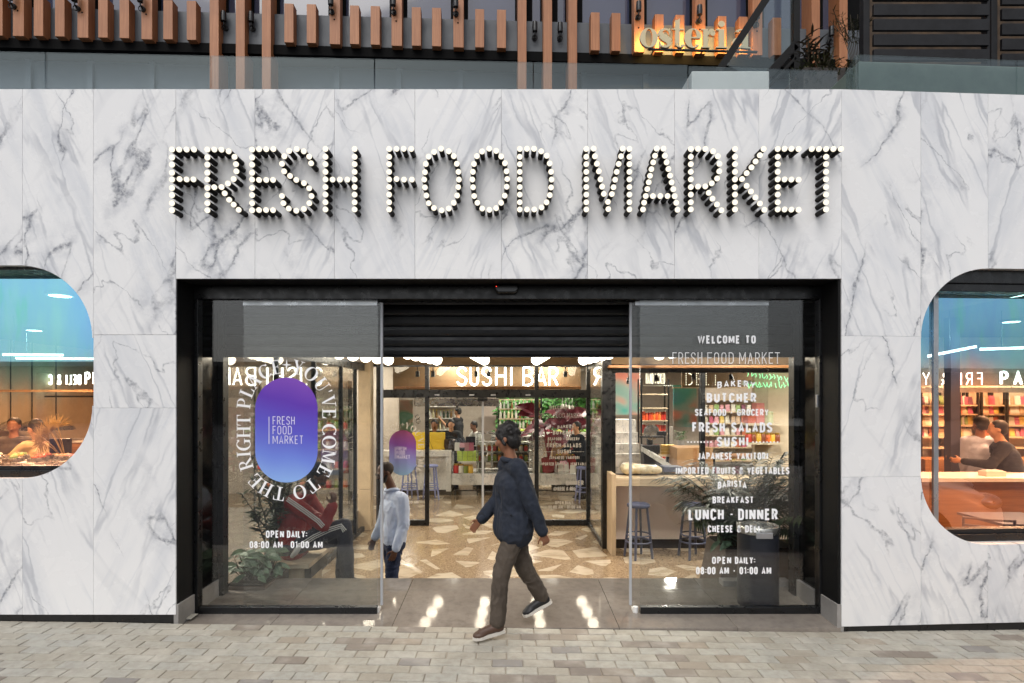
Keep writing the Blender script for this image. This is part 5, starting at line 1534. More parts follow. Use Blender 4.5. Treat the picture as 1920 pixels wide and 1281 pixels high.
# --- the seated man in the red jacket, hand raised, on the wooden bench
def seated_man():
    Z = 5.62; base = Vector((PX(560, Z), Z + CAM_Y, .09))
    t = thing('person', 'person in red track jacket seated on the wooden bench with one hand raised', 'person', tuple(base))
    Wp = lambda px, py, z=Z: P(px, py, z) - base
    J = {}
    fw = Vector((1, -.12, 0)).normalized(); lf = Vector((.12, 1, 0)).normalized()
    J['pelvis'] = Wp(553, 1022, 5.64); J['chest'] = Wp(553, 966, 5.64); J['neck'] = Wp(583, 918, 5.64); J['head'] = Wp(598, 890, 5.62)
    sc = Wp(563, 938, 5.64)
    J['shL'] = sc + lf * .16; J['shR'] = sc - lf * .16
    J['elR'] = Wp(607, 984, 5.42); J['wrR'] = Wp(624, 948, 5.44)
    J['elL'] = Wp(612, 985, 5.82); J['wrL'] = Wp(640, 990, 5.70)
    J['hdR'] = (.10, .05, 1); J['hnR'] = (-.75, .55, 0)
    J['hipL'] = J['pelvis'] + lf * .085; J['hipR'] = J['pelvis'] - lf * .085
    J['knR'] = Wp(645, 986, 5.50); J['anR'] = Wp(652, 1082, 5.52); J['toeR'] = Wp(676, 1092, 5.50)
    J['knL'] = Wp(648, 1008, 5.78); J['anL'] = Wp(640, 1080, 5.76); J['toeL'] = Wp(664, 1090, 5.72)
    k = .95
    b = MB(); body_solids(b, J, k, curlL=.5, curlR=.55); at, Mx = head_solids(b, J['head'], fw, k, .12)
    baked(b, 'body', M['skin_dark'], .0065, t, 3)
    eyes(at, Mx, t, k)
    h = MB(); h.ball(at(-.022, 0, .040), (.106 * k, .090 * k, .094 * k), 20, 14, rot=Mx); h.ball(at(-.055, 0, -.015), (.068 * k, .086 * k, .085 * k), 16, 12, rot=Mx)
    h.cap(at(-.05, 0, -.05), at(-.08, 0, -.13), .07 * k, .06 * k, 12)
    baked(h, 'hood', M['blackcloth'], .008, t, 4, .005, 30)
    h = MB(); h.ball(at(.046, 0, -.080), (.040 * k, .044 * k, .032 * k), 14, 10, rot=Mx); baked(h, 'beard', M['hair'], .007, t, 2, .003, 80)
    b = MB(); clothes_top(b, J, k, .026, hem=.02)
    jk = baked(b, 'track_jacket', M['redcloth'], .008, t, 4, .010, 9, 4.0)
    # three white stripes down sleeve and thigh
    def stripes(parent, pts, r, off, nrm):
        nrm = Vector(nrm)
        for i in (-1, 0, 1):
            b = MB()
            cl = []
            for j, p in enumerate(pts):
                p = Vector(p); q = Vector(pts[min(j + 1, len(pts) - 1)]) - Vector(pts[max(j - 1, 0)]); q.normalize()
                sd = q.cross(nrm).normalized()
                cl.append(p + nrm * r + sd * (i * off))
            b.tube(cl, .0058, 6); b.build('stripe', M['whitecloth'], parent, smooth=80)
    nv = Vector((0, -1, 0))
    S, E = Vector(J['shR']), Vector(J['elR'])
    stripes(jk, [S + Vector((-.02, 0, .055)), S.lerp(E, .2) + Vector((.03, 0, .02)), S.lerp(E, .5) + Vector((.035, 0, .015)), S.lerp(E, .8) + Vector((.035, 0, .01)), E + Vector((.02, 0, .0))], .076, .017, nv)
    b = MB(); clothes_legs(b, J, k, .016); tr = baked(b, 'track_trousers', M['navycloth'], .008, t, 4, .009, 9, 8.0)
    Hh, Kk = Vector(J['hipR']), Vector(J['knR'])
    stripes(tr, [Hh.lerp(Kk, .25) + Vector((0, 0, -.01)), Hh.lerp(Kk, .5) + Vector((0, 0, .02)), Hh.lerp(Kk, .8) + Vector((0, 0, .03)), Kk + Vector((0, 0, .02)), Kk + Vector((.035, 0, -.03))], .096, .018, nv)
    b = MB(); q = Wp(561, 1030, 5.42); b.tube([q + Vector((-.07, 0, -.07)), q + Vector((-.03, -.03, -.03)), q + Vector((.01, -.035, .03)), q + Vector((.02, -.03, .06))], [.02, .028, .026, .012], 8); b.build('white_hem', M['whitecloth'], jk, smooth=80)
    for s in 'LR': shoe(t, J['an' + s], J['toe' + s], M['shoeblack'], k * .95)
seated_man()
# ------------------------------------------------------------------ vestibule: walls, inner glass front, bar front
ZR = 10.28; YR = ZR + CAM_Y                        # inner glass front
ZBAR = 8.75; YB = ZBAR + CAM_Y                     # bar front
XG = -2.54                                         # left glass wall
CE = 2.78
b = MB(); b.box(-12, 12, .66, 17, CE, CE + .1); b.build('ceiling', M['ceil'], bld)
b = MB(); b.box(XG, 5.2, .72, YR + .1, CE - .05, CE - .002); b.build('vestibule_ceiling', M['tan'], bld)
# back of the lintel above the shutter
b = MB(); b.box(-7.5, 7.5, .40, .60, 2.75, 3.45); b.build('lintel_core', M['soffit'], bld)
# bulkhead over the inner front
zh = PZ(688, ZR)
b = MB(); b.box(XG, 1.5, YR + .02, YR + .14, zh + .03, CE - .051); b.build('bulkhead', M['tan'], bld)
ig = thing('inner_glass_front', 'black framed glass front with an open doorway between the vestibule and the market hall', 'glazing', (0, 0, 0))
T = .075
def vbar(mb, px, Z=ZR, z0=FL, z1=None, w=T): x = PX(px, Z); y = Z + CAM_Y; mb.box(x - w / 2, x + w / 2, y - .04, y + .04, z0, zh if z1 is None else z1)
b = MB(); b.box(XG, 1.5, YR - .05, YR + .05, zh, zh + .028); b.build('head_rail', M['black'], ig)
b = MB(); b.box(PX(712, ZR) + T / 2, 1.5, YR - .06, YR + .06, PZ(746, ZR), PZ(731, ZR)); b.build('transom', M['black'], ig, bevel=.004)
for px in (712, 801, 1006, 1103):
    b = MB(); vbar(b, px, w=.11 if px == 712 else T); b.build('post', M['black'], ig, bevel=.003)
for a, c in ((712, 801), (1006, 1103)):
    b = MB(); b.box(PX(a, ZR) + T / 2, PX(c, ZR) - T / 2, YR - .035, YR + .035, FL, FL + .10); b.build('bottom_rail', M['black'], ig, bevel=.003)
    b = MB(); b.box(PX(a, ZR) + T / 2, PX(c, ZR) - T / 2, YR - .005, YR + .005, FL + .10, PZ(746, ZR)); p = b.build('glass_pane', M['showglass'], ig)
    if a == 712: IGL = p
    else: IGR = p
    b = MB(); b.box(PX(a, ZR) + T / 2, PX(c, ZR) - T / 2, YR - .005, YR + .005, PZ(731, ZR), zh); b.build('transom_pane', M['showglass'], ig)
b = MB(); b.box(PX(801, ZR) + T / 2, PX(1006, ZR) - T / 2, YR - .005, YR + .005, PZ(731, ZR), zh); b.build('transom_pane', M['showglass'], ig)
b = MB(); x = PX(905, ZR); b.box(PX(805, ZR), x, YR + .06, YR + .07, FL + .01, PZ(746, ZR)); lf_ = b.build('sliding_leaf', M['showglass'], ig)
b = MB(); b.box(x - .02, x + .02, YR + .055, YR + .075, FL + .01, PZ(747, ZR)); b.build('edge_seal', M['seal'], lf_)
b = MB(); b.box(x - .085, x + .085, YR - .11, YR - .061, PZ(753, ZR), PZ(746, ZR)); b.build('door_sensor', M['black'], ig, bevel=.012)
for px in (820, 885, 925, 990):
    b = MB(); x = PX(px, ZR); b.box(x - .045, x + .045, YR - .068, YR - .061, PZ(742, ZR), PZ(739.5, ZR)); b.build('clip', M['alu'], ig)
# return wall of glass to the bar post
for z0_, z1_ in ((FL, FL + .07), (zh - .05, zh)):
    b = MB(); b.box(1.48, 1.52, YB + .08, YR - .04, z0_, z1_); b.build('return_rail', M['black'], ig)
b = MB(); b.box(1.495, 1.505, YB + .08, YR - .04, FL + .07, zh - .05); b.build('glass_pane', M['showglass'], ig)
b = MB(); b.box(PX(1128, ZBAR), PX(1145, ZBAR), YB - .07, YB + .07, FL, CE - .051); b.build('corner_post', M['black'], ig, bevel=.004)
k_ = 4.43 / PF
left_vinyl(IGL, PX(753, ZR) + .02, PZ(849, ZR), YR - .0065, gradient_mat('plum to blue print', [(0, lin('#6f8fae')), (.4, lin('#6f6fa6')), (.65, lin('#6a3c86')), (1, lin('#7a3a5c'))], -.41, .41, .2), M['vinylgrey'])
right_vinyl(IGR, PX(1057, ZR), PZ(856, ZR), YR - .0065, M['vinylgrey'])
b = MB(); x0, x1 = PX(1034, ZR), PX(1086, ZR)
# left glass wall of the vestibule
lg = thing('side_glass_wall', 'long dark framed glass wall along the left side of the vestibule', 'glazing', (0, 0, 0))
b = MB(); b.box(XG - .03, XG + .03, .75, YR - .05, zh - .09, zh + .028); b.build('head_rail', M['black'], lg)
b = MB(); b.box(XG - .03, XG + .03, .98, YR - .3, FL, FL + .07); b.build('bottom_rail', M['black'], lg)
ys_ = [.80, 2.0, 3.2, 4.4, 5.2]
for y in ys_:
    b = MB(); b.box(XG - .03, XG + .03, y - .02, y + .02, FL, zh - .09); b.build('post', M['black'], lg)
for i in range(4):
    b = MB(); b.box(XG - .005, XG + .005, ys_[i] + .02, ys_[i + 1] - .02, FL + .07, zh - .09); b.build('glass_pane', glass_mat('side glass', (.86, .87, .86), ior=1.75, boost=1.25) if i == 0 else bpy.data.materials['side glass'], lg)
b = MB(); b.box(XG - .03, XG + .05, .7, YR, zh + .03, CE); b.build('bulkhead', M['tan'], lg)
# tan stone pillar in the far left corner
pil = thing('stone_pillar', 'tan stone pillar in the far left corner of the vestibule', 'pillar', (PX(686, 10.0), 10.0 + CAM_Y, FL))
b = MB(); b.box(-.11, .11, -.11, .11, 0, .72); b.build('lower_block', simple('tan veined stone', '#b9a282', .5, var=.14, vscale=3), pil, bevel=.006)
b = MB(); b.box(-.11, .11, -.11, .11, .725, 3.42); b.build('shaft', bpy.data.materials['tan veined stone'], pil, bevel=.006)
# ------------------------------------------------------------------ bar front on the right
XE = 5.2
bw = thing('bar_counter', 'bar front with a black framed serving window and pale pink counter below', 'bar', (0, 0, 0))
zl = PZ(688, ZBAR)
b = MB(); b.box(PX(1141, 8.6), XE, YB - .20, YB + .10, PZ(690, 8.6), PZ(685, 8.6)); b.build('ledge', M['orangewood'], bw, bevel=.004)
b = MB(); b.box(1.63, XE, YB + .0, YB + .12, zl + .04, CE - .051); b.build('bulkhead', M['tan'], bw)
xa = PX(1145, ZBAR)
zs0, zs1 = PZ(888, ZBAR), PZ(699, ZBAR)
b = MB(); b.box(xa, XE, YB - .03, YB + .05, zs1, PZ(690.5, 8.6) - .002); b.box(xa, XE, YB - .03, YB + .05, zs0 - .06, zs0)
for px in (1149.5, 1317, 1487): x = PX(px, ZBAR); b.box(x - .035, x + .035, YB - .03, YB + .05, zs0 + .0005, zs1 - .0005)
b.build('window_frame', M['black'], bw, bevel=.003)
zc1, zc0 = PZ(897, 8.32), PZ(912, 8.32)
b = MB(); b.box(PX(1155, 8.32), XE, 8.32 + CAM_Y, YB - .032, zc0, zc1); b.build('counter_top', M['oak'], bw, bevel=.004)
b = MB(); b.box(PX(1146, 8.32), PX(1155, 8.32) - .002, 8.30 + CAM_Y, YB - .032, FL, zc1 + .06); b.build('end_panel', M['oakv'], bw, bevel=.004)
b = MB(); b.box(PX(1155, 8.32), XE, YB - .07, YB - .033, FL + .15, zc0 - .002); pf = b.build('front_panel', M['pinkpanel'], bw)
b = MB(); xc_, zc_ = PX(1245, 8.68), PZ(937, 8.68)
for r, a0, a1 in ((.085, 20, 340), (.055, 10, 190), (.03, 0, 180)):
    b.tube([(xc_ + r * math.cos(R(a)), YB - .074, zc_ + r * .8 * math.sin(R(a))) for a in range(a0, a1 + 1, 10)], .0045, 5)
for sgn in (-1, 1): b.tube([(xc_ + sgn * x, YB - .074, zc_ - .02 - .03 * math.sin((x - .1) * 5)) for x in [.1 + .04 * q for q in range(12)]], .004, 5)
b.build('embossed_emblem', M['pinkpanel'], pf, smooth=60)
b = MB(); b.box(PX(1155, 8.32), XE, YB - .03, YB + .03, FL, FL + .149); b.build('kick_board', M['kick'], bw)
for px in (1170, 1248, 1284):
    b = MB(); x = PX(px, 8.5); b.box(x - .03, x + .03 + (.04 if px == 1284 else 0), 8.5 + CAM_Y, 8.56 + CAM_Y, zc0 - .025, zc0 - .001); b.build('counter_bracket', M['kick'], bw)
b = MB(); b.box(1.63, XE, YB + .052, YB + .12, FL, zs0 - .06); b.build('back_panel', M['tan'], bw)
# bar stools
def stool(col, label, loc, rz, grp=None):
    t = thing('bar_stool', label, 'bar stool', loc, rz, grp)
    b = MB(); b.lathe([(.005, .74), (.15, .74), (.165, .748), (.168, .765), (.163, .785), (.148, .792), (.12, .784), (.02, .782)], n=28); b.build('seat', col, t, smooth=40)
    for a in range(4):
        an = math.pi / 4 + a * math.pi / 2; ca, sa = math.cos(an), math.sin(an)
        b = MB(); b.bar((.125 * ca, .125 * sa, .745), (.205 * ca, .205 * sa, .0), .032, .032, up=(-sa, ca, 0)); b.build('leg', col, t, bevel=.004)
    b = MB(); r = .180; b.tube([(r * math.cos(2 * math.pi * q / 28), r * math.sin(2 * math.pi * q / 28), .24) for q in range(28)], .014, 8, closed=True)
    b.tube([(.168 * math.cos(2 * math.pi * q / 28), .168 * math.sin(2 * math.pi * q / 28), .34) for q in range(28)], .011, 8, closed=True)
    b.build('foot_ring', col, t, smooth=60)
    return t
s1 = stool(M['slate'], 'slate blue bar stool at the pale pink counter, the one nearer the black post', (PX(1197, 8.22), 8.22 + CAM_Y, FL), .35, 'slate blue stools at the bar')
dup(s1, (PX(1299, 8.22), 8.22 + CAM_Y, FL), .25, 'slate blue bar stool at the pale pink counter, partly behind the palm', 'slate blue stools at the bar')
# right splayed wall of the vestibule, beyond the jamb
b = MB(); b.hexa([(2.56, .66, FL), (XE - .2, YB, FL), (XE - .1, YB, FL), (2.66, .66, FL)], [(2.56, .66, CE), (XE - .2, YB, CE), (XE - .1, YB, CE), (2.66, .66, CE)])
b.build('vestibule_side_wall', simple('dark brown panel', '#3c332c', .45, var=.1), bld)

# ------------------------------------------------------------------ globe lamps in fanned rows
gk = random.Random(5)
def globe_row(px, Zf, dirx, n, label, zc=2.335):
    x = PX(px, Zf); y = Zf + CAM_Y
    t = thing('globe_lamp_row', label, 'ceiling lamp', (x, y, zc), 0, 'rows of opal globes under the vestibule ceiling')
    d = Vector((-dirx, -1, 0)).normalized() * .37
    b = MB(); e = d * (n - 1); b.tube([(0, 0, .15), tuple(e + Vector((0, 0, .15)))], .012, 6)
    for q in (0, n - 1): p = d * q; b.cyl((p.x, p.y, .15), (p.x, p.y, CE - .05 - zc), .008, n=6)
    b.build('carrier_bar', M['black'], t)
    for q in range(n):
        p = d * q
        g = MB(); g.ball((0, 0, 0), .090, 18, 12); o = g.build('globe', M['globe'], t, smooth=180); o.location = p
        c = MB(); c.cyl((0, 0, .088), (0, 0, .145), .03, n=10); c.build('lamp_holder', M['black'], o)
for a in ((728, 9.5, .287, 11, 'row of lit opal globes ending beside the stone pillar'), (819, 9.5, .162, 10, 'row of lit opal globes ending left of the letters SUSHI BAR'),
          (908, 9.5, .061, 10, 'row of lit opal globes ending over the middle of the open glass doorway'), (1006, 9.5, -.039, 10, 'row of lit opal globes ending over the right door post of the inner doorway'),
          (1094, 9.5, -.111, 10, 'row of lit opal globes ending beside the tall black corner post'), (1236, 8.2, -.2, 8, 'row of lit opal globes over the bar stools')):
    globe_row(*a)

# ------------------------------------------------------------------ planters, bench, bin
def leafblade(mb, p, d, L, w, nrm, fold=.25, bend=.3, seg=4, mi=0):
    """pointed leaf: base p, direction d, length L, width w"""
    d = Vector(d).normalized(); nrm = Vector(nrm); nrm = (nrm - d * nrm.dot(d)); nrm = nrm.normalized() if nrm.length > 1e-5 else d.orthogonal().normalized(); s = d.cross(nrm)
    vs = []; p = Vector(p)
    for i in range(seg + 1):
        t = i / seg; wd = w * math.sin(math.pi * min(.98, t * .86 + .10)) if i < seg else .001
        c = p + d * L * t - nrm * bend * L * t * t
        vs += [c - s * wd / 2 + nrm * fold * wd, c, c + s * wd / 2 + nrm * fold * wd]
    fs = []
    for i in range(seg):
        a = i * 3; fs += [(a, a + 1, a + 4, a + 3), (a + 1, a + 2, a + 5, a + 4)]
    mb.add(vs, fs, mi)
def randdir(g, up=.3):
    a = g.uniform(0, 2 * math.pi); z = g.uniform(-.4, 1) + up
    return Vector((math.cos(a), math.sin(a), z)).normalized()
g = random.Random(21)
pb = thing('planter_box', 'low dark brown planter box with soil in the left corner behind the door', 'planter', (-2.27, .72, 0))
b = MB(); b.box(-.20, .16, .26, 1.50, -.20, .045); b.box(-.20, .16, .002, .259, -.02, .045); b.build('box', M['planterbox'], pb, bevel=.006)
b = MB(); b.box(-.18, .14, .02, 1.48, .0452, .06); b.build('soil', M['soil'], pb)
sh_ = thing('shrub', 'tall dark fine leaved shrub in the planter left of the seated person', 'shrub', (-2.33, 1.55, .06))
b = MB(); f = MB()
s_ = 1
for q in range(26):
    a = g.uniform(0, 6.28); r = g.uniform(.0, .10); tip = Vector((g.uniform(-.16, .20), g.uniform(-.62, .45), g.uniform(.5, 1.15) * (1 if s_ else 1)))
    st = Vector((r * math.cos(a), r * math.sin(a), 0)); pts = [st, st.lerp(tip, .5) + Vector((g.uniform(-.05, .05), g.uniform(-.05, .05), .06)), tip]
    b.tube(pts, [.009, .006, .003], 5)
    for s in range(70):
        t = g.uniform(.12, 1.02); c = pts[0].lerp(pts[1], min(1, t * 2)) if t < .5 else pts[1].lerp(pts[2], min(1, t * 2 - 1))
        leafblade(f, c, randdir(g, .15), g.uniform(.05, .13), g.uniform(.012, .022), (g.uniform(-1, 1), g.uniform(-1, 1), 1), .15, .3, 3)
b.build('stem', M['stem'], sh_, smooth=60); f.build('foliage', M['leaf_dark'], sh_)
lp = thing('leafy_plant', 'low plant with broad pale green variegated leaves at the front of the left planter', 'plant', (-2.24, .92, .06))
f = MB(); b = MB()
for q in range(85):
    c = Vector((g.uniform(-.2, .14), g.uniform(-.14, .16), g.uniform(.02, .25))); a = g.uniform(0, 6.28)
    leafblade(f, c, (math.cos(a) * .9, math.sin(a) * .9 - .3, g.uniform(-.5, .4)), g.uniform(.09, .16), g.uniform(.05, .085), (g.uniform(-.4, .4), -.5, 1), .18, .35, 4)
    b.tube([(c.x * .6, c.y * .6, 0), tuple(c)], .003, 4)
f.build('foliage', M['leaf_var'], lp); b.build('stem', M['stem'], lp)
# bench under the seated person
bz = thing('wooden_bench', 'pale wooden bench with a box leg on the step under the seated person', 'bench', (PX(575, 5.6), 5.6 + CAM_Y, -.22))
b = MB(); b.box(-.32, .10, -.22, .40, .27, .315); b.build('seat', M['oak'], bz, bevel=.004)
b = MB(); b.box(-.12, .035, -.18, .36, 0, .269); b.build('leg', M['oakv'], bz, bevel=.004)
b = MB(); b.box(.036, .10, -.16, .34, .16, .269); b.build('dark_underside', M['kick'], bz, bevel=.003)  # dark block standing in for the shaded recess under the seat
# waste bin
bn = thing('waste_bin', 'charcoal cylindrical waste bin with a polished steel rim on the landing', 'bin', (PX(1421, 4.60), 4.60 + CAM_Y, -.006))
b = MB(); b.lathe([(.150, 0), (.158, .012), (.158, .60)], n=40); b.build('body', M['bin'], bn, smooth=40)
b = MB(); b.lathe([(.154, .601), (.163, .603), (.166, .62), (.166, .650), (.160, .660), (.128, .655), (.124, .62)], n=40); b.build('rim', M['steel'], bn, smooth=40)
b = MB(); b.box(-.085, .045, -.172, -.152, .585, .632); b.build('label_plate', M['alu'], bn, bevel=.003)
# palm in a flared planter
pt = thing('tall_planter', 'flared dark brown planter standing behind the waste bin', 'planter', (2.30, 1.35, -.30))
b = MB(); b.hexa([(-.34, -.25, 0), (.45, -.25, 0), (.45, .25, 0), (-.34, .25, 0)], [(-.24, -.25, .56), (.45, -.25, .56), (.45, .25, .56), (-.24, .25, .56)]); b.build('pot', M['planterbox'], pt, bevel=.01)
b = MB(); b.box(-.22, .43, -.23, .23, .561, .575); b.build('soil', M['soil'], pt)
b = MB(); b.box(1.92, 2.52, .80, .9, .0005, .07); kb = b.build('low_kerb', M['kerb'], bevel=.004); tag(kb, 'low grey stone kerb on the landing behind the waste bin', 'kerb')
pm = thing('palm', 'potted palm with arching dark green fronds behind the waste bin', 'palm', (2.36, 1.35, .275))
b = MB(); f = MB()
for q in range(54):
    a = g.uniform(0, 6.28); el = g.uniform(.75, 1.45); L = g.uniform(.62, 1.08); sp = g.uniform(.35, .85)
    d = Vector((math.cos(a) * math.cos(el), math.sin(a) * math.cos(el), math.sin(el)))
    base = Vector((g.uniform(-.10, .10), g.uniform(-.1, .1), 0)); pts = []
    for s in range(11):
        t = s / 10; pts.append(base + d * L * t + Vector((math.cos(a), math.sin(a), 0)) * .22 * t * t * sp - Vector((0, 0, .30 * t ** 2.3 * sp)))
    b.tube(pts, [.008 * (1 - .75 * s / 10) for s in range(11)], 5)
    for s in range(3, 11):
        for ss in (0, .33, .66):
            i0 = min(s, 9); tt = pts[i0 + 1] - pts[i0]; tt.normalize(); side = tt.cross(Vector((0, 0, 1))); side = side.normalized() if side.length > .01 else Vector((1, 0, 0))
            c = pts[i0].lerp(pts[i0 + 1], ss); ll = (.10 + .17 * math.sin(math.pi * (s - 2.2) / 9)) * g.uniform(.85, 1.1)
            for sg in (-1, 1):
                dd = side * sg * .85 + tt * .6 + Vector((0, 0, g.uniform(-.25, .05)))
                leafblade(f, c, dd, ll, .021, (0, 0, 1), .1, .35, 3)
b.build('trunk', M['stem'], pm, smooth=60); f.build('crown', M['leaf_palm'], pm)
tp = dup(lp, (2.22, 1.22, .275), 1.0, 'low pale green leafy plant under the palm in the flared planter')
# ------------------------------------------------------------------ market hall behind the inner glass front
h = random.Random(77)
YE = 15.4                                         # back wall of the hall
b = MB(); b.box(-12, 12, YE, YE + .2, FL, CE); b.build('hall_back_wall', M['beige'], bld)
for x0, x1 in ((-9.6, -9.4), (9.4, 9.6)):
    b = MB(); b.box(x0, x1, .26, YE, FL, CE); b.build('hall_side_wall', M['cream'], bld)
# raised floors of the two side rooms behind the film windows
for x0, x1, y1 in ((-9.4, -2.62, 6.0),):
    b = MB(); b.box(x0, x1, .28, y1, FL, -.30); tag(b.build('side_room_floor', M['landing']), 'raised floor of the room behind the left film window', kind='structure')
b = MB(); b.hexa([(2.72, .5, FL), (5.3, YB - .05, FL), (9.4, YB - .05, FL), (9.4, .5, FL)][::-1], [(2.72, .5, -.30), (5.3, YB - .05, -.30), (9.4, YB - .05, -.30), (9.4, .5, -.30)][::-1])
tag(b.build('side_room_floor', M['landing'], fix=True), 'raised floor of the room behind the right film window', kind='structure')
b = MB(); b.box(-9.4, -2.62, .262, .30, FL, 1.0); b.box(2.8, 9.4, .75, .78, FL, .5); b.build('window_breast', M['tan'], bld)

def ceiling_light(x, y, e, label, col=(1.0, .91, .78), size=.2, z=None):
    zc = (CE - .002) if z is None else z
    t = thing('ceiling_light', label, 'ceiling light', (x, y, zc), 0, 'round ceiling lights of the hall')
    b = MB(); b.lathe([(.10, -.035), (.125, -.03), (.13, -.002), (.02, 0)], n=20); b.build('housing', M['black'], t, smooth=40)
    b = MB(); b.lathe([(.005, -.038), (.098, -.038), (.098, -.036), (.005, -.036)], n=20); b.build('lens', M['spot'], t)
    ld = bpy.data.lights.new('ceiling_light', 'AREA'); ld.shape = 'DISK'; ld.size = size; ld.energy = e * .80; ld.color = col
    lo = bpy.data.objects.new('lamp', ld); COL.objects.link(lo); lo.parent = t; lo.location = (0, 0, -.06)
    return t
for i, (x, y, e) in enumerate(((-3.6, 8.4, 90), (-1.2, 8.0, 90), (1.0, 8.0, 90), (-.4, 10.6, 95), (2.2, 10.6, 95), (-3.0, 12.6, 95), (.6, 13.4, 95), (3.4, 7.2, 85), (5.6, 6.6, 95), (4.6, 9.4, 90), (7.6, 9.0, 90))):
    ceiling_light(x, y, e, 'round warm ceiling light of the market hall, %s of the doorway' % ('left' if x < 0 else 'right'))
for i, (x, y, e) in enumerate(((-4.6, 1.6, 150), (-6.6, 2.0, 150), (-5.0, 4.0, 190), (-7.4, 4.6, 190), (5.2, 1.6, 140), (7.6, 2.0, 140), (7.0, 3.6, 170), (8.6, 3.4, 170))):
    ceiling_light(x, y, e, 'round warm ceiling light in the room behind the %s film window' % ('left' if x < 0 else 'right'))
# unseen vestibule lamps, added to brighten the bar front and the floor
for i, (x, y) in enumerate(((-1.9, 3.4), (2.4, 3.1), (3.7, 3.3))):
    ceiling_light(x, y, 48 if x < 0 else 120, 'added unseen ceiling light over the vestibule floor, %s' % ('on the bar side' if x > 1 else 'above the seated person'), size=.2, z=CE - .055)

# --- sushi bar sign on its beam
ZSU = 12.2; YSU = ZSU + CAM_Y
b = MB(); b.box(PX(735, ZSU), PX(1090, ZSU), YSU + .10, YSU + .2, PZ(745, ZSU), CE); b.build('sign_board', M['tan'], bld)
bs = thing('shelf_beam', 'long wooden shelf beam under the neon SUSHI BAR letters', 'shelf', (0, 0, 0))
b = MB(); b.box(PX(742, ZSU), PX(1088, ZSU), YSU - .18, YSU + .09, PZ(729.5, ZSU), PZ(725, ZSU)); b.build('board', M['orangewood'], bs, bevel=.003)
for px in (745, 763, 781, 1050, 1070, 1083):
    b = MB(); x = PX(px, ZSU); b.box(x - .012, x + .012, YSU - .1, YSU - .08, PZ(746, ZSU), PZ(730, ZSU)); b.build('hanger', M['black'], bs)
sb = thing('neon_sign', 'white neon letters SUSHI BAR standing on the wooden shelf beam', 'sign', (0, 0, 0))
xs0 = PX(857, ZSU); zb0 = PZ(724, ZSU); sh = 36 * ZSU / PF; ends = {}
cur = 0
spos = [('S', 857, 876), ('U', 881, 898), ('S', 904, 922), ('H', 929, 949), ('I', 957, 957), ('B', 980, 1000), ('A', 1005, 1024), ('R', 1028, 1046)]
for ch, x0, x1 in spos:
    b = MB(); wd = max((x1 - x0) * ZSU / PF, .02)
    tube_text(b, ch, (PX(x0, ZSU), YSU - .08, zb0), sh, wd if ch != 'I' else .04, .019, n=8)
    b.build('neon_letter', M['neon'], sb, smooth=60)
for px in (783, 812, 893, 916, 1060):
    sp = thing('speaker', 'small black loudspeaker hung %s' % {783: 'above the yellow tray, leftmost of five', 812: 'left of the first S of the neon sign', 893: 'in front of the U of the neon sign', 916: 'in front of the second S of the neon sign', 1060: 'right of the R of the neon sign'}[px], 'speaker', (PX(px, 10.9), 10.9 + CAM_Y, PZ(701, 10.9)), 0, 'small loudspeakers under the hall ceiling')
    b = MB(); b.box(-.035, .035, -.04, .04, -.06, .05); b.build('cabinet', M['black'], sp, bevel=.008); b = MB(); b.cyl((0, 0, .05), (0, 0, CE - PZ(701, 10.9)), .008, n=6); b.build('rod', M['black'], sp)

# --- marble counters
ZC = 13.4; YC = ZC + CAM_Y
ct_ = thing('marble_counter', 'tall veined marble sushi counter on the left with a white edge slab', 'counter', (0, 0, 0))
x0, x1 = PX(716, ZC), PX(846, ZC); zt = PZ(845, ZC)
b = MB(); b.box(x0, x1, YC - .04, YC + .8, zt - .14, zt); b.build('top', M['marble_in'], ct_, bevel=.004)
b = MB(); b.box(x1 - .12, x1, YC - .03, YC + .8, FL + .1, zt - .141); b.build('end_slab', M['marble_in'], ct_, bevel=.004)
b = MB(); b.box(x0, x1 - .121, YC + .10, YC + .2, FL + .12, zt - .141); b.build('front_slab', marble_mat('grey counter marble', uv=False, warm=1, scale=3.0, strong=1.6), ct_)
b = MB(); b.box(x0, x1, YC + .06, YC + .7, FL, FL + .10); b.build('kick_board', M['kick'], ct_)
cd = thing('marble_display', 'low marble display counter on black legs in the middle of the hall', 'counter', (0, 0, 0))
xd0, xd1 = PX(847, ZC), PX(1094, ZC); zd1, zd0 = PZ(888, ZC), PZ(909, ZC)
b = MB(); b.box(xd0, xd1, YC - .06, YC + 1.0, zd0, zd1); b.build('slab', M['marble_in'], cd, bevel=.01)
for px in (853, 895, 1000, 1085):
    b = MB(); x = PX(px, ZC); b.box(x - .02, x + .02, YC + .02, YC + .06, FL, zd0 - .001); b.box(x - .02, x + .02, YC + .8, YC + .84, FL, zd0 - .001); b.build('leg', M['black'], cd)
b = MB(); b.box(xd0 + .1, xd1 - .1, YC + .03, YC + .05, FL + .10, FL + .13); b.build('foot_rail', M['black'], cd)
b = MB(); b.box(PX(893, ZC), PX(1000, ZC), YC + .25, YC + .9, FL + .08, FL + .26); b.build('cooling_unit', M['kick'], cd)
sg = thing('counter_sign', 'small black sign reading CHEESE & DELI hanging from the marble display counter', 'sign', (0, 0, 0))
x0, x1 = PX(1034, ZC - .1), PX(1086, ZC - .1); b = MB(); b.box(x0, x1, YC - .09, YC - .07, PZ(923, ZC - .1), PZ(909.5, ZC - .1)); b.build('plate', M['black'], sg)
b = MB(); put_line(b, 'CHEESE & DELI', (x0 + x1) / 2, PZ(920, ZC - .1), YC - .0915, 7 * ZC / PF, .52, .17); b.build('lettering', M['vinyl'], sg)
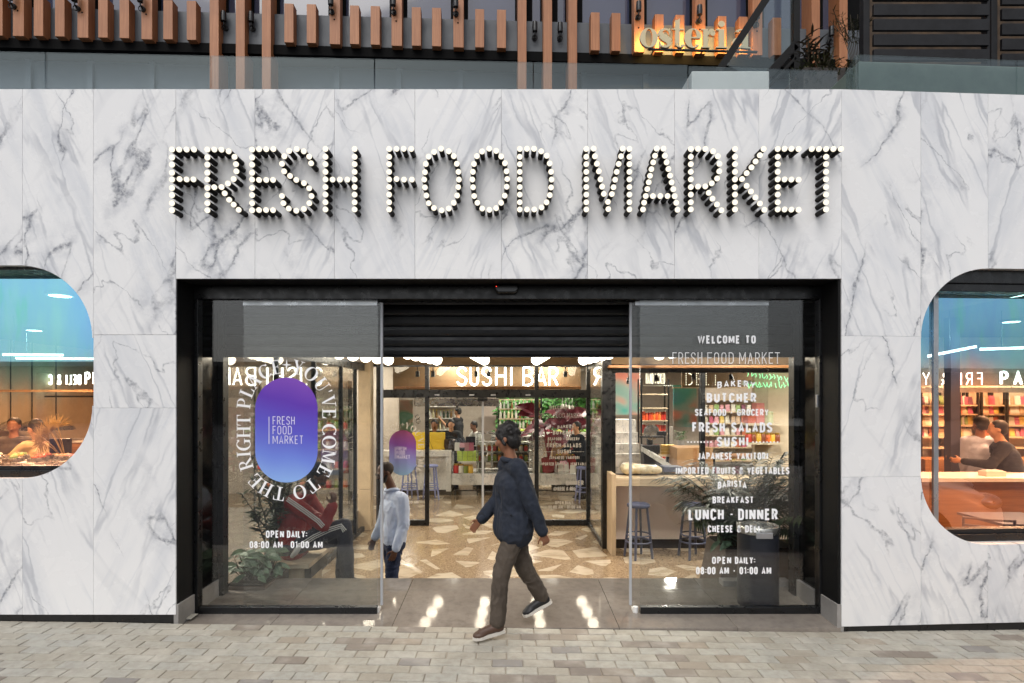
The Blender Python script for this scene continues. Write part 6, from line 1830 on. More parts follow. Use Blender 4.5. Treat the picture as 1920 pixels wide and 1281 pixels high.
# display case
dc = thing('display_case', 'glass food display case with steel shelves on the marble counter', 'display case', (PX(893, ZC), YC + .05, zd1))
w = PX(1000, ZC) - PX(893, ZC); hh = PZ(812, ZC) - zd1
b = MB()
for x in (0, w - .02):
    for y in (0, .53): b.box(x, x + .02, y, y + .02, .0, hh)
b.box(.0205, w - .0205, .0, .02, hh - .02, hh); b.box(.0205, w - .0205, .53, .55, hh - .02, hh); b.build('frame', M['steel'], dc)
for z in (.02, .26, .5, .72):
    b = MB(); b.box(.021, w - .021, .03, .52, z, z + .018); b.build('shelf', M['steel'], dc)
b = MB(); b.box(.021, w - .021, .004, .010, .0, hh - .021); b.build('glass_pane', M['showglass'], dc)
b = MB(); b.box(.4, w - .1, .2, .54, .12, hh - .3); b.build('back_panel', M['kick'], dc)
# --- goods: jars, bottles, packets, boxes; one of each kind, then copies
def jar_src():
    t = thing('jar', 'jar with a gold lid', 'jar', (0, 0, 0))
    b = MB(); b.lathe([(.02, 0), (.036, .004), (.038, .02), (.038, .085), (.030, .098), (.028, .104)], n=12); b.build('glass_body', M['jar'], t, smooth=40)
    b = MB(); b.lathe([(.031, .100), (.033, .102), (.033, .122), (.005, .125)], n=12); b.build('lid', M['lidgold'], t, smooth=40)
    return t
def bottle_src():
    t = thing('bottle', 'bottle', 'bottle', (0, 0, 0))
    b = MB(); b.lathe([(.02, 0), (.038, .004), (.040, .02), (.040, .17), (.018, .22), (.014, .27)], n=12); b.build('glass_body', M['bottle'], t, smooth=40)
    b = MB(); b.lathe([(.017, .262), (.018, .264), (.018, .295), (.003, .297)], n=10); b.build('cap', M['lidyellow'], t, smooth=40)
    return t
def packet_src():
    b = MB(); b.hexa([(-.055, -.03, 0), (.055, -.03, 0), (.055, .03, 0), (-.055, .03, 0)], [(-.05, -.008, .16), (.05, -.008, .16), (.05, .008, .16), (-.05, .008, .16)])
    b.box(-.052, .052, -.006, .006, .161, .175)
    o = b.build('packet', M['pack'], None, bevel=.006); tag(o, 'packet', 'packet'); return o
def fill(src_fn, cache, spots, label, group, sc=1.0):
    for i, p in enumerate(spots):
        key = src_fn.__name__
        if key not in cache:
            cache[key] = src_fn(); o = cache[key]; o.location = p; o['label'] = label; o['group'] = group
        else:
            o = dup(cache[key], p, h.uniform(-.3, .3), label, group)
        s = sc * h.uniform(.92, 1.08); o.scale = (s, s, s)
CACHE = {}
def shelving(name, label, loc, rz, w, hgt, levels, depth=.32, mt=None, back=None):
    t = thing('shelf_unit', label, 'shelf', loc, rz)
    mt = mt or M['oak']
    for x in (0, w):
        b = MB(); b.box(x - .015, x + .015, 0, .03, 0, hgt); b.box(x - .015, x + .015, depth - .03, depth, 0, hgt); b.build('post', M['black'], t)
    for z in levels:
        b = MB(); b.box(.016, w - .016, .0, depth, z, z + .025); b.build('board', mt, t, bevel=.002)
    if back:
        b = MB(); b.box(.016, w - .016, depth + .001, depth + .02, levels[0], hgt); b.build('back_panel', back, t)
    return t
def rows_on(loc, rz, w, zs, n, y=.10, jit=.01):
    ct0, st0 = math.cos(rz), math.sin(rz); out = []
    for z in zs:
        for i in range(n):
            x = .07 + (w - .14) * i / max(1, n - 1) + h.uniform(-jit, jit); yy = y + h.uniform(-.01, .01)
            out.append((loc[0] + ct0 * x - st0 * yy, loc[1] + st0 * x + ct0 * yy, loc[2] + z))
    return out
# left shelves seen through the inner front (bottles with yellow caps)
L0 = (PX(700, 14.6), 14.6 + CAM_Y, FL)
shelving('a', 'tall narrow shelf with yellow capped bottles behind the stone pillar', L0, 0, .60, 2.5, (.3, .62, .95, 1.28, 1.6, 1.92, 2.22), back=M['beige'])
fill(bottle_src, CACHE, rows_on(L0, 0, .60, (1.305, .975), 7), 'small bottle with a yellow cap on the tall narrow shelf', 'yellow capped bottles')
fill(jar_src, CACHE, rows_on(L0, 0, .60, (.325, .645, 1.625, 1.945), 6), 'small jar with a gold lid on the tall narrow shelf', 'jars on the narrow shelf')
# pastel poster column
b = MB(); b.box(PX(738, 14.9), PX(774, 14.9), 14.9 + CAM_Y, 14.95 + CAM_Y, PZ(845, 14.9), PZ(750, 14.9))
o = b.build('pastel_poster', art_mat('pastel print', [(.3, lin('#cfe0cf')), (.48, lin('#e0b8a4')), (.62, lin('#7fc0a0')), (.8, lin('#b9d8cf'))], 1.3)); tag(o, 'tall pastel green and peach poster panel left of the yellow tray', 'poster')
# kitchen behind the counter
K0 = (PX(800, 16.8), 16.8 + CAM_Y, FL)
shelving('k', 'white kitchen shelf behind the two cooks', K0, 0, .9, 2.45, (1.0, 1.35, 1.7, 2.05), mt=M['paperwhite'], back=M['beige'])
fill(bottle_src, CACHE, rows_on(K0, 0, .9, (1.375, 1.725), 8), 'small bottle on the white kitchen shelf behind the cooks', 'bottles on the kitchen shelf', .85)
b = MB(); b.box(PX(776, 14.7), PX(935, 14.7), 14.7 + CAM_Y, 15.3 + CAM_Y, PZ(762, 14.7), PZ(747, 14.7)); o = b.build('extractor_hood', M['steel'], bevel=.004); tag(o, 'long steel extractor hood above the cooks', 'hood')
for px, zz, nm, lb in ((778, 2.0, 'hook_rail', 'wall hooks rail beside the pastel poster'),):
    b = MB(); Z = 16
    for q in range(2): b.tube([(PX(783 + q, Z) + .06 * math.cos(a), Z + CAM_Y, PZ(782 + 8 * q, Z) + .06 * math.sin(a)) for a in [2 * math.pi * s / 12 for s in range(12)]], .012, 6, closed=True)
    o = b.build('pan', M['steel']); tag(o, 'small hanging pans on the wall beside the pastel poster', 'pan')
# yellow tray, pots on the counter
yt = thing('yellow_tray', 'bright yellow tray standing upright on the marble counter', 'tray', (PX(801, ZC), YC + .25, zt))
w = 63 * ZC / PF; b = MB(); b.box(-w / 2, w / 2, 0, .03, 0, 33 * ZC / PF); b.build('board', M['yellow'], yt, bevel=.012)
b = MB(); b.tube([(-.10, -.004, .02), (.0, -.004, .26), (.10, -.004, .02)], .006, 5); b.build('wire_stand', M['black'], yt)
pp = thing('cooking_pot', 'round dark steel cooking pot on the counter in front of the cooks', 'pot', (PX(842, ZC), YC + .32, zt - .06))
b = MB(); b.lathe([(.08, 0), (.14, .05), (.17, .14), (.165, .30), (.15, .31), (.145, .28)], n=22); b.build('bowl', simple('dark steel', '#4a4039', .22, metal=.8), pp, smooth=40)
b = MB(); b.tube([(-.17, 0, .24), (-.22, 0, .26), (-.22, 0, .3), (-.17, 0, .3)], .012, 6); b.build('handle', M['black'], pp)
for q, (px, py, s) in enumerate(((866, 838, .09), (878, 836, .07), (888, 832, .10), (862, 846, .06))):
    t = thing('sauce_pan', 'dark pan among the cookware on the counter, %s' % ('largest of the group', 'second from the pot', 'beside the display case', 'smallest of the group')[q], 'pan', (PX(px, ZC), YC + .2 + .05 * q, zt - .02), q * 1.3, 'dark pans on the counter')
    b = MB(); b.lathe([(s * .8, 0), (s, .02), (s, s * .9), (s * .9, s * .9), (s * .85, .02)], n=16); b.build('bowl', bpy.data.materials['dark steel'], t, smooth=40)
    b = MB(); b.tube([(s, 0, s * .7), (s + .14, 0, s * .85)], .012, 6); b.build('handle', M['black'], t)
mo = thing('monitor', 'small black order screen standing on the counter', 'screen', (PX(880, ZC), YC + .5, zt)); b = MB(); b.box(-.12, .12, 0, .03, .08, .30); b.build('display', M['black'], mo, bevel=.005); b = MB(); b.box(-.03, .03, 0, .03, 0, .079); b.build('foot', M['black'], mo)
# lime boxes and jars left of the display case; gift jars right of it
for q in range(8):
    b = MB(); b.box(-.06, .06, -.06, .06, 0, .12); c = (PX(861, ZC) + .13 * (q % 4), YC + .18, zd1 + .28 + .125 * (q // 4))
    if q == 0: bxg = b.build('lime_box', M['boxgreen'], None, bevel=.004); tag(bxg, 'lime green box stacked left of the glass display case', 'box', 'lime green boxes'); bxg.location = c
    else: dup(bxg, c, 0)
rk = thing('display_riser', 'small white riser under the lime green boxes', 'riser', (PX(858, ZC), YC + .1, zd1)); b = MB(); b.box(-.0, .50, .0, .2, .25, .279); b.build('board', M['paperwhite'], rk)
b = MB(); b.box(.0, .02, .01, .19, 0, .249); b.box(.48, .5, .01, .19, 0, .249); b.build('legs', M['paperwhite'], rk)
fill(jar_src, CACHE, [(PX(855 + 9 * q, ZC), YC + .06, zd1) for q in range(4)], 'jar in front of the lime green boxes', 'jars before the lime boxes', 1.8)
fill(packet_src, CACHE, [(PX(1008 + 11 * q, ZC), YC + .06 + .1 * (q % 2), zd1) for q in range(8)], 'small packet on the right end of the marble display', 'packets on the marble display', 1.2)
fill(jar_src, CACHE, [(PX(1010 + 12 * q, ZC), YC + .3, zd1) for q in range(7)], 'jar on the right end of the marble display', 'jars on the marble display', 1.7)
cb = thing('kraft_box', 'brown kraft gift box among packets at the right end of the display', 'box', (PX(1060, ZC), YC + .5, zd1)); b = MB(); b.box(-.28, .28, -.15, .15, 0, .62); b.build('carton', M['carton'], cb, bevel=.006); b = MB(); b.tube([(-.12, 0, .62), (-.08, 0, .74), (.08, 0, .74), (.12, 0, .62)], .012, 6); b.build('handle', M['black'], cb)
for q in range(6):
    t = thing('dark_bottle', 'dark slim bottle standing in front of the kraft gift box', 'bottle', (PX(1046 + 6 * q, ZC), YC + .25, zd1 + .22), 0, 'dark slim bottles'); b = MB(); b.lathe([(.03, -.22), (.034, 0), (.034, .10), (.012, .15), (.012, .2)], n=10); b.build('glass_body', M['shoebrown'], t, smooth=40)
    b = MB(); b.lathe([(.015, .195), (.015, .22), (.003, .222)], n=8); b.build('cap', M['lidyellow'], t)
# periwinkle stools at the sushi counter
p1 = stool(M['periwinkle'], 'periwinkle blue stool in front of the tall marble counter beside the left door post', (PX(808, 12.9), 12.9 + CAM_Y, FL), .4, 'periwinkle stools in the hall')
dup(p1, (PX(768, 12.9), 12.9 + CAM_Y, FL), .7, 'periwinkle blue stool below the plum coloured door emblem', 'periwinkle stools in the hall')
dup(p1, (PX(1094, 12.6), 12.6 + CAM_Y, FL), .2, 'periwinkle blue stool at the right end of the marble display', 'periwinkle stools in the hall')

# crimson plants flanking the doorway
def big_leaf(mb, p, d, L, w, nrm, seg=7):
    """broad heart-shaped wavy leaf"""
    d = Vector(d).normalized(); nrm = Vector(nrm); nrm = (nrm - d * nrm.dot(d)).normalized(); s = d.cross(nrm); vs = []
    cols = 5
    for i in range(seg + 1):
        t = i / seg; wd = w * (math.sin(math.pi * (t * .80 + .17)) ** .8) * (1 - .2 * t) if i < seg else w * .05
        for c in range(cols):
            u = c / (cols - 1) * 2 - 1
            vs.append(Vector(p) + d * (L * t - (.12 * L * abs(u) if i == 0 else 0)) + s * wd * u / 2 + nrm * (.14 * wd * abs(u) - .30 * L * t * t + .02 * math.sin(9 * t + 5 * u)))
    fs = [(i * cols + c, i * cols + c + 1, (i + 1) * cols + c + 1, (i + 1) * cols + c) for i in range(seg) for c in range(cols - 1)]
    mb.add(vs, fs)
def red_plant(loc, label, seed, n=9, hh=1.0):
    g = random.Random(seed); t = thing('red_leaf_plant', label, 'plant', loc)
    b = MB(); b.lathe([(.12, 0), (.15, .02), (.17, .34), (.15, .36), (.14, .33)], n=20); b.build('pot', M['stem_red'], t, smooth=40)
    for q in range(n):
        a = q * 2.4 + g.uniform(-.3, .3); r = g.uniform(.22, .62); top = Vector((r * math.cos(a), r * math.sin(a) * .6, hh * g.uniform(.75, 1.35)))
        b = MB(); b.tube([(0, 0, .33), (top.x * .3, top.y * .3, .3 + top.z * .5), tuple(top)], [.016, .012, .008], 6); b.build('stem', M['stem_red'], t, smooth=60)
        b = MB(); big_leaf(b, top, (math.cos(a), math.sin(a) * .5 - .15, g.uniform(-.35, .55)), g.uniform(.36, .55), g.uniform(.32, .48), (-.2 * math.cos(a), -.75, .8)); b.build('leaf', M['leaf_red'], t, smooth=180)
red_plant((PX(1028, 13.55), 13.55 + CAM_Y, zd1), 'plant with big crimson leaves on the marble display, nearer the door post', 3, 11, 1.15)
red_plant((PX(1074, 13.7), 13.7 + CAM_Y, zd1), 'plant with big crimson leaves at the right end of the marble display', 5, 10, 1.05)

# green wall at the back
gw = thing('green_wall', 'wall of bright green leaves at the back of the market hall', 'plant wall', (0, 0, 0))
b = MB(); b.box(PX(930, 18.6), PX(1135, 18.6), 18.75 + CAM_Y, 18.8 + CAM_Y, PZ(830, 18.6), PZ(746, 18.6)); b.build('backing', M['leaf_dark'], gw)
f = MB()
for q in range(1300):
    p = P(h.uniform(932, 1133), h.uniform(748, 828), 18.6); leafblade(f, p + Vector((0, h.uniform(-.12, .1), 0)), (h.uniform(-1, 1), -.6, h.uniform(-1, .5)), h.uniform(.12, .26), h.uniform(.06, .12), (0, -1, .5), .1, .3, 3)
f.build('foliage', M['leaf_green'], gw)
# hanging white tags
for q in range(4):
    b = MB(); Z = 15; x = PX(1055 + 6 * q, Z); b.cyl((x, Z + CAM_Y, PZ(768 + q, Z)), (x, Z + CAM_Y, PZ(758 + q, Z)), .03, n=12); b.cyl((x, Z + CAM_Y, PZ(758 + q, Z)), (x, Z + CAM_Y, CE), .004, n=5)
    if q == 0: hl = b.build('pendant_tube', M['paperwhite']); tag(hl, 'small white pendant tube hanging before the green wall', 'pendant', 'white pendant tubes')
    else: o = b.build('pendant_tube', M['paperwhite']); tag(o, 'small white pendant tube hanging before the green wall', 'pendant', 'white pendant tubes')
# salad counter behind: steel with bowls of produce
sc_ = thing('salad_counter', 'steel salad counter with trays of produce behind the display case', 'counter', (PX(920, 15.6), 15.6 + CAM_Y, FL))
b = MB(); b.box(0, 2.9, 0, .8, 0, 1.25); b.build('body', M['steel'], sc_, bevel=.01)
b = MB(); b.box(.05, 2.85, -.04, .1, 1.251, 1.29); b.build('rail', M['paperwhite'], sc_)
for q, cc in enumerate(('#c23a2e', '#d98a3a', '#9fb843', '#e8e2d2', '#7c1f2e', '#b9c24a', '#c9542e', '#6f9a3a')):
    t = thing('salad_bowl', 'white bowl of %s produce on the steel salad counter' % ('red', 'orange', 'lime', 'cream', 'purple', 'yellow green', 'rust red', 'green')[q], 'bowl', (PX(920, 15.6) + .25 + .34 * q, 15.6 + CAM_Y + .3, FL + 1.25))
    b = MB(); b.lathe([(.08, 0), (.14, .05), (.155, .12), (.145, .12), (.13, .06)], n=16); b.build('bowl', M['paperwhite'], t, smooth=40)
    b = MB()
    for s in range(12): b.ball((h.uniform(-.09, .09), h.uniform(-.09, .09), .12 + h.uniform(0, .05)), h.uniform(.03, .05), 7, 5)
    b.build('produce', simple('produce ' + cc, cc, .5), t, smooth=180)

# more stock: a wide shelf behind the salad counter and fuller displays
W0 = (PX(934, 17.4), 17.4 + CAM_Y, FL)
shelving('w', 'wide black framed shelf of bottles behind the salad counter', W0, 0, 1.35, 2.5, (1.35, 1.66, 1.97, 2.26), mt=M['oak'])
fill(bottle_src, CACHE, rows_on(W0, 0, 1.35, (1.375, 1.685, 1.995), 11), 'small bottle on the wide black framed shelf behind the salad counter', 'bottles behind the salad counter', .9)
fill(packet_src, CACHE, [(PX(1006 + 8.5 * q, ZC), YC + .18 + .05 * (q % 3), zd1 + .0) for q in range(10)], 'small packet in the middle rows at the right end of the display', 'packets in the middle rows', 1.5)
fill(packet_src, CACHE, [(PX(856 + 9 * q, ZC), YC + .17, zd1 + .53) for q in range(4)], 'small packet on top of the lime green boxes', 'packets on the lime boxes', 1.1)
fill(jar_src, CACHE, [(PX(897 + 10 * q, ZC), YC + .25, zd1 + z + .018) for q in range(10) for z in (.26, .5)], 'small jar inside the glass display case', 'jars in the display case', 1.2)
fill(jar_src, CACHE, [(PX(724 + 8 * q, ZC), YC + .4, zt) for q in range(4)], 'jar at the left end of the tall marble counter', 'jars on the tall counter', 1.6)
fill(bottle_src, CACHE, [(PX(735 + 9 * q, ZC), YC + .55, zt) for q in range(3)], 'bottle at the left end of the tall marble counter', 'bottles on the tall counter', 1.3)
for q, (px, py, Z) in enumerate(((1230, 707, 10.4), (1300, 705, 10.4), (1370, 706, 10.4), (1178, 712, 10.9))):
    t = thing('spot_lamp', 'small black spot lamp under the ceiling behind the bar window, %s' % ('over the red jars', 'over the letters DELI', 'beside the white board', 'over the marble steps')[q], 'spot lamp', P(px, py, Z))
    b = MB(); b.cyl((0, 0, .03), (0, -.04, -.07), .032, .045, n=14); b.build('lamp_head', M['black'], t, smooth=40); b = MB(); b.cyl((0, 0, .03), (0, 0, CE - PZ(py, Z)), .008, n=6); b.build('rod', M['black'], t)
# people in the hall
person('person with dark hair in black clothes leaning over the counter beside the yellow tray', (PX(817, 14.3), 14.3 + CAM_Y, FL), -1.7, 1.78, 'blackcloth', 'blackcloth', 'skin_mid', lean=.2, tilt=.35, armL=((.12, .06, -.26), (.34, .0, -.34)), armR=((.12, .06, -.26), (.34, .0, -.34)), group='cooks behind the sushi counter')
person('person with short dark hair in black stirring the round steel pot', (PX(847, 14.25), 14.25 + CAM_Y, FL), -1.57, 1.80, 'blackcloth', 'blackcloth', 'skin_light', lean=.25, tilt=.5, armL=((.12, .16, -.25), (.36, .06, -.36)), armR=((.12, .16, -.25), (.36, .06, -.36)), group='cooks behind the sushi counter')
person('person in black T-shirt reaching up to the white kitchen shelf', (PX(858, 16.0), 16.0 + CAM_Y, FL + .25), 2.7, 1.80, 'blackcloth', 'blackcloth', 'skin_light', sleeve='short', armL=((.20, .08, -.16), (.42, .02, .02)), armR=((.16, .1, -.22), (.4, .05, -.2)), group='staff in the hall')
person('person in loose white shirt bending at the counter beside the display case', (PX(903, 14.6), 14.6 + CAM_Y, FL), 3.6, 1.76, 'whitecloth', 'browncloth', 'skin_mid', lean=.35, tilt=.45, armL=((.15, .08, -.24), (.40, .02, -.30)), armR=((.15, .08, -.24), (.40, .02, -.30)), group='staff in the hall')
person('person in slate blue top bending forward beside the right inner door post', (PX(1092, 12.9), 12.9 + CAM_Y, FL), 3.5, 1.80, 'greycloth', 'greycloth', 'skin_light', lean=.25, armL=((.12, .1, -.26), (.32, .02, -.32)), armR=((.12, .1, -.26), (.32, .02, -.32)), group='customers in the hall')

# ------------------------------------------------------------------ behind the bar window
ar = art_mat('red and teal print', [(.25, lin('#c94a3a')), (.42, lin('#d98a74')), (.55, lin('#8fa9a0')), (.68, lin('#4fa59c')), (.85, lin('#6f8fc4'))], .9)
b = MB(); Z = 13.2; b.box(PX(1150, Z), PX(1200, Z), Z + CAM_Y, Z + CAM_Y + .05, PZ(778, Z), PZ(699, Z)); o = b.build('wall_print', ar); tag(o, 'blurred red and teal wall print left of the red jar shelf', 'print')
b = MB(); Z = 11.2; b.box(PX(1263, Z), PX(1306, Z), Z + CAM_Y, Z + CAM_Y + .05, PZ(801, Z), PZ(722, Z)); o = b.build('wall_print', ar); tag(o, 'blurred teal and red wall print right of the red jar shelf', 'print')
b = MB(); b.box(PX(1263, Z), PX(1312, Z), Z + CAM_Y + .05, Z + CAM_Y + .3, FL, PZ(801.2, Z)); o = b.build('grey_plinth_wall', simple('grey stucco', '#b3aca2', .8, var=.05)); tag(o, 'pale grey stub wall under the teal wall print', 'wall')
ms = thing('marble_steps', 'stepped pale marble display behind the left end of the bar', 'display', (0, 0, 0)); Z = 11.6
for q, py in enumerate((788, 812, 832, 850)):
    b = MB(); b.box(PX(1120, Z), PX(1199, Z), Z + CAM_Y + .3 - .15 * q, Z + CAM_Y + .45 - .15 * q if q else Z + CAM_Y + .8, FL, PZ(py, Z)); b.build('step', M['marble_in'], ms, bevel=.004)
RJ = (PX(1203, 12.0), 12.0 + CAM_Y, FL)
shelving('r', 'black framed shelf of red and orange jars behind the bar window', RJ, 0, .58, 2.75, (1.0, 1.55, 1.83, 2.1, 2.4))
M['jarred'] = random_mat('red jar label', ['#c4402a', '#d9582e', '#d4452f', '#de7a35', '#b9352c'])
CACHE2 = {}
def redjar_src():
    t = thing('red_jar', 'red jar', 'jar', (0, 0, 0)); b = MB(); b.lathe([(.02, 0), (.033, .004), (.034, .13), (.028, .142), (.026, .15)], n=10); b.build('glass_body', M['jarred'], t, smooth=40)
    b = MB(); b.lathe([(.029, .146), (.030, .165), (.003, .167)], n=10); b.build('lid', M['paperwhite'], t, smooth=40); return t
fill(redjar_src, CACHE2, rows_on(RJ, 0, .58, (1.575, 1.855), 9, jit=.003), 'red jar in the rows of the black framed shelf behind the bar', 'red jars behind the bar', 1.2)
fill(redjar_src, CACHE2, rows_on(RJ, 0, .58, (1.025,), 7, jit=.003), 'red jar on the lowest board of the black framed shelf behind the bar', 'red jars on the lowest board', 1.1)
# hand picked sign
hp = thing('hanging_sign', 'white lit letters HAND PICKED above the red jar shelf', 'sign', (0, 0, 0)); Z = 11.4
b = MB(); tube_text(b, 'HAND PICKED', (PX(1211, Z), Z + CAM_Y, PZ(720, Z)), 20 * Z / PF, 36 * Z / PF, .0055, n=5); b.build('letters', M['smallbulb'], hp, smooth=60)
b = MB(); b.box(PX(1208, Z), PX(1290, Z), Z + CAM_Y + .02, Z + CAM_Y + .05, PZ(724, Z), PZ(722, Z)); b.build('rail', M['paperwhite'], hp)
dl = thing('hanging_sign', 'dotted bulb letters DELI on the tan board behind the bar window', 'sign', (0, 0, 0)); Z = 11.0
b = MB(); st, w = layout('DELI', 22 * Z / PF, .01, 56 * Z / PF, .25)
for s in st:
    for i in range(len(s) - 1):
        a, c = Vector(s[i]), Vector(s[i + 1]); n = max(1, int((c - a).length / .032))
        for q in range(n): p = a.lerp(c, q / n); b.ball((PX(1286, Z) + p.x, Z + CAM_Y, PZ(722, Z) + p.y), .0085, 6, 4)
b.build('letters', M['smallbulb'], dl)
b = MB(); b.box(PX(1280, Z), PX(1420, Z), Z + CAM_Y + .05, Z + CAM_Y + .1, PZ(726, Z), CE); b.build('board', M['tan'], dl)
b = MB(); b.box(PX(1262, Z), PX(1425, Z), Z + CAM_Y - .03, Z + CAM_Y + .12, PZ(728, Z), PZ(726.2, Z)); b.build('ledge', M['oak'], dl)
# small white sign
b = MB(); Z = 10.2; b.box(PX(1391, Z), PX(1416, Z), Z + CAM_Y, Z + CAM_Y + .02, PZ(722, Z), PZ(714, Z)); o = b.build('white_sign', M['paperwhite']); tag(o, 'small white hanging board in the bar window beside the word BAKERY', 'sign')
# green neon script
ns = thing('neon_sign', 'green neon handwriting on the cream wall behind the bar', 'sign', (0, 0, 0)); Z = 10.0; b = MB(); hh_ = random.Random(4)
for line, (x0, y0, x1, y1, n) in enumerate(((1402, 703, 1478, 712, 11), (1402, 724, 1490, 722, 12))):
    for q in range(n):
        px = x0 + (x1 - x0) * q / n; py = y0 + (y1 - y0) * q / n; s = 6
        pts = [P(px + hh_.uniform(-1, 1), py - s + hh_.uniform(-2, 2), Z), P(px + hh_.uniform(0, 3), py + hh_.uniform(-2, 2), Z), P(px + hh_.uniform(-1, 4), py + s * hh_.uniform(.2, .9), Z)]
        if hh_.random() < .35: pts.append(P(px + 6, py + hh_.uniform(-4, 0), Z))
        b.tube(pts, .007, 5)
b.build('script', M['neongreen'], ns, smooth=60)
b = MB(); b.box(PX(1415, 10.1), 5.2, 10.1 + CAM_Y, 10.2 + CAM_Y, FL, CE); b.build('cream_wall', M['cream'], bld)
# grocery shelving with packets
GS = (PX(1320, 12.6), 12.6 + CAM_Y, FL)
shelving('g', 'grey grocery shelf with rows of packets behind the letters BUTCHER', GS, 0, 1.25, 2.6, (.9, 1.2, 1.47, 1.74, 2.0, 2.28), back=M['beige'])
fill(packet_src, CACHE, rows_on(GS, 0, 1.25, (.925, 1.225, 1.495, 1.765, 2.025), 10), 'small packet on the grey grocery shelf behind the bar', 'packets on the grocery shelf', .9)
# slicer, gold boxes, carton, pot plant, tables
tbm = thing('marble_table', 'narrow marble table seen through the bar window beside the carton', 'table', (0, 0, 0)); Z = 10.2
b = MB(); b.hexa([P(1202, 846, 10.6), P(1262, 884, 9.6), P(1262, 884, 9.6) + Vector((.1, .5, 0)), P(1202, 846, 10.6) + Vector((.1, .4, 0))], [v + Vector((0, 0, .09)) for v in (P(1202, 846, 10.6), P(1262, 884, 9.6), P(1262, 884, 9.6) + Vector((.1, .5, 0)), P(1202, 846, 10.6) + Vector((.1, .4, 0)))]); b.build('slab', M['marble_in'], tbm, fix=True)
for p in (P(1206, 850, 10.65), P(1258, 884, 9.75)):
    b = MB(); b.box(p.x, p.x + .05, p.y, p.y + .05, FL, p.z - .02); b.build('leg', M['black'], tbm)
sl = thing('meat_slicer', 'dark meat slicer with a round blade behind the bar window', 'slicer', P(1218, 822, 10.7))
b = MB(); b.box(-.16, .22, -.1, .1, -.30, -.12); b.box(-.05, .05, -.06, .06, -.12, .08); b.build('body', M['black'], sl, bevel=.02)
b = MB(); b.cyl((.02, -.08, .12), (.02, -.05, .12), .15, n=24); b.build('blade', M['steel'], sl, smooth=40)
b = MB(); b.box(-.22, .26, -.14, -.06, .02, .05); b.box(.12, .30, -.10, .02, .06, .14); b.build('carriage', M['black'], sl, bevel=.008)
sd_ = thing('slicer_stand', 'dark stand under the meat slicer', 'stand', P(1218, 850, 10.7)); b = MB(); b.box(-.14, .2, -.12, .12, FL - PZ(850, 10.7), .02); b.build('body', M['kick'], sd_)
cbx = thing('cardboard_box', 'brown cardboard box on the floor behind the bar counter', 'box', (PX(1296, 9.6), 9.6 + CAM_Y, FL)); w = 66 * 9.6 / PF; hz = PZ(838, 9.6) - FL
b = MB(); b.box(-w / 2, w / 2, -.2, .3, 0, hz); b.build('carton', M['carton'], cbx, bevel=.005); b = MB(); b.box(-.03, .03, -.203, -.2005, .1, hz); b.build('tape', M['orangewood'], cbx)
for q in range(6):
    b = MB(); b.box(-.06, .06, -.05, .05, 0, .055); Z = 9.9; c = (PX(1245, Z) + .125 * (q % 2), Z + CAM_Y, PZ(852, Z) + .058 * (q // 2))
    o = b.build('gold_box', M['lidgold'], None, bevel=.004); o.location = c; tag(o, 'small gold box in the stack left of the cardboard box', 'box', 'gold boxes')
st3 = thing('small_table', 'low table under the stack of gold boxes', 'table', (PX(1252, 9.9), 9.9 + CAM_Y, FL)); b = MB(); b.box(-.14, .14, -.1, .1, PZ(852, 9.9) - FL - .03, PZ(852, 9.9) - FL); b.build('top', M['oak'], st3)
b = MB(); b.box(-.03, .03, -.03, .03, 0, PZ(852, 9.9) - FL - .031); b.build('leg', M['black'], st3)
pw = thing('pot_plant', 'small bushy green pot plant on the grey stub wall ledge', 'plant', P(1277, 826, 10.2)); b = MB(); b.lathe([(.05, -.14), (.07, 0), (.06, .0)], n=14); b.build('pot', M['kerb'], pw, smooth=40)
f = MB()
for q in range(140): leafblade(f, (h.uniform(-.09, .09), h.uniform(-.06, .06), h.uniform(0, .15)), randdir(h, .3), .05, .02, (0, 0, 1), .1, .2, 2)
f.build('foliage', M['leaf_green'], pw)
tpd = thing('plant_stand', 'narrow stand under the small bushy pot plant', 'stand', P(1277, 840, 10.2)); b = MB(); b.box(-.1, .1, -.08, .08, FL - PZ(840, 10.2), -.002); b.build('column', M['beige'], tpd)
# wrapped bundle on the bar counter
wr = thing('wrapped_bundle', 'bundle wrapped in cling film lying on the bar counter', 'bundle', P(1202, 890, 8.62))
b = MB()
for q in range(3): b.cap((-.22, .06 * q, .09), (.26, .06 * q - .02, .07), .085, .06, 12)
baked(b, 'bundle', simple('cream bundle', '#d2c4a4', .3, var=.15, vscale=10, coat=.6), .012, wr, 2, .012, 14, 2)
pb2 = thing('dark_basket', 'dark blue grey crate beside the wrapped bundle on the bar counter', 'crate', P(1262, 886, 8.66)); b = MB(); b.box(-.15, .15, .0, .2, 0, .09); b.build('crate', M['slate'], pb2, bevel=.01)
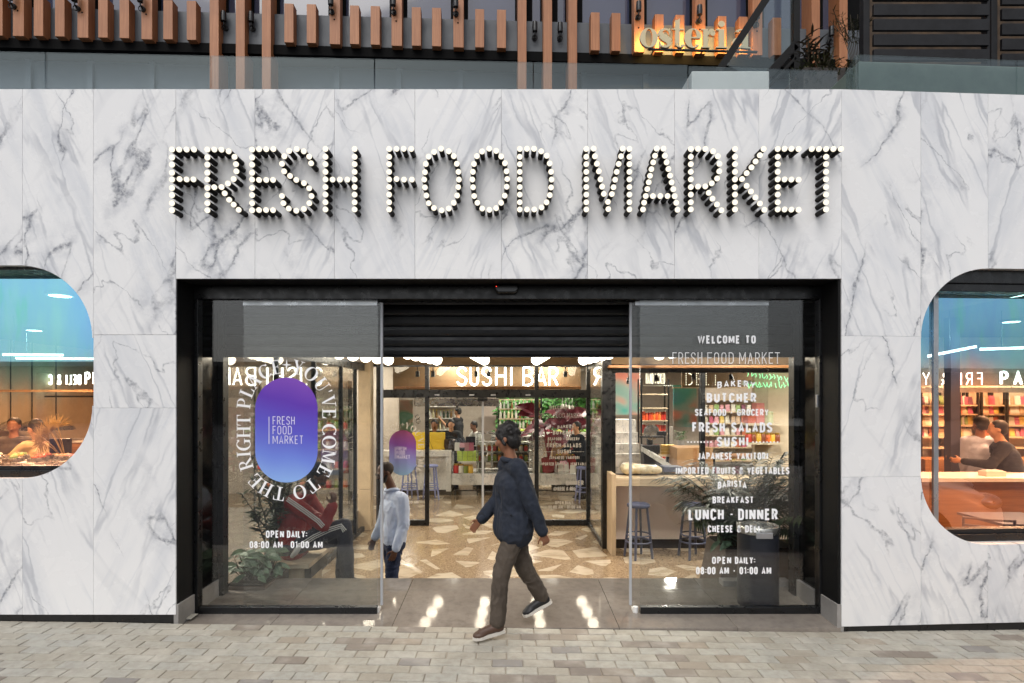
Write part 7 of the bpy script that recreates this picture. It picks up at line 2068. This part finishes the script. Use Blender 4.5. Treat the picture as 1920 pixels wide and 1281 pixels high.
# shelf with hams and pink boxes on the cream wall
cs = thing('wall_shelf', 'cream wall shelf with pink and green tins right of the grocery shelf', 'shelf', (0, 0, 0)); Z = 9.8
b = MB(); b.box(PX(1402, Z), PX(1470, Z), Z + CAM_Y, Z + CAM_Y + .29, PZ(798, Z), PZ(794, Z)); b.build('board', M['cream'], cs); b = MB(); b.box(PX(1402, Z), PX(1470, Z), Z + CAM_Y, Z + CAM_Y + .29, PZ(834, Z), PZ(830, Z)); b.build('board', M['cream'], cs)
for q, (px, wpx, hpx, cc, lb) in enumerate(((1412, 16, 14, '#b5563f', 'rust coloured low box on the cream wall shelf'), (1428, 15, 38, '#c97f78', 'tall pink box on the cream wall shelf'), (1446, 20, 22, '#b9bf9c', 'pale green round tin on the cream wall shelf'))):
    t = thing('gift_box', lb, 'box', (PX(px, Z), Z + CAM_Y + .14, PZ(794, Z))); b = MB(); w = wpx * Z / PF / 2
    if q == 2: b.lathe([(w, 0), (w, hpx * Z / PF), (.01, hpx * Z / PF)], n=20)
    else: b.box(-w, w, -.1, .1, 0, hpx * Z / PF)
    b.build('carton', simple('box ' + cc, cc, .6), t, bevel=.004); b = MB(); b.box(-w * 1.02, w * 1.02, -.102 if q != 2 else -w, -.1 if q != 2 else -w + .004, hpx * Z / PF * .8, hpx * Z / PF * .82); b.build('ribbon', M['lidgold'], t)
fill(jar_src, CACHE, [(PX(1408 + 9 * q, Z), Z + CAM_Y + .1, PZ(830, Z)) for q in range(7)], 'small amber jar on the lower cream wall shelf', 'jars on the cream shelf', 1.4)
wt = thing('work_table', 'wooden work table with steel top behind the letters SUSHI in the bar window', 'table', (PX(1335, 10.3), 10.3 + CAM_Y, FL)); b = MB(); b.box(0, .9, 0, .6, 1.22, 1.26); b.build('top', M['orangewood'], wt, bevel=.004)
for x in (.03, .83):
    b = MB(); b.box(x, x + .04, .03, .07, 0, 1.219); b.build('leg', M['black'], wt)
b = MB(); b.box(.06, .84, .03, .5, .78, .81); b.build('lower_shelf', M['steel'], wt)
fill(packet_src, CACHE, [(PX(1335, 10.3) + .12 + .15 * q, 10.3 + CAM_Y + .25, FL + .81) for q in range(5)], 'packet on the lower shelf of the wooden work table', 'packets on the work table', 1.3)
# ------------------------------------------------------------------ rooms behind the film windows
# left room
b = MB(); b.box(-9.4, XG - .1, 9.5, 9.6, FL, CE); b.build('left_back_wall', M['beige'], bld)
Zl = 8.6
lb_ = thing('sign_beam', 'long shelf beam carrying lit letters behind the left film window', 'beam', (0, 0, 0)); b = MB(); b.box(PX(-120, 9.5), PX(172, 9.5) + .3, 9.5 + CAM_Y, 9.6 + CAM_Y, PZ(735, 9.5), PZ(731, 9.5)); b.build('board', M['orangewood'], lb_); b = MB(); b.box(PX(76, 9.5), PX(172, 9.5) + .3, 9.58 + CAM_Y, 9.62 + CAM_Y, PZ(745, 9.5), PZ(742, 9.5)); b.build('rail', M['black'], lb_)
ls = thing('neon_sign', 'warm lit letters standing on the beam behind the left film window', 'sign', (0, 0, 0)); b = MB()
tube_text(b, 'PRODUCE', (PX(159, 9.4), 9.4 + CAM_Y, PZ(722, 9.4)), 25 * 9.4 / PF, 100 * 9.4 / PF, .015, n=6); b.build('letters', M['neon'], ls, smooth=60)
ls2 = thing('neon_sign', 'small reversed lit letters on the far beam behind the left film window', 'sign', (0, 0, 0)); b = MB()
tube_text(b, 'DELI & CO', (PX(82, 11.5), 11.5 + CAM_Y, PZ(722, 11.5)), 20 * 11.5 / PF, 70 * 11.5 / PF, .014, n=6, flip=True); b.build('letters', M['neon'], ls2, smooth=60)
b = MB(); b.box(PX(-100, 13), PX(75, 13), 13 + CAM_Y, 13.1 + CAM_Y, PZ(800, 13), PZ(728, 13)); o = b.build('wall_board', M['paperwhite']); tag(o, 'large white wall board behind the two people in the left room', 'board')
for y, x0, x1, lb in ((665, 6, 118, 'upper'), (672, 30, 175, 'lower')):
    t = thing('strip_light', 'thin white strip light under the ceiling of the left room, the %s one' % lb, 'strip light', (0, 0, 0), 0, 'strip lights of the left room'); Z = 7.4 if lb == 'upper' else 8.8
    b = MB(); b.bar(P(x0, y, Z), P(x1, y + 1, Z), .02, .03); b.build('tube', M['spot'], t); b = MB(); p = P(x0 + 20, y - 2, Z); b.cyl(p, (p.x, p.y, CE), .006, n=6); b.build('wire', M['black'], t)
kc = thing('kitchen_counter', 'low counter covered with trays behind the left film window', 'counter', (0, 0, 0)); Z = 6.3
b = MB(); b.box(PX(-260, Z), PX(150, Z), Z + CAM_Y, Z + CAM_Y + .8, -.30, PZ(872, Z)); b.build('body', M['orangewood'], kc)
b = MB(); b.box(PX(-260, Z), PX(152, Z), Z + CAM_Y - .02, Z + CAM_Y + .82, PZ(872, Z) + .001, PZ(869, Z)); b.build('top', M['steel'], kc)
q0 = random.Random(9)
for q in range(14):
    t = thing('food_tray', 'small steel tray of food on the low counter behind the left film window', 'tray', (PX(-150 + 21 * q, Z) , Z + CAM_Y + .15 + q0.uniform(0, .4), PZ(869, Z)), q0.uniform(-.2, .2), 'food trays on the low counter')
    b = MB(); b.box(-.06, .06, -.09, .09, 0, .04); b.build('tray', M['steel'], t, bevel=.006); b = MB()
    for s in range(6): b.ball((q0.uniform(-.04, .04), q0.uniform(-.07, .07), .045), .024, 6, 5)
    b.build('food', M['pack'], t, smooth=180)
bk = thing('back_counter', 'long orange wood counter at the back of the left room', 'counter', (0, 0, 0)); Z = 10.6; b = MB(); b.box(PX(-150, Z), PX(170, Z), Z + CAM_Y, Z + CAM_Y + .6, FL, PZ(830, Z)); b.build('body', M['orangewood'], bk); b = MB(); b.box(PX(-150, Z), PX(172, Z), Z + CAM_Y - .03, Z + CAM_Y + .62, PZ(830, Z) + .001, PZ(826, Z)); b.build('top', M['marble_in'], bk)
for q, (px, wz) in enumerate(((20, .30), (60, .42), (105, .3))):
    t = thing('heat_lamp', 'steel heat lamp hood on the back counter, %s' % ('leftmost of three', 'the wide middle one', 'behind the dry palm')[q], 'heat lamp', P(px, 800, 10.4)); b = MB(); b.lathe([(wz, -.06), (wz * .9, 0), (.06, .10), (.01, .11)], n=20); b.build('hood', M['steel'], t, smooth=40); b = MB(); b.cyl((0, 0, .1), (0, 0, CE - PZ(800, 10.4)), .01, n=6); b.build('rod', M['black'], t)
person('person in tan apron and sleeveless shirt bending over the counter behind the left film window', (PX(92, 7.2), 7.2 + CAM_Y, -.30), 2.9, 1.74, 'beigecloth', 'blackcloth', 'skin_light', lean=.35, tilt=.3, sleeve='short', armL=((.16, .1, -.22), (.44, .02, -.25)), armR=((.16, .1, -.22), (.44, .02, -.25)), apron='beigecloth', group='kitchen staff behind the left window')
person('person in olive top facing the street behind the left film window', (PX(26, 8.0), 8.0 + CAM_Y, -.30), -1.2, 1.70, 'browncloth', 'blackcloth', 'skin_mid', tilt=.25, armL=((.1, .06, -.26), (.3, .0, -.3)), armR=((.1, .06, -.26), (.3, .0, -.3)), group='kitchen staff behind the left window')
# dry straw palm behind the left window
dp = thing('straw_palm', 'dry straw coloured fan palm in a pot behind the left film window', 'plant', (PX(124, 6.9), 6.9 + CAM_Y, PZ(869, 6.9))); f = MB(); b = MB(); gq = random.Random(31)
for q in range(8):
    a = gq.uniform(-1.9, 1.9) ; tip = Vector((.30 * math.sin(a), gq.uniform(-.15, .15), .40 + .18 * math.cos(a))); b.tube([(0, 0, .02), tuple(tip * .55 + Vector((0, 0, .05))), tuple(tip)], .006, 5)
    for s in range(26):
        an = a + (s - 13) * .13; leafblade(f, tip, (math.sin(an), gq.uniform(-.25, .25), math.cos(an)), gq.uniform(.18, .26), .010, (0, -1, 0), .1, .15, 2)
dp.scale = (.78, .78, .78); f.build('foliage', M['leaf_straw'], dp); b.build('stem', M['leaf_straw'], dp)
b = MB(); b.lathe([(.07, -.06), (.09, .0), (.10, .10), (.08, .10)], n=16); b.build('pot', M['kick'], dp, smooth=40)
tv = thing('till_screen', 'dark till screen on the counter beside the straw palm', 'screen', P(112, 838, 6.9)); b = MB(); b.box(-.13, .13, 0, .03, -.08, .10); b.build('display', M['black'], tv, bevel=.006); b = MB(); b.box(-.02, .02, .01, .03, PZ(869, 6.3) - PZ(838, 6.9), -.081); b.build('foot', M['black'], tv)
# shelves seen through the side glass wall
LS = (-4.4, 5.6, -.30)
shelving('l', 'shelf of mixed jars seen through the side glass wall', LS, .15, 1.6, 2.3, (.35, .7, 1.05, 1.4, 1.75), back=M['beige'])
fill(jar_src, CACHE, rows_on(LS, .15, 1.6, (.375, .725, 1.075, 1.425), 11), 'small jar on the shelf behind the side glass wall', 'jars behind the side glass wall', 1.3)

# right room
Zr = 9.4
b = MB(); b.box(5.25, 9.4, Zr + CAM_Y + .7, Zr + CAM_Y + .8, FL, CE); b.build('right_back_wall', M['beige'], bld)
units = [(1728, 1790, 8.9, 'left unit'), (1800, 1835, 9.2, 'middle unit'), (1842, 1885, 9.2, 'right unit'), (1890, 1990, 9.2, 'edge unit')]
for u, (p0, p1, Z, lb) in enumerate(units):
    loc = (PX(p0, Z), Z + CAM_Y, -.30); w = PX(p1, Z) - PX(p0, Z)
    zs = [PZ(py, Z) + .30 for py in (842, 822, 800, 779, 762)]
    shelving('s', 'warm lit grocery shelf behind the right film window, %s' % lb, loc, 0, w, PZ(736, Z) + .3, zs, back=M['cream'])
    n = max(4, int(w / .085))
    fill(packet_src, CACHE, rows_on(loc, 0, w, [z + .025 for z in zs[1:]], n), 'small bright packet on the grocery shelf of the right film window, %s' % lb, 'packets behind the right window, ' + lb, .8)
pb_ = thing('sign_beam', 'long beam carrying neon letters over the grocery shelf of the right room', 'beam', (0, 0, 0)); Z = 8.6; b = MB(); b.box(PX(1722, Z), PX(2050, Z), Z + CAM_Y, Z + CAM_Y + .1, PZ(727, Z), PZ(723.5, Z)); b.build('board', M['oak'], pb_)
ps = thing('neon_sign', 'warm neon letters PASTA on the beam behind the right film window', 'sign', (0, 0, 0)); b = MB(); tube_text(b, 'PASTA', (PX(1873, Z), Z + CAM_Y - .02, PZ(722.5, Z)), 27 * Z / PF, 120 * Z / PF, .017, n=8); b.build('letters', M['neon'], ps, smooth=60)
ps2 = thing('neon_sign', 'small dotted reversed letters on the beam left of the neon PASTA', 'sign', (0, 0, 0)); b = MB(); tube_text(b, 'FRI & Y', (PX(1728, Z), Z + CAM_Y - .02, PZ(722.5, Z)), 24 * Z / PF, 112 * Z / PF, .008, n=6, flip=True); b.build('letters', M['neon'], ps2, smooth=60)
for px in (1783,):
    b = MB(); Z = 7.6; b.box(PX(px, Z), PX(px + 17, Z), Z + CAM_Y, Z + CAM_Y + .12, -.3, CE); o = b.build('dark_column', M['slate']); tag(o, 'dark blue grey column between the shelves of the right room', 'column')
for px, yy, lb in ((1838, 522, 'the upper one'), (1740, 560, 'the lower slanting one')):
    t = thing('strip_light', 'thin white strip light high in the right room, %s' % lb, 'strip light', (0, 0, 0), 0, 'strip lights of the right room'); Z = 7.0
    b = MB(); b.bar(P(px, 655 if px > 1800 else 668, Z), P(px + 90, 652 if px > 1800 else 650, Z), .02, .03); b.build('tube', M['spot'], t)
    b = MB(); p = P(px + 40, 655, Z); b.cyl(p, (p.x, p.y, CE), .006, n=6); b.build('wire', M['black'], t)
person('person with dark hair in pale shirt seen from behind in the right film window', (PX(1838, 7.6), 7.6 + CAM_Y, -.30), 1.4, 1.74, 'bluecloth', 'denim', 'skin_mid', group='guests behind the right window')
person('person in dark blue grey top turned sideways at the edge of the right film window', (PX(1905, 7.2), 7.2 + CAM_Y, -.30), 2.6, 1.72, 'greycloth', 'denim', 'skin_light', lean=.3, armL=((.16, .1, -.22), (.44, .02, -.2)), armR=((.16, .1, -.22), (.44, .02, -.2)), group='guests behind the right window')
wc = thing('window_counter', 'long white counter with a napkin stack behind the right film window', 'counter', (0, 0, 0)); Z = 6.6
b = MB(); b.box(PX(1724, Z), PX(2100, Z), Z + CAM_Y, Z + CAM_Y + .5, -.30, PZ(903, Z)); b.build('body', M['orangewood'], wc); b = MB(); b.box(PX(1724, Z), PX(2100, Z), Z + CAM_Y - .04, Z + CAM_Y + .52, PZ(903, Z) + .001, PZ(896, Z)); b.build('top', M['paperwhite'], wc)
nb = thing('napkin_box', 'white napkin box on the long counter behind the right film window', 'box', P(1868, 896, 6.7)); b = MB(); b.box(-.12, .12, 0, .12, 0, .075); b.build('carton', M['paperwhite'], nb, bevel=.004); b = MB(); b.box(-.10, .10, .02, .1, .0755, .085); b.build('napkins', M['vinyl'], nb)
ctb = thing('brown_counter', 'brown counter behind the people of the right room', 'counter', (0, 0, 0)); Z = 8.2; b = MB(); b.box(PX(1735, Z), PX(2100, Z), Z + CAM_Y, Z + CAM_Y + .4, -.3, PZ(862, Z)); b.build('body', M['orangewood'], ctb)
def chair(loc, rz, label):
    t = thing('cafe_chair', label, 'chair', loc, rz, 'dark cafe chairs behind the right window'); m = M['slate']
    b = MB(); b.box(-.2, .2, -.2, .2, .44, .465); b.build('seat', m, t, bevel=.005)
    for x in (-.19, .19):
        for y in (-.19, .19):
            b = MB(); b.tube([(x, y, .44), (x * 1.1, y * 1.15, 0)], .012, 6); b.build('leg', m, t)
        b = MB(); b.tube([(x, .19, .44), (x, .24, .86)], .012, 6); b.build('back_post', m, t)
    for z in (.60, .69, .78, .85):
        b = MB(); b.tube([(-.19, .20 + (z - .44) * .11, z), (0, .24 + (z - .44) * .11, z), (.19, .20 + (z - .44) * .11, z)], .011, 6); b.build('back_slat', m, t)
    return t
c1 = chair((PX(1838, 5.5), 5.5 + CAM_Y, -.30), 2.7, 'dark metal cafe chair with slatted back beside the small table in the right window')
dup(c1, (PX(1905, 5.3), 5.3 + CAM_Y, -.34), 3.5, 'dark metal cafe chair with slatted back at the right edge of the right window', 'dark cafe chairs behind the right window')
ctt = thing('cafe_table', 'small dark cafe table between the chairs in the right window', 'table', (PX(1890, 5.9), 5.9 + CAM_Y, -.30)); b = MB(); b.box(-.3, .4, -.3, .3, .70, .73); b.build('top', M['slate'], ctt, bevel=.004)
b = MB(); b.cyl((0, 0, .02), (0, 0, .699), .03, n=12); b.lathe([(.25, 0), (.25, .012), (.03, .02)], n=20); b.build('pedestal', M['black'], ctt)

# ------------------------------------------------------------------ terrace plants
def spiky(loc, label, seed, s=1.0):
    g = random.Random(seed); t = thing('terrace_plant', label, 'plant', loc); f = MB(); b = MB()
    for q in range(60):
        a = g.uniform(0, 6.28); c = Vector((g.uniform(-.10, .10) * s, g.uniform(-.1, .1), g.uniform(.0, .45) * s)); leafblade(f, c, (math.cos(a) * .8, math.sin(a) * .8, g.uniform(.0, 1)), g.uniform(.12, .26) * s, .026, (0, 0, 1), .1, .4, 3)
    for q in range(6): b.tube([(0, 0, -.1), (g.uniform(-.1, .1), g.uniform(-.1, .1), .4 * s)], .008, 5)
    f.build('foliage', foliage_mat('reddish brown leaf', '#3a2a22', '#5c4a34', '#2e3a22') if 'reddish brown leaf' not in bpy.data.materials else bpy.data.materials['reddish brown leaf'], t); b.build('stem', M['stem'], t)
spiky(P(1516, 132, 5.8), 'tall spiky brown leaved plant beside the black upright on the terrace', 1, .72)
spiky(P(1543, 134, 5.7), 'lower spiky brown leaved plant right of the taller one on the terrace', 2, .5)
gr = thing('terrace_shrub', 'low green shrub in front of the last timber post on the terrace', 'shrub', P(1560, 138, 5.6)); f = MB(); b = MB(); gq = random.Random(8)
for q in range(520): leafblade(f, (gq.uniform(-.36, .28), gq.uniform(-.15, .15), gq.uniform(-.18, .10)), randdir(gq, .4), gq.uniform(.04, .09), .012, (0, 0, 1), .1, .3, 2)
for q in range(5): b.tube([(.1 * q - .2, 0, -.3), (.1 * q - .2, 0, 0)], .008, 5)
f.build('foliage', foliage_mat('olive leaf', '#3d4427', '#5e6335', '#2c3320'), gr); b.build('stem', M['stem'], gr)
gr2 = thing('feathery_plant', 'feathery pale green plant hanging left of the black slatted screen', 'plant', P(1605, 60, 5.7)); f = MB(); b = MB()
for q in range(9):
    pts = [Vector((0.05, 0, -.6)), Vector((-.02 * q + .05, 0, -.1)), Vector((-.05 * q + .12, gq.uniform(-.1, .1), .12 + .03 * (q % 3)))]; b.tube(pts, .004, 4)
    for s in range(26): c = pts[1].lerp(pts[2], gq.random()); leafblade(f, c, randdir(gq, 0), .06, .008, (0, 0, 1), .1, .3, 2)
f.build('foliage', bpy.data.materials['olive leaf'], gr2); b.build('stem', M['stem'], gr2)
tb3 = thing('terrace_planter', 'dark planter trough under the spiky terrace plants', 'planter', (0, 0, 0)); b = MB(); b.box(PX(1497, 5.6), PX(1600, 5.6), 5.5 + CAM_Y, 6.0 + CAM_Y, 3.6, PZ(137, 5.6)); b.build('trough', M['kick'], tb3, bevel=.01)

# ------------------------------------------------------------------ the street behind the camera (seen only mirrored in the glass)
def house(x0, x1, y, d, hgt, label, cols, rows, cc):
    t = thing('street_house', label, 'building', ((x0 + x1) / 2, y, -.25)); w = (x1 - x0) / 2
    b = MB(); b.box(-w, w, -d, 0, 0, hgt); b.build('wall', simple('street wall ' + cc, cc, .85, var=.1, vscale=.5), t); b = MB(); b.box(-w - .2, w + .2, -d - .2, .2, hgt, hgt + .35); b.build('roof', M['kerb'], t)
    for r in range(rows):
        for c in range(cols):
            x = -w + (c + .5) * 2 * w / cols; z = .5 + r * (hgt - .3) / rows; b = MB(); b.box(x - .6, x + .6, .001, .06, z, z + 1.3); b.build('window', M['carglass'], t)
house(-60, -10.3, -38, 8, 4.3, 'low grey house across the street mirrored in the left door glass', 5, 2, '#5d5a56')
house(-9.8, 8, -38, 8, 4.7, 'low brown house across the street mirrored in the middle of the glass', 5, 2, '#6a5d50')
house(8.5, 50, -38, 8, 4.0, 'long low house across the street mirrored in the right door glass', 6, 2, '#57585a')
def car(loc, rz, label, mt):
    t = thing('parked_car', label, 'car', loc, rz, 'cars parked at the street edge')
    sec = [(-2.1, .45, .62, .70), (-2.0, .30, .80, .80), (-1.2, .25, .92, .84), (0, .25, .94, .86), (1.2, .25, .90, .84), (1.95, .30, .74, .78), (2.12, .42, .60, .66)]
    vs, fs = [], []
    for x, z0, z1, hw in sec: vs += [(x, -hw, z0), (x, -hw * 1.02, (z0 + z1) / 2), (x, -hw * .92, z1), (x, hw * .92, z1), (x, hw * 1.02, (z0 + z1) / 2), (x, hw, z0)]
    for i in range(len(sec) - 1):
        for k in range(6): l = (k + 1) % 6; fs.append((i * 6 + k, i * 6 + l, (i + 1) * 6 + l, (i + 1) * 6 + k))
    fs += [tuple(range(5, -1, -1)), tuple(range((len(sec) - 1) * 6, len(sec) * 6))]
    b = MB(); b.add(vs, fs); bo = b.build('body', mt, t, smooth=50, fix=True, bevel=.03)
    b = MB(); b.hexa([(-1.6, -.76, .91), (1.1, -.76, .91), (1.1, .76, .91), (-1.6, .76, .91)], [(-1.1, -.60, 1.42), (.35, -.60, 1.42), (.35, .60, 1.42), (-1.1, .60, 1.42)]); b.build('cabin_glass', M['carglass'], t, bevel=.05)
    b = MB(); b.hexa([(-1.12, -.61, 1.415), (.37, -.61, 1.415), (.37, .61, 1.415), (-1.12, .61, 1.415)], [(-1.0, -.52, 1.47), (.25, -.52, 1.47), (.25, .52, 1.47), (-1.0, .52, 1.47)]); b.build('roof', mt, t, bevel=.02)
    for x in (-1.3, 1.35):
        for y in (-.80, .80):
            b = MB(); b.cyl((x, y - .1, .31), (x, y + .1, .31), .31, n=24); w = b.build('wheel', M['rubber'], t, smooth=40); b = MB(); b.cyl((x, y - .105, .31), (x, y + .105, .31), .2, n=18); b.build('rim', M['alu'], w, smooth=40)
    for y in (-.58, .58):
        b = MB(); b.ball((1.98, y, .66), (.14, .20, .09), 14, 10); b.build('headlight', M['alu'], t, smooth=180)
    b = MB(); b.box(2.05, 2.14, -.3, .3, .46, .56); b.build('grille', M['rubber'], t)
    return t
cr = car((4.0, -2.7, -.075), R(35), 'white parked car mirrored in the right film window', M['carpaint'])
